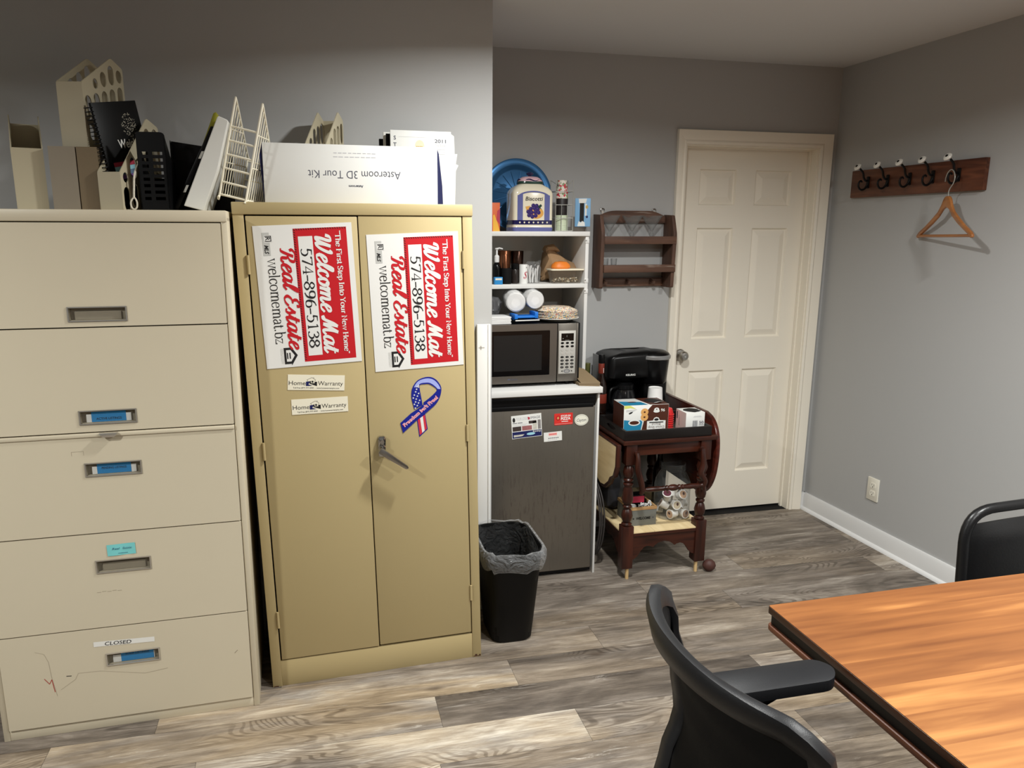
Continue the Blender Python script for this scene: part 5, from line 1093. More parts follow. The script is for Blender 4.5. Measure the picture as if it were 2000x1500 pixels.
b = MB(); b.box(0.0705, 0.018, 0.600, 0.3875, 0.036, 0.656, W_mahx, 0.001).box(0.0705, 0.556, 0.600, 0.3875, 0.574, 0.656, W_mahx).box(0.033, 0.0605, 0.600, 0.050, 0.5335, 0.656, W_mahx).box(0.408, 0.0605, 0.600, 0.425, 0.5335, 0.656, W_mahx); b.build('upper_apron', ct)
def scallop(L, z1=0.212):
    pts = [(0, z1), (0, 0.095), (0.012, 0.098), (0.028, 0.112), (0.042, 0.134), (0.058, 0.152), (0.075, 0.158), (0.092, 0.154), (0.104, 0.148), (0.115, 0.158), (0.130, 0.168), (0.155, 0.174)]
    return pts + [(L - x, z) for x, z in reversed(pts)]
b = MB(Matrix.Translation((0.0705, 0, 0))); b.prism(scallop(0.317), 0.016, 0.030, W_mahx, 'XZ'); b.T = Matrix.Translation((0, 0, 0))
b.prism([(0.0605 + x * 1.49, z) for x, z in scallop(0.317)], 0.030, 0.044, W_mahx, 'YZ').prism([(0.0605 + x * 1.49, z) for x, z in scallop(0.317)], 0.414, 0.428, W_mahx, 'YZ'); b.build('lower_apron', ct)
b = MB(); b.box(0.0715, 0.010, 0.212, 0.3865, 0.585, 0.226, W_mahx).box(0.018, 0.0615, 0.212, 0.0715, 0.532, 0.226, W_mahx).box(0.3865, 0.0615, 0.212, 0.440, 0.532, 0.226, W_mahx)
b.box(0.0715, 0.011, 0.2262, 0.1755, 0.585, 0.232, W_maple).box(0.1765, 0.011, 0.2262, 0.3865, 0.585, 0.232, W_maple).box(0.018, 0.0615, 0.2262, 0.0715, 0.532, 0.232, W_maple).box(0.3865, 0.0615, 0.2262, 0.440, 0.532, 0.232, W_maple)
b.build('lower_shelf', ct)
# handle: two curved arms and a turned rail
for s, xa, xb in ((1, 0.066, 0.092), (-1, 0.392, 0.398)):
    b = MB(); b.tube([(xa, -0.002, 0.618), (xa + s * 0.002, -0.010, 0.585), (xa + s * 0.001, -0.014, 0.545), (xa + s * 0.012, -0.016, 0.505), (xb - s * 0.004, -0.016, 0.470), (xb, -0.014, 0.445), (xb - s * 0.004, -0.012, 0.425)], lambda q: 0.010 + 0.004 * math.sin(q * PI), W_mah, 10, smooth=4); b.cyl((xa, -0.004, 0.615), (xa, 0.008, 0.615), 0.012, W_mah); b.build('handle_arm', ct)
b = MB(Matrix.Translation((0.092, -0.014, 0.446)) @ Matrix.Rotation(PI / 2, 4, 'Y'))
L_ = 0.306; prof = [(0.008, 0), (0.011, 0.008), (0.008, 0.016), (0.011, 0.026), (0.0125, 0.07), (0.010, 0.10), (0.013, 0.106), (0.009, 0.112), (0.014, 0.122), (0.010, 0.130), (0.0145, 0.142), (0.0155, 0.153)]
b.lathe(prof + [(r, L_ - z) for r, z in reversed(prof[:-1])], W_mah, 16); b.build('handle_rail', ct)
# left leaf with its cream face, right leaf upright
def yz(pts): return [(y - CY, z) for y, z in pts]
lf = yz([(2.992, 0.655), (3.57, 0.655), (3.57, 0.415), (3.50, 0.395), (3.42, 0.42), (3.36, 0.40), (3.29, 0.395), (3.22, 0.425), (3.17, 0.405), (3.12, 0.412), (3.075, 0.445), (3.055, 0.475), (3.02, 0.495), (2.995, 0.55)])
b = MB(); b.prism(lf, -0.024, -0.003, W_mah, 'YZ', bev=0.003)
cy_, cz_ = 0.31, 0.55
b.add([(-0.0243, cy_ + (y - cy_) * 0.965 + 0.004, cz_ + (z - cz_) * 0.90) for y, z in lf], [list(range(len(lf)))], W_maple); b.build('left_leaf', ct)
rf = spline([Vector((y - CY, z, 0)) for y, z in [(3.12, 0.757), (3.07, 0.742), (3.03, 0.711), (3.004, 0.66), (2.996, 0.596), (3.000, 0.53), (3.014, 0.466), (3.045, 0.405), (3.085, 0.365), (3.13, 0.345)]], 3)
rf = [(p.x, p.y) for p in rf] + [(3.57 - CY, 0.345), (3.585 - CY, 0.36), (3.585 - CY, 0.745), (3.57 - CY, 0.757)]
b = MB(); b.prism(rf, 0.473, 0.494, W_mahy, 'YZ', bev=0.004); b.build('right_leaf', ct)

# ------------------------------------------------------------------ serving tray and what stands on it
TZ = 0.6752; M_blk = mat('black_lacquer', (20, 16, 15), 0.35, var=0.1)
t = thing('serving_tray', 'black wooden serving tray on top of the tea cart', 'tray', (1.334, 2.982, TZ))
tw, td, th_ = 0.430, 0.322, 0.046
b = MB(); b.box(0.004, 0.004, 0, tw - 0.004, td - 0.004, 0.007, M_blk); b.box(0, 0, 0, tw, 0.011, th_, M_blk, 0.0015).box(0, td - 0.011, 0, tw, td, th_, M_blk, 0.0015)
for x in (0, tw - 0.011): b.prism(rnd([(0.011, 0.0), (td - 0.011, 0.0), (td - 0.011, th_), (0.011, th_)], 0.001, 2), x, x + 0.011, M_blk, 'YZ', holes=[oval(td / 2, 0.028, 0.05, 0.010)])
b.build('tray', t)
FZ = TZ + 0.0072
M_kbrown = mat('carton_brown', (74, 38, 26), 0.45, var=0.05); M_kblue = mat('carton_teal', (34, 122, 158), 0.45, var=0.06); M_kdo = mat('doughnut_print', (214, 160, 94), 0.5, var=0.15, scale=90); M_klime = mat('lime_print', (206, 210, 110), 0.5)
t = thing('coffee_pod_box', 'blue, white and brown coffee pod carton turned upside down on the black tray', 'box', (1.372, 3.088, FZ), -0.035)
BW, BD, BH = 0.220, 0.135, 0.130
b = MB(); b.box(0, 0, 0, BW, BD, BH, M_card, 0.0008)
b.T = Matrix.Translation((0, -0.0004, 0)) @ Matrix.Rotation(PI / 2, 4, 'X')     # front face, x right, y up
b.poly([(0.138, 0.129), (0.219, 0.129), (0.219, 0.001), (0.088, 0.001), (0.094, 0.03), (0.104, 0.075), (0.116, 0.105)], M_kbrown).poly([(0.001, 0.001), (0.084, 0.001), (0.092, 0.05), (0.084, 0.058), (0.06, 0.056), (0.03, 0.058), (0.001, 0.062)], M_kblue, 0.0002)
b.disc(0.052, 0.047, 0.029, 0.014, M_card, 0.0004).disc(0.052, 0.047, 0.023, 0.009, M_kbrown, 0.0006).poly([(0.001, 0.114), (0.03, 0.118), (0.06, 0.112), (0.03, 0.1295), (0.001, 0.1295)], M_klime, 0.0002)
for x, y, r in ((0.101, 0.096, 0.0185), (0.101, 0.072, 0.0185)): b.disc(x, y, r, r * 0.95, M_kdo, 0.0005 + y * 0.001).disc(x, y, 0.005, 0.004, M_kbrown, 0.0008 + y * 0.001)
b.poly([(0.022, 0.092), (0.032, 0.098), (0.045, 0.1), (0.038, 0.092), (0.028, 0.088)], M_black, 0.0002)
for i in range(3): b.rect(0.01, 0.108 - 0.004 * i, 0.062 - 0.008 * i, 0.1092 - 0.004 * i, M_ftxt, 0.0004)
b.prism([(0.115, 0.002), (0.207, 0.002), (0.207, 0.052), (0.178, 0.054), (0.172, 0.066), (0.161, 0.070), (0.150, 0.066), (0.144, 0.054), (0.115, 0.052)], 0.0002, 0.0006, M_card); b.disc(0.161, 0.058, 0.011, 0.006, M_black, 0.0008)
R_ = PI
b.rect(0.126, 0.0425, 0.196, 0.0475, M_black, 0.0008).text('Donut Shop', 0.161, 0.027, 0.013, M_kbrown, 0.0008, 0.078, 0.0, rot=R_, align='CENTER').text('Blend', 0.161, 0.041, 0.0105, M_kbrown, 0.0008, 0.042, 0.0, rot=R_, align='CENTER').rect(0.131, 0.0065, 0.191, 0.0095, M_ftxt, 0.0008)
b.disc(0.160, 0.104, 0.013, 0.011, M_card, 0.0003).disc(0.160, 0.098, 0.0155, 0.007, M_card, 0.0004).disc(0.160, 0.107, 0.003, 0.003, M_kbrown, 0.0006); b.text('96', 0.191, 0.109, 0.014, M_card, 0.0003, 0.020, 0.02, rot=R_, align='CENTER')
b.T = Matrix.Translation((0, 0, BH + 0.0004))
b.poly([(0.001, 0.0), (0.118, 0.0), (0.104, 0.06), (0.001, 0.085)], M_kblue).disc(0.062, 0.062, 0.022, 0.010, M_kbrown, 0.0002).poly([(0.128, 0.001), (0.219, 0.001), (0.219, 0.134), (0.105, 0.134)], M_kbrown, 0.0002)
rng = random.Random(6); b.poly([(0.172 + 0.040 * math.cos(a) * rng.uniform(0.85, 1.15), 0.072 + 0.045 * math.sin(a) * rng.uniform(0.85, 1.15)) for a in [2 * PI * k / 22 for k in range(22)]], M_black, 0.0004)
b.T = Matrix(((0, 0, -1, -0.0004), (-1, 0, 0, BD), (0, 1, 0, 0), (0, 0, 0, 1))); b.rect(0.001, 0.001, BD - 0.001, BH - 0.001, M_kbrown)
b.T = Matrix(); b.build('carton', t)
b = MB(); b.add([(0.155, 0.03, BH + 0.001), (0.200, 0.035, BH + 0.001), (0.205, 0.02, BH + 0.014), (0.188, 0.014, BH + 0.012), (0.165, 0.012, BH + 0.006)], [(0, 1, 2, 3, 4), (4, 3, 2, 1, 0)], M_card); b.build('torn_flap', t)
solo('foam_cup', MB().lathe([(0.0425, 0), (0.044, 0.002), (0.043, 0.006), (0.0335, 0.165), (0.0325, 0.172), (0.030, 0.1715), (0.029, 0.168), (0, 0.168)], M_foam, 32), 'white foam cup upside down behind the coffee pod carton', 'cup', (1.606, 3.256, FZ))
M_redp = mat('red_plastic', (196, 40, 42), 0.35, var=0.05); rg = 'red cups in an upside-down stack'
for k in range(7): solo('red_cup', MB().lathe([(0.033, 0), (0.0345, 0.001), (0.0345, 0.003), (0.031, 0.004), (0.030, 0.012), (0.024, 0.030), (0.012, 0.034), (0, 0.035)], M_redp, 28), 'shallow red plastic cup in an upside-down stack beside the coffee pod carton', 'cup', (1.617, 3.146, FZ + 0.0105 * k), group=rg)
t = thing('creamer_box', 'small white carton with a torn black opening at the right end of the tray', 'box', (1.656, 3.030, FZ))
b = MB(); b.box(0, 0, 0, 0.095, 0.098, 0.094, M_card, 0.0008)
b.T = Matrix.Translation((0, -0.0004, 0)) @ Matrix.Rotation(PI / 2, 4, 'X')
for i in range(9): b.rect(0.034 + 0.0028 * i, 0.026, 0.034 + 0.0028 * i + (0.0018 if i % 3 else 0.001), 0.056, M_gtxt)
b.text('50', 0.079, 0.040, 0.013, M_gtxt, 0, 0.022, 0.02, align='CENTER').rect(0.068, 0.034, 0.091, 0.036, M_gtxt).rect(0.04, 0.076, 0.075, 0.0775, M_ftxt).rect(0.036, 0.072, 0.079, 0.0735, M_ftxt)
b.T = Matrix.Translation((0, 0, 0.0944)); b.poly([(0.052 + 0.040 * math.cos(a) * rng.uniform(0.85, 1.1), 0.048 + 0.040 * math.sin(a) * rng.uniform(0.85, 1.1)) for a in [2 * PI * k / 18 for k in range(18)]], M_black)
b.T = Matrix(((0, 0, -1, -0.0004), (-1, 0, 0, 0.098), (0, 1, 0, 0), (0, 0, 0, 1))); b.rect(0.001, 0.001, 0.097, 0.093, mat('carton_side', (206, 186, 180), 0.5)).rect(0.008, 0.05, 0.018, 0.085, M_gtxt, 0.0002).rect(0.03, 0.02, 0.032, 0.07, M_gtxt, 0.0002).rect(0.036, 0.02, 0.038, 0.06, M_gtxt, 0.0002)
b.T = Matrix(); b.build('carton', t)

# ------------------------------------------------------------------ coffee maker
t = thing('coffee_maker', 'large black coffee maker with a silver ring, behind the tray on the tea cart', 'coffee maker', (1.394, 3.335, TZ))
M_kb = mat('coffee_maker_black', (9, 9, 10), 0.3, var=0.05, spec=0.3); M_kg = mat('silver_plastic', (146, 146, 146), 0.3, metal=0.5)
b = MB(); b.prism(rnd([(0, 0.0), (0.335, 0.0), (0.335, 0.21), (0, 0.21)], 0.03), 0, 0.028, M_kb, bev=0.004); b.prism(rnd([(0, 0.125), (0.335, 0.125), (0.335, 0.21), (0, 0.21)], 0.02), 0.028, 0.3, M_kb, bev=0.003)
b.prism(rnd([(0.205, 0.03), (0.330, 0.03), (0.330, 0.126), (0.205, 0.126)], 0.02), 0.028, 0.215, M_kb, bev=0.003); b.build('base', t)
b = MB(); n = 26; P = []
outl = rnd([(0.0, 0.0), (0.26, 0.0), (0.335, 0.03), (0.335, 0.21), (0.0, 0.21)], [0.035, 0.03, 0.05, 0.03, 0.03], 6)
cx_ = 0.17; cy_ = 0.11
for z, s in ((0.212, 0.97), (0.216, 1.0), (0.322, 1.0), (0.334, 0.965), (0.343, 0.86), (0.349, 0.66), (0.352, 0.35)): P.append([(cx_ + (x - cx_) * s, cy_ + (y - cy_) * s, z - 0.018 * ((x - cx_) / 0.17) ** 2 * (1 if z > 0.3 else 0)) for x, y in outl])
loft(P, M_kb) if False else None
nn = len(outl); b.add([p for r in P for p in r], [(k * nn + i, k * nn + (i + 1) % nn, (k + 1) * nn + (i + 1) % nn, (k + 1) * nn + i) for k in range(len(P) - 1) for i in range(nn)] + [list(range((len(P) - 1) * nn, len(P) * nn)), list(range(nn - 1, -1, -1))], M_kb)
b.prism(rnd([(0.02, 0.0), (0.19, 0.0), (0.19, 0.02), (0.02, 0.02)], 0.004), 0.300, 0.3035, M_bmatt) if False else None
up_ = b.build('upper_housing', t, smooth=40)
b = MB(Matrix.Translation((0.115, -0.0012, 0.226)) @ Matrix.Rotation(PI / 2, 4, 'X')); b.text('KEURIG', 0, 0, 0.0092, M_card, 0, 0.050, 0.02, align='CENTER'); b.build('lettering', up_)
b = MB(Matrix.Translation((0.258, 0.052, 0))); b.lathe([(0, 0.178), (0.060, 0.178), (0.068, 0.186), (0.078, 0.30), (0.078, 0.318), (0, 0.318)], M_kb, 36); b.build('brew_head', t, smooth=40)
b = MB(Matrix.Translation((0.258, 0.052, 0))); b.lathe([(0.079, 0.300), (0.084, 0.304), (0.0845, 0.316), (0.080, 0.322), (0.072, 0.323), (0.072, 0.300)], M_kg, 40); tag(b.build('ring', t), 'silver ring')
b = MB(Matrix.Translation((0.258, 0.052, 0))); b.lathe([(0.079, 0.3205), (0.074, 0.330), (0.055, 0.340), (0.025, 0.345), (0, 0.346)], M_kb, 36); b.build('lid', t, smooth=40)
M_cgl = film('carafe_glass', (30, 30, 32), 0.55, 0.05)
b = MB(Matrix.Translation((0.105, 0.055, 0.0285))); b.lathe([(0.0, 0.001), (0.050, 0.001), (0.062, 0.02), (0.064, 0.06), (0.054, 0.105), (0.046, 0.125)], M_cgl, 32); b.lathe([(0.047, 0.122), (0.050, 0.126), (0.050, 0.146), (0.035, 0.158), (0, 0.160)], M_kb, 28); b.tube([(-0.045, -0.02, 0.135), (-0.082, -0.03, 0.125), (-0.088, -0.032, 0.07), (-0.066, -0.025, 0.035)], 0.007, M_kb, 8, smooth=5); b.build('carafe', t)
b = MB(); b.prism(rnd([(-0.0065, 0.06), (-0.0005, 0.06), (-0.0005, 0.205), (-0.0065, 0.205)], 0.003), 0.10, 0.310, M_kg, bev=0.002); b.build('water_tank', t)

# bottles beside the coffee maker
M_bgl = mat('dark_bottle_glass', (26, 14, 10), 0.08, spec=0.6, var=0.05); M_lred = mat('label_red', (112, 40, 26), 0.5, var=0.15, scale=60); M_olv = mat('olive_foil', (92, 92, 52), 0.35, metal=0.3)
def bottle(h, r, rn): return [(0, 0.004), (r * 0.8, 0), (r, 0.006), (r, h * 0.58), (r * 0.85, h * 0.66), (rn * 1.15, h * 0.74), (rn, h * 0.80), (rn, h * 0.985), (rn * 0.9, h), (0, h)]
t = thing('wine_bottle', 'tall dark bottle with a red-orange neck label left of the coffee maker', 'bottle', (1.361, 3.352, TZ))
b = MB(); b.lathe(bottle(0.300, 0.030, 0.014), M_bgl, 28); b.build('glass', t)
b = MB(); b.lathe([(0.0146, 0.293), (0.0155, 0.296), (0.0155, 0.332), (0.014, 0.335), (0, 0.335)], M_bplas, 20); b.build('cap', t)
b = MB(); b.lathe([(0.0146, 0.242), (0.0150, 0.243), (0.0150, 0.290), (0.0146, 0.291)], M_lred, 20); b.lathe([(0.0301, 0.095), (0.0304, 0.096), (0.0304, 0.140), (0.0301, 0.141)], M_lred, 28); [b.add([(0.0160 * math.cos(a), 0.0160 * math.sin(a), z), (0.0160 * math.cos(a + 0.25), 0.0160 * math.sin(a + 0.25), z), (0.0155 * math.cos(a + 0.25), 0.0155 * math.sin(a + 0.25), z + 0.006), (0.0155 * math.cos(a), 0.0155 * math.sin(a), z + 0.006)], [(0, 1, 2, 3)], M_card) for a in (-PI / 2 + 0.3,) for z in (0.246, 0.254, 0.262)]; b.build('label', t)
t = thing('wine_bottle', 'shorter bottle with an olive foil neck behind the tall one', 'bottle', (1.354, 3.520, TZ))
b = MB(); b.lathe(bottle(0.262, 0.025, 0.0135), M_bgl, 28); b.build('glass', t)
b = MB(); b.lathe([(0.0139, 0.20), (0.0143, 0.201), (0.0143, 0.262), (0.0135, 0.264), (0, 0.264)], M_olv, 20); b.build('foil', t)

# ------------------------------------------------------------------ things on the cart's lower shelf (top at z = 0.232)
LZ = 0.2322
M_galv = mat('galvanised', (116, 118, 114), 0.5, metal=0.35, var=0.12, scale=24); W_ply = wood('plywood_rim', (150, 112, 72), (204, 166, 116), 0.6, 0, 8)
t = thing('welcome_crate', 'small grey metal crate marked WELCOME on the lower cart shelf', 'crate', (1.412, 3.058, LZ))
b = openbox(0.132, 0.15, 0.078, M_galv, 0.0025); b.T = Matrix.Translation((0.066, -0.0005, 0.030)) @ Matrix.Rotation(PI / 2, 4, 'X'); b.text('WELCOME', 0.0, 0, 0.0125, M_black, 0, 0.074, 0.045, align='CENTER'); 
for x in (-0.050, 0.050): b.poly([(x + (0.006 if i % 2 == 0 else 0.0025) * math.sin(i * PI / 5), 0.006 + (0.006 if i % 2 == 0 else 0.0025) * math.cos(i * PI / 5)) for i in range(10)], M_black if x < 0 else M_gtxt, 0)
b.T = Matrix(); b.build('box', t)
b = MB()
for z in (0.078, 0.0825, 0.087): b.prism([(-0.002, -0.002), (0.134, -0.002), (0.134, 0.152), (-0.002, 0.152)], z, z + 0.0042, W_ply, holes=[[(0.007, 0.007), (0.125, 0.007), (0.125, 0.143), (0.007, 0.143)]])
b.build('rim', t)
solo('white_cup', MB().lathe([(0, 0), (0.014, 0), (0.017, 0.085), (0.0165, 0.088), (0.0155, 0.087), (0.0125, 0.004), (0, 0.004)], M_foam, 24), 'small white cup in the WELCOME crate', 'cup', (1.438, 3.092, LZ + 0.003))
b = MB(); rng = random.Random(9)
for i in range(9):
    a = rng.uniform(-0.5, 0.5); b.tube([(0.02 * math.cos(i), 0.012 * math.sin(i * 2), 0.002), (0.015 * math.cos(i) + 0.006 * a, 0.01 * math.sin(i), 0.05), (0.025 * math.cos(i) * (1 + a), -0.008, 0.085 + 0.02 * rng.random()), (0.034 * math.cos(i + 0.5), -0.014, 0.07 + 0.02 * rng.random())], 0.003, M_foam, 6, smooth=4)
solo('cutlery_bundle', b, 'bundle of white plastic pieces sticking out of the WELCOME crate', 'cutlery', (1.500, 3.105, LZ + 0.003))
b = MB(); b.box(-0.045, -0.028, 0, 0.045, 0.026, 0.118, M_bplas, 0.004).box(-0.02, -0.0285, 0.08, 0.04, -0.028, 0.112, M_pr); solo('black_pouch', b, 'black and red packet at the back of the WELCOME crate', 'packet', (1.478, 3.168, LZ + 0.003))
# big glass jar of coffee pods
JX, JY = 1.668, 3.148
M_jar = film('jar_glass', (140, 145, 144), 0.05, 0.04, edge=0.5)
t = thing('glass_jar', 'large open clear glass jar holding coffee pods on the lower cart shelf', 'jar', (JX, JY, LZ))
b = MB(); R0 = 0.086
b.lathe([(0, 0.003), (R0 * 0.86, 0.0), (R0 * 0.97, 0.008), (R0, 0.022), (R0, 0.155), (R0 * 0.95, 0.185), (R0 * 0.80, 0.212), (0.058, 0.228), (0.056, 0.236), (0.060, 0.240), (0.056, 0.245), (0.060, 0.250), (0.056, 0.256), (0.0585, 0.262), (0.060, 0.268), (0.055, 0.270)], M_jar, 48); b.build('glass', t, smooth=50)
M_pod = mat('pod_white', (226, 224, 218), 0.4, var=0.02); lids = [mat('pod_lid_%s' % k, c, 0.4, var=0.12, scale=80) for k, c in (('plum', (108, 50, 66)), ('tan', (196, 160, 128)), ('beige', (190, 176, 150)), ('brown', (150, 120, 98)))]
pods = [(-0.046, -0.040, 0.118, (-0.25, -0.5, 0.85), 0), (0.022, -0.046, 0.118, (0.15, -0.85, 0.45), 1), (-0.012, -0.058, 0.078, (0.0, -0.95, 0.15), 2), (0.034, -0.052, 0.028, (0.25, -0.92, 0.1), 3), (-0.020, -0.056, 0.030, (-0.95, -0.3, 0.05), 1), (0.034, -0.030, 0.072, (-0.55, -0.2, -0.8), 2), (-0.054, -0.028, 0.070, (-0.8, 0.3, 0.5), 3), (0.058, 0.010, 0.052, (0.9, 0.2, 0.3), 1), (0.004, 0.004, 0.028, (0.2, 0.3, 0.9), 0), (-0.048, 0.030, 0.030, (0.3, 0.5, 0.8), 2), (0.036, 0.044, 0.030, (0.1, 0.7, 0.7), 3), (0.0, 0.030, 0.082, (0.1, 0.2, 0.95), 1), (0.052, 0.006, 0.108, (0.6, 0.1, 0.8), 3), (-0.012, -0.012, 0.128, (-0.1, 0.3, 0.95), 2)]
pod0 = None
for i, (dx, dy, z, d, li) in enumerate(pods):
    p = thing('coffee_pod', 'white single-serve coffee pod in the glass jar', 'coffee pod', (JX + dx, JY + dy, LZ + z), group='coffee pods in the glass jar')
    p.rotation_euler = Vector((0, 0, 1)).rotation_difference(Vector(d)).to_euler()
    b = MB(); b.lathe([(0, -0.021), (0.0165, -0.021), (0.0175, -0.018), (0.0205, 0.016), (0.0205, 0.018), (0.0235, 0.0185), (0.0235, 0.0205), (0.0215, 0.0208), (0, 0.0206)], M_pod, 24); b.build('cup', p)
    b = MB(); b.lathe([(0.0185, 0.0208), (0.0185, 0.0212), (0, 0.0212)], lids[li], 24); b.disc(0.003, 0.004, 0.006, 0.008, M_kbrown, 0.0214, 12); b.build('foil_lid', p)
t = thing('dark_bottle', 'dark bottle with a gold cap behind the glass jar', 'bottle', (1.690, 3.335, LZ))
b = MB(); b.lathe(bottle(0.300, 0.034, 0.013), M_bgl, 24); b.build('glass', t)
b = MB(); b.lathe([(0.0132, 0.262), (0.0145, 0.264), (0.0145, 0.306), (0.013, 0.309), (0, 0.309)], mat('brass_cap', (150, 120, 60), 0.35, metal=0.7), 18); b.build('cap', t)
b = MB(); M_gbag = mat('grey_bag_plastic', (52, 52, 56), 0.4, var=0.1, scale=20)
b.lathe([(0, 0.0), (0.045, 0.001), (0.058, 0.02), (0.062, 0.10), (0.058, 0.16), (0.044, 0.20), (0.030, 0.225), (0, 0.232)], M_gbag, 26, sx=1.0, sy=1.5, wob=lambda a, z: 0.08 * math.sin(3 * a + 30 * z) + 0.05 * math.sin(7 * a - 20 * z))
solo('grey_bag', b, 'lumpy dark grey bag under the left leaf of the tea cart', 'bag', (1.425, 3.36, LZ))
# cord looping beside the refrigerator
b = MB(); M_cord = mat('grey_cord', (54, 50, 48), 0.5)
for o_ in (0.0, 0.012, 0.022):
    b.tube([(1.272, 3.40 + o_, 0.42), (1.290 - o_ * 0.4, 3.24, 0.43), (1.303 - o_, 3.15, 0.36), (1.308 - o_, 3.12, 0.24), (1.300 - o_, 3.13, 0.12), (1.284 - o_ * 0.5, 3.18, 0.05), (1.275, 3.36, 0.012 + o_ * 0.3)], 0.0042, M_cord, 8, smooth=6)
solo('looped_cable', b, 'grey power cable looping down between the refrigerator and the tea cart', 'cable')
# ================================================================== things on the walls
W_wal = wood('worn_walnut', (70, 48, 38), (108, 77, 60), 0.6, 0, 5, worn=(140, 124, 112)); W_walv = wood('worn_walnut_side', (66, 46, 36), (98, 70, 56), 0.6, 2, 5)
ws = thing('wall_rack', 'dark worn wooden two-shelf glass rack on the wall beside the door', 'wall rack', (1.400, 3.6195, 1.315))
RW = 0.405
prof = [(0, 0), (-0.100, 0.0), (-0.108, 0.03), (-0.112, 0.27), (-0.085, 0.375), (-0.055, 0.375), (0, 0.375)]
prof = [(0, 0.0), (-0.105, 0.0), (-0.118, 0.27), (-0.085, 0.362), (0, 0.366)]
for x in (0, RW - 0.018): b = MB(); b.prism(rnd(prof, [0.001, 0.01, 0.012, 0.008, 0.001], 3), x, x + 0.018, W_walv, 'YZ', bev=0.0015); b.build('side_panel', ws)
for z in (0.242, 0.102):
    b = MB(); b.box(0.018, -0.105, z - 0.012, RW - 0.018, -0.001, z, W_wal, 0.001); s_ = b.build('shelf', ws)
    b = MB(); b.box(0.006, -0.121, z - 0.022, RW + 0.002, -0.1185 + 0.012, z + 0.014, W_wal, 0.0015) if False else b.box(0.018, -0.1185, z - 0.022, RW - 0.0, -0.1055, z + 0.016, W_wal, 0.0015); b.build('shelf_lip', s_)
b = MB(); b.prism(rnd([(0.018, 0.325), (RW - 0.018, 0.325), (RW - 0.018, 0.358), (RW - 0.085, 0.385), (0.085, 0.385), (0.018, 0.358)], [0, 0, 0.01, 0.03, 0.03, 0.01], 4), -0.016, -0.001, W_wal, 'XZ'); b.build('top_rail', ws)
b = MB(); b.box(0.018, -0.018, 0.004, RW - 0.018, -0.001, 0.048, W_wal, 0.001); pr_ = b.build('peg_rail', ws)
for x in (0.055, 0.185, 0.318): b = MB(); b.cyl((x, -0.018, 0.036), (x, -0.058, 0.024), 0.0065, W_walv, 0.0085, 12); b.build('peg', pr_)
for x in (0.045, 0.327):
    b = MB(); b.tube([(x + 0.010 * math.cos(a), -0.006, 0.388 + 0.008 * math.sin(a)) for a in [2 * PI * k / 16 for k in range(16)]], 0.002, M_nickel, 6, True).box(x - 0.006, -0.008, 0.366, x + 0.006, -0.004, 0.384, M_nickel); b.build('hanging_loop', ws)
M_gl = film('clear_glass', (140, 143, 142), 0.08, 0.03, edge=0.42)
for i, (x, lab) in enumerate(((1.462, 'leftmost'), (1.583, 'middle'), (1.690, 'rightmost'))):
    b = MB(); b.lathe([(0, 0.0), (0.022, 0.0), (0.022, 0.0025), (0.005, 0.005), (0.004, 0.012), (0.010, 0.018), (0.012, 0.026), (0.007, 0.034), (0.004, 0.038), (0.053, 0.116), (0.0525, 0.1175), (0.0515, 0.116), (0.003, 0.0405), (0, 0.040)], M_gl, 36)
    solo('martini_glass', b, lab + ' of three clear martini glasses on the wooden wall rack', 'glass', (x, 3.556, 1.315 + 0.2425), group='martini glasses on the wall rack', smooth=40)
for x, lab in ((1.444, 'left of two small clear shot glasses on the lower rack shelf'), (1.490, 'right of two small clear shot glasses on the lower rack shelf')):
    solo('shot_glass', MB().lathe([(0, 0), (0.013, 0), (0.0165, 0.045), (0.016, 0.046), (0.0155, 0.045), (0.0122, 0.006), (0, 0.006)], film('shot_glass_' + lab[:4].strip(), (100, 103, 102), 0.09, 0.03, edge=0.45), 24), lab, 'glass', (x, 3.553, 1.315 + 0.1025), group='shot glasses on the wall rack')

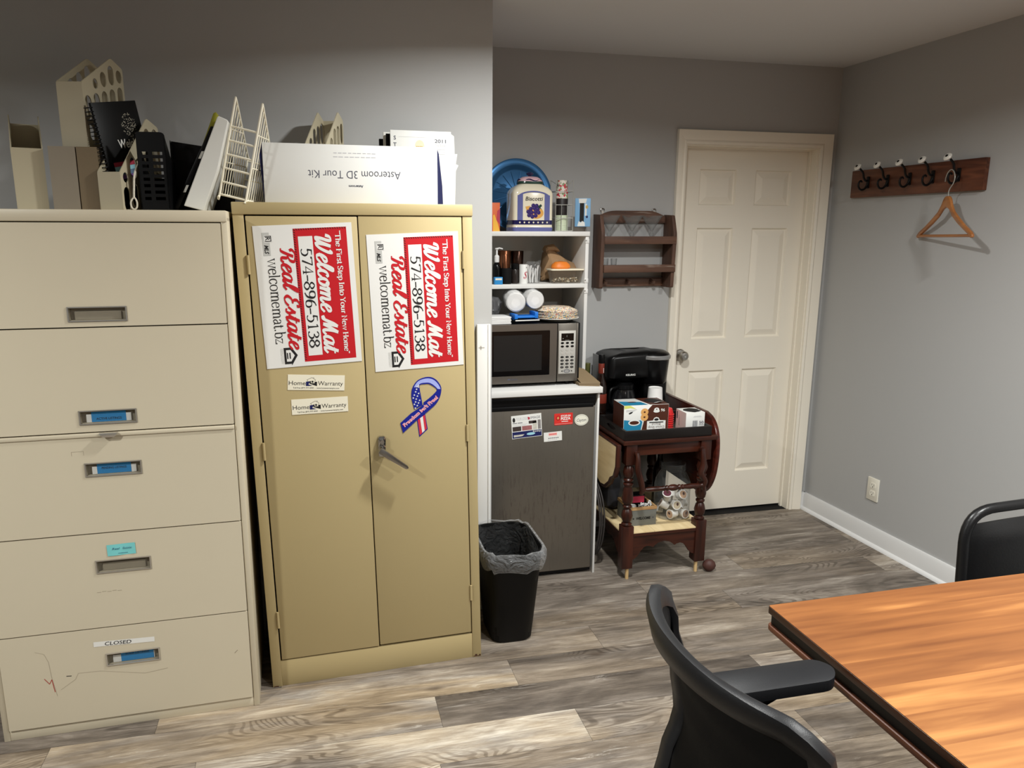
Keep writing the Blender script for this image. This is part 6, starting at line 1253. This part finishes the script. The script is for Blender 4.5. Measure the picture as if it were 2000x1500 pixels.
# coat rack on the right wall; local frame: x out of the wall, y towards the door, z up
def on_wall(y): return Matrix.Translation((2.7713 + (3.6207 - y) * 0.02211, y, 0)) @ Matrix.Rotation(0.0221 + PI, 4, 'Z')
W_oak = wood('oak_board', (66, 34, 22), (112, 66, 44), 0.4, 1, 4, bands=1.2)
cr_ = thing('coat_rack', 'brown wooden coat rack with five black hooks on the right wall', 'coat rack'); cr_.matrix_world = on_wall(3.066)
b = MB(); b.prism(rnd([(-0.388, 1.770), (0.395, 1.770), (0.395, 1.904), (-0.388, 1.904)], 0.003), 0.0006, 0.021, W_oak, 'YZ', bev=0.003); 
b2 = MB(); bd = b.build('board', cr_)
M_iron = mat('black_iron', (18, 16, 16), 0.45, metal=0.4); M_porc = mat('porcelain', (232, 230, 222), 0.15, spec=0.6)
for k, y in enumerate((3.335, 3.205, 3.068, 2.935, 2.797)):
    yl = -(y - 3.066); z = 1.842
    b = MB(Matrix.Translation((0.021, yl, z)))
    b.prism(rnd([(-0.009, -0.030), (0.009, -0.030), (0.009, 0.028), (-0.009, 0.028)], 0.006), 0, 0.005, M_iron, 'YZ', bev=0.001)
    b.tube([(0.003, 0, 0.008), (0.018, 0, 0.008), (0.030, 0, 0.022), (0.036, 0, 0.044), (0.052, 0, 0.060), (0.066, 0, 0.068)], 0.0052, M_iron, 8, smooth=5)
    b.tube([(0.003, 0, -0.006), (0.012, 0, -0.024), (0.026, 0, -0.036), (0.044, 0, -0.036), (0.056, 0, -0.022), (0.056, 0, -0.004), (0.046, 0, 0.006), (0.038, 0, 0.000)], lambda q: 0.0055 - 0.0012 * q, M_iron, 8, smooth=5)
    hk = b.build('hook', cr_)
    d = Vector((0.8, 0, 0.6)); R = Vector((0, 0, 1)).rotation_difference(d).to_matrix()
    b = MB(); at_ = Vector((0.021 + 0.066, yl, z + 0.068)); b.lathe([(0, -0.004), (0.008, -0.004), (0.017, 0.003), (0.019, 0.008), (0.016, 0.013), (0.008, 0.016), (0.0062, 0.015)], M_porc, 24, at_, R); b.lathe([(0.006, 0.0145), (0.0055, 0.0172), (0, 0.0175)], M_iron, 14, at_, R); b.build('porcelain_knob', hk)
# wooden hanger on the last hook
L0, R0_ = Vector((2.764, 2.985, 1.578)), Vector((2.648, 2.566, 1.582)); md = (L0 + R0_) / 2
ux = (R0_ - L0).normalized(); uz = Vector((0, 0, 1)); uz = (uz - ux * uz.dot(ux)).normalized(); uy = uz.cross(ux)
hg = thing('coat_hanger', 'light brown wooden hanger hanging from the last hook of the coat rack', 'hanger'); hg.matrix_world = Matrix(((ux.x, uy.x, uz.x, md.x), (ux.y, uy.y, uz.y, md.y), (ux.z, uy.z, uz.z, md.z), (0, 0, 0, 1)))
W_hang = wood('hanger_wood', (138, 84, 44), (184, 122, 68), 0.3, 0, 4, coat=0.3)
half = [(0, 0.170), (0.014, 0.168), (0.026, 0.156), (0.038, 0.132), (0.060, 0.104), (0.100, 0.076), (0.150, 0.044), (0.200, 0.018), (0.216, 0.004), (0.216, -0.006), (0.206, -0.010), (0.192, 0.002), (0.150, 0.024), (0.100, 0.052), (0.055, 0.082), (0.026, 0.112), (0, 0.124)]
pl_ = half + [(-x, z) for x, z in reversed(half[1:-1])]
b = MB(); b.prism(pl_, -0.0065, 0.0065, W_hang, 'XZ', bev=0.0035); b.build('shoulders', hg)
b = MB(); b.cyl((-0.203, 0, 0.0), (0.203, 0, 0.0), 0.0065, W_hang, seg=14); b.build('trouser_bar', hg)
b = MB(); b.tube([(0, 0, 0.165), (0.0, 0, 0.190), (0.010, 0, 0.205), (0.028, 0, 0.222), (0.034, 0, 0.246), (0.022, 0, 0.270), (0.0, 0, 0.280), (-0.022, 0, 0.270), (-0.034, 0, 0.250), (-0.036, 0, 0.232)], 0.0022, M_wiresv, 8, smooth=5); b.build('wire_hook', hg)
# outlet
ot = thing('power_outlet', 'white double power outlet low on the right wall', 'outlet'); ot.matrix_world = on_wall(3.099) @ Matrix.Translation((0, 0, 0.293))
M_outl = mat('outlet_ivory', (230, 226, 212), 0.35)
b = MB(); b.prism(rnd([(-0.0375, -0.060), (0.0375, -0.060), (0.0375, 0.060), (-0.0375, 0.060)], 0.004), 0.0004, 0.006, M_outl, 'YZ', bev=0.002); b.build('cover_plate', ot)
for z in (0.021, -0.021):
    b = MB(); b.prism(rnd([(-0.017, z - 0.014), (0.017, z - 0.014), (0.017, z + 0.014), (-0.017, z + 0.014)], 0.008), 0.006, 0.0075, M_outl, 'YZ')
    b.box(0.0076, -0.008, z - 0.001, 0.0078, -0.006, z + 0.008, M_black).box(0.0076, 0.006, z - 0.001, 0.0078, 0.008, z + 0.007, M_black).box(0.0076, -0.0025, z - 0.010, 0.0078, 0.0025, z - 0.005, M_black); b.build('socket', ot)
# white board leaning behind the tan cabinet
b = MB(); b.box(0, 0, 0, 0.056, 0.018, 1.232, M_mel, 0.002).box(0.044, -0.004, 0.0, 0.048, 0.0, 1.232, M_mel, 0.001)
M_scuff = mat('grey_scuff', (170, 166, 158), 0.7); b.T = Matrix.Translation((0, -0.0004, 0)) @ Matrix.Rotation(PI / 2, 4, 'X'); b.rect(0.006, 1.136, 0.030, 1.140, M_scuff).rect(0.012, 1.130, 0.018, 1.146, M_scuff)
solo('white_board', b, 'narrow white board standing against the wall right of the tan cabinet', 'board', (0.634, 2.866, 0.0), rot=(-0.008, 0, 0))
# waste bin
M_bin = mat('black_bin_plastic', (9, 9, 9), 0.5, var=0.08, spec=0.2)
wb_ = thing('waste_bin', 'black plastic waste bin with a clear liner in front of the refrigerator', 'waste bin', (0.716, 2.690, 0), 0.0)
def rring(w, d, z, r, wob=None):
    pts = rnd([(-w, -d), (w, -d), (w, d), (-w, d)], r, 7); N_ = len(pts)
    return [(x * (1 + (wob(i / N_) if wob else 0)), y * (1 + (wob(i / N_ + 0.37) if wob else 0)), z + (0.35 * (wob(i / N_ + 0.61)) if wob else 0)) for i, (x, y) in enumerate(pts)]
def loft2(b, rings, m, capb=False):
    n = len(rings[0]); b.add([p for r in rings for p in r], [(k * n + i, k * n + (i + 1) % n, (k + 1) * n + (i + 1) % n, (k + 1) * n + i) for k in range(len(rings) - 1) for i in range(n)] + ([list(range(n - 1, -1, -1))] if capb else []), m)
b = MB(); loft2(b, [rring(0.078, 0.103, 0.0, 0.05), rring(0.084, 0.110, 0.008, 0.055), rring(0.112, 0.168, 0.385, 0.085), rring(0.118, 0.174, 0.386, 0.085), rring(0.118, 0.174, 0.394, 0.085), rring(0.111, 0.167, 0.394, 0.085), rring(0.082, 0.108, 0.010, 0.045)], M_bin, True)
b.add(rring(0.082, 0.108, 0.010, 0.045), [list(range(len(rring(0.1, 0.1, 0, 0.02))))], M_bin); b.build('bucket', wb_, smooth=40)
M_lin = film('bin_liner', (186, 187, 188), 0.16, 0.13, 1.0, edge=0.42)
w1_ = lambda s: (lambda t: s * (math.sin(2 * PI * 9 * t) + 0.7 * math.sin(2 * PI * 17 * t + 1.3) + 0.5 * math.sin(2 * PI * 29 * t)))
M_lin2 = film('bin_liner_inside', (150, 151, 152), 0.035, 0.10, 1.0, edge=0.22)
b = MB(); loft2(b, [rring(0.075, 0.095, 0.06, 0.05, w1_(0.02)), rring(0.086, 0.120, 0.16, 0.05, w1_(0.03)), rring(0.096, 0.146, 0.28, 0.055, w1_(0.022)), rring(0.108, 0.163, 0.375, 0.085, w1_(0.012)), rring(0.113, 0.169, 0.400, 0.085, w1_(0.010))], M_lin2)
loft2(b, [rring(0.113, 0.169, 0.400, 0.085, w1_(0.010)), rring(0.121, 0.177, 0.402, 0.085, w1_(0.010)), rring(0.128, 0.184, 0.388, 0.085, w1_(0.012)), rring(0.127, 0.183, 0.355, 0.085, w1_(0.012)), rring(0.119, 0.172, 0.326, 0.085, w1_(0.018))], M_lin); b.build('liner', wb_, smooth=60)
b = MB(); b.lathe([(0, -0.029), (0.014, -0.026), (0.025, -0.015), (0.029, 0.0), (0.025, 0.015), (0.014, 0.026), (0, 0.029)], mat('brown_rubber', (70, 42, 36), 0.55, var=0.08), 28, sx=1.12)
solo('brown_ball', b, 'small brown egg-shaped ball on the floor by the tea cart leg', 'ball', (1.797, 2.985, 0.029))
# ================================================================== conference table
def table_wood():
    m, N, L, bs = nodes_of('cherry_top'); bs.inputs['Roughness'].default_value = 0.42; bs.inputs['Specular IOR Level'].default_value = 0.35
    tc = N.new('ShaderNodeTexCoord'); sx = N.new('ShaderNodeSeparateXYZ'); L.new(tc.outputs['Object'], sx.inputs[0])
    dv = N.new('ShaderNodeMath'); dv.operation = 'DIVIDE'; dv.inputs[1].default_value = 0.083; L.new(sx.outputs[1], dv.inputs[0])
    fl = N.new('ShaderNodeMath'); fl.operation = 'FLOOR'; L.new(dv.outputs[0], fl.inputs[0])
    wn = N.new('ShaderNodeTexWhiteNoise'); wn.noise_dimensions = '1D'; L.new(fl.outputs[0], wn.inputs['W'])
    sc = N.new('ShaderNodeMath'); sc.operation = 'MULTIPLY'; sc.inputs[1].default_value = 9.0; L.new(wn.outputs['Value'], sc.inputs[0])
    cb = N.new('ShaderNodeCombineXYZ'); L.new(sc.outputs[0], cb.inputs[0]); L.new(sc.outputs[0], cb.inputs[2])
    ad = N.new('ShaderNodeVectorMath'); L.new(tc.outputs['Object'], ad.inputs[0]); L.new(cb.outputs[0], ad.inputs[1])
    def nz(sx_, sy_, s, d, dist):
        mp = N.new('ShaderNodeMapping'); mp.inputs['Scale'].default_value = (sx_, sy_, 1); L.new(ad.outputs[0], mp.inputs[0])
        n = N.new('ShaderNodeTexNoise'); n.inputs['Scale'].default_value = s; n.inputs['Detail'].default_value = d; n.inputs['Distortion'].default_value = dist; L.new(mp.outputs[0], n.inputs[0]); return n.outputs['Fac']
    a, c = nz(1.0, 14, 2.0, 7, 0.4), nz(1.2, 4.0, 1.3, 3, 0.8)
    m1 = N.new('ShaderNodeMath'); m1.operation = 'MULTIPLY_ADD'; m1.inputs[1].default_value = 0.6; L.new(c, m1.inputs[0]); L.new(a, m1.inputs[2])
    m2 = N.new('ShaderNodeMath'); m2.operation = 'MULTIPLY_ADD'; m2.inputs[1].default_value = 0.34; L.new(wn.outputs['Value'], m2.inputs[0]); L.new(m1.outputs[0], m2.inputs[2])
    mr = N.new('ShaderNodeMapRange'); mr.inputs['From Min'].default_value = 0.55; mr.inputs['From Max'].default_value = 1.25; L.new(m2.outputs[0], mr.inputs['Value'])
    rp = N.new('ShaderNodeValToRGB'); L.new(mr.outputs[0], rp.inputs[0]); e = rp.color_ramp.elements
    e[0].color = lin((98, 56, 28)); e[1].color = lin((180, 126, 72)); q = e.new(0.5); q.color = lin((132, 83, 44))
    L.new(rp.outputs[0], bs.inputs['Base Color']); return m
M_cher = table_wood(); W_edge = wood('dark_edge', (46, 26, 16), (74, 44, 28), 0.4, 1, 4); W_ledge = wood('brown_ledge', (84, 48, 32), (116, 70, 46), 0.45, 1, 4)
M_tblk = mat('table_black', (12, 12, 12), 0.5)
tb = thing('conference_table', 'cherry-topped conference table with dark edges at the lower right', 'table', (1.006, 1.402, 0))
TX, TY = 1.30, -2.35
b = MB(); b.prism(rnd([(0, TY), (TX, TY), (TX, 0), (0, 0)], 0.006), 0.7385, 0.7400, M_cher).prism(rnd([(-0.001, TY - 0.001), (TX + 0.001, TY - 0.001), (TX + 0.001, 0.001), (-0.001, 0.001)], 0.006), 0.722, 0.7385, W_edge, bev=0.002); b.build('tabletop', tb)
b = MB(); b.box(0.006, TY + 0.006, 0.696, TX - 0.006, -0.006, 0.722, M_tblk); b.build('recess_band', tb)
b = MB(); b.prism(rnd([(-0.003, TY - 0.003), (TX + 0.003, TY - 0.003), (TX + 0.003, 0.003), (-0.003, 0.003)], 0.02), 0.682, 0.696, W_ledge, bev=0.003); b.build('lower_ledge', tb)
for y in (-0.45, TY + 0.45):
    b = MB(); b.box(0.42, y - 0.05, 0.04, TX - 0.42, y + 0.05, 0.682, M_tblk, 0.004); b.build('pedestal', tb)
    b = MB(); b.box(0.30, y - 0.28, 0, TX - 0.30, y + 0.28, 0.04, M_tblk, 0.008); b.build('foot', tb)

# ================================================================== office chair pulled up to the table, facing it
M_fab = mat('black_mesh_fabric', (15, 15, 16), 0.8, var=0.1, scale=200, bump=0.2, bscale=900); M_chp = mat('chair_plastic', (24, 25, 28), 0.42, var=0.05, bump=0.1, bscale=600); M_leath = mat('black_leather', (17, 17, 18), 0.35, var=0.08, bump=0.15, bscale=160)
oc = thing('office_chair', 'black curved-back office chair with armrests pushed up to the table', 'chair', (0.779, 0.9425, 0))
def bx(z):      # where the middle of the back stands at height z
    for (z0, x0), (z1, x1) in zip(BK, BK[1:]):
        if z0 <= z <= z1: t = (z - z0) / (z1 - z0); t = t * t * (3 - 2 * t); return x0 + (x1 - x0) * t
    return BK[-1][1]
BK = [(0.44, -0.222), (0.537, -0.214), (0.608, -0.200), (0.697, -0.178), (0.803, -0.197), (0.891, -0.224), (0.99, -0.258)]
ZB, ZT = 0.47, 0.966
def back_pt(u, z, off=0.0):
    hw = 0.192 + 0.038 * math.sin(min(1, max(0, (z - 0.5) / 0.45)) * PI * 0.5); dep = 0.036 + 0.045 * max(0, z - 0.5) / 0.45
    return (bx(z) + dep * abs(u) ** 2.2 + off, u * hw, z)
NU, NZ = 26, 22
def topz(u): return ZT - 0.035 * max(0.0, (abs(u) - 0.8) / 0.2) ** 2
def sheet_of(off): return [[back_pt(-1 + 2 * i / NU, ZB + (topz(-1 + 2 * i / NU) - ZB) * j / NZ, off) for j in range(NZ + 1)] for i in range(NU + 1)]
b = MB(); b.grid(sheet_of(0.006), M_fab, 0.010); bk = b.build('backrest', oc, smooth=50)
b = MB(); path = [back_pt(-1, ZB + (topz(1) - ZB) * j / 14) for j in range(14)] + [back_pt(-1 + 2 * i / NU, topz(-1 + 2 * i / NU)) for i in range(NU + 1)] + [back_pt(1, topz(1) - (topz(1) - ZB) * (j + 1) / 14) for j in range(14)]
pv = [Vector(p) for p in path]; vs, fs = [], []; NP = len(pv)
for i, p in enumerate(pv):      # flat rim band: thin towards the sitter, deep along the edge
    t_ = (pv[min(i + 1, NP - 1)] - pv[max(i - 1, 0)]).normalized(); inn = Vector((0, -p.y, 0.72 - p.z)).normalized(); inn = (inn - t_ * inn.dot(t_)).normalized(); nb = t_.cross(inn)
    if nb.x > 0: nb = -nb
    prof_ = [(-0.006, -0.002), (-0.007, 0.010), (0.002, 0.017), (0.030, 0.014), (0.036, 0.007), (0.034, -0.004), (0.020, -0.008), (0.0, -0.009)]
    for a, c in prof_: vs.append(p + inn * a + nb * c)
k_ = 8
for i in range(NP - 1):
    for q in range(k_): fs.append((i * k_ + q, i * k_ + (q + 1) % k_, (i + 1) * k_ + (q + 1) % k_, (i + 1) * k_ + q))
fs += [list(range(k_ - 1, -1, -1)), list(range((NP - 1) * k_, NP * k_))]
bmx = bmesh.new(); V = [bmx.verts.new(p) for p in vs]
for f in fs: bmx.faces.new([V[i] for i in f])
bmesh.ops.recalc_face_normals(bmx, faces=list(bmx.faces)); b.bm(bmx, M_chp); b.build('back_rim', bk, smooth=50)
b = MB(); b.prism(rnd([(-0.165, -0.20), (0.22, -0.20), (0.22, 0.20), (-0.165, 0.20)], 0.09, 6), 0.43, 0.485, M_fab, bev=0.018); b.build('seat', oc)
b = MB(); b.tube([(-0.212, 0, 0.50), (-0.19, 0, 0.42), (-0.08, 0, 0.39), (0.05, 0, 0.39)], 0.03, M_chp, 10, smooth=5).box(-0.12, -0.09, 0.375, 0.13, 0.09, 0.430, M_chp, 0.01); b.build('tilt_mechanism', oc)
for s in (1, -1):
    b = MB(); pad = rnd([(-0.060, s * 0.172), (0.185, s * 0.172), (0.212, s * 0.212), (0.190, s * 0.246), (-0.060, s * 0.248)], [0.02, 0.03, 0.04, 0.03, 0.02], 5); b.prism(pad if s > 0 else pad[::-1], 0.713, 0.737, M_chp, bev=0.008); ar = b.build('armrest', oc)
    b = MB(); b.grid([[(x, s * y, z) for x, y, z in row] for row in (((-0.04, 0.185, 0.714), (-0.04, 0.235, 0.714)), ((0.09, 0.185, 0.714), (0.09, 0.235, 0.714)), ((0.04, 0.195, 0.680), (0.04, 0.236, 0.680)), ((0.012, 0.205, 0.60), (0.012, 0.240, 0.60)), ((0.0, 0.205, 0.46), (0.0, 0.240, 0.46)), ((0.0, 0.08, 0.40), (0.03, 0.08, 0.40)))], M_chp, 0.016); b.build('arm_support', ar, smooth=40)
b = MB(); b.cyl((0.02, 0, 0.12), (0.02, 0, 0.39), 0.025, M_chp); b.build('gas_lift', oc)
for k in range(5):
    a = 2 * PI * k / 5 + 0.3; c, s = math.cos(a), math.sin(a)
    b = MB(); b.tube([(0.02, 0, 0.125), (0.02 + 0.14 * c, 0.14 * s, 0.105), (0.02 + 0.28 * c, 0.28 * s, 0.075)], lambda q: 0.024 - 0.008 * q, M_chp, 8); lg = b.build('base_arm', oc)
    b = MB(); b.cyl((0.02 + 0.28 * c - 0.02 * s, 0.28 * s + 0.02 * c, 0.03), (0.02 + 0.28 * c + 0.02 * s, 0.28 * s - 0.02 * c, 0.03), 0.03, M_chp, seg=18).cyl((0.02 + 0.28 * c, 0.28 * s, 0.03), (0.02 + 0.28 * c, 0.28 * s, 0.075), 0.009, M_chp); b.build('caster', lg)

# leather chair on the far side of the table
lc = thing('leather_chair', 'black leather chair with a looped frame behind the table at right', 'chair', (2.085, 1.66, 0))
b = MB(); fpts = rnd([(-0.215, 0.50), (0.215, 0.50), (0.205, 0.792), (-0.205, 0.778)], [0.06, 0.06, 0.10, 0.10], 8)
b.tube([(x, 0.02 + 0.10 * (z - 0.5) + 0.25 * x * x, z) for x, z in fpts], 0.0155, M_leath, 12, True); fr_ = b.build('back_frame', lc, smooth=60)
def cush(i, j):
    u, v = -1 + 2 * i / 20, j / 14; x = 0.203 * u * (1 - 0.10 * v ** 6); z = 0.46 + (0.748 - 0.46 - 0.020 * u * u * 0.4) * v + 0.006 * u
    return x, z, (1 - abs(u) ** 4) * (1 - abs(2 * v - 1) ** 6)
b = MB(); front = [[(lambda q: (q[0], 0.015 + 0.10 * (q[1] - 0.5) + 0.25 * q[0] ** 2 - 0.030 * q[2], q[1]))(cush(i, j)) for j in range(15)] for i in range(21)]
bk2 = [[(lambda q: (q[0], 0.022 + 0.10 * (q[1] - 0.5) + 0.25 * q[0] ** 2 + 0.018 * q[2], q[1]))(cush(i, j)) for j in range(15)] for i in range(21)]
b.grid(front, M_leath).grid([r[::-1] for r in bk2], M_leath)
edge = [(i, 14) for i in range(21)] + [(20, j) for j in range(13, -1, -1)] + [(i, 0) for i in range(19, -1, -1)] + [(0, j) for j in range(1, 14)]
ev = [front[i][j] for i, j in edge] + [bk2[i][j] for i, j in edge]; ne = len(edge); b.add(ev, [(k, (k + 1) % ne, ne + (k + 1) % ne, ne + k) for k in range(ne)], M_leath); b.build('back_cushion', lc, smooth=60)
b = MB(); b.prism(rnd([(-0.24, -0.44), (0.24, -0.44), (0.23, 0.02), (-0.23, 0.02)], 0.06, 6), 0.40, 0.47, M_leath, bev=0.02); b.build('seat', lc)
for x in (-0.2, 0.2):
    for y in (-0.40, 0.02):
        b = MB(); b.tube([(x, y, 0.41), (x * 1.08, y * 1.06, 0.0)], 0.014, M_leath, 10); b.build('leg', lc)
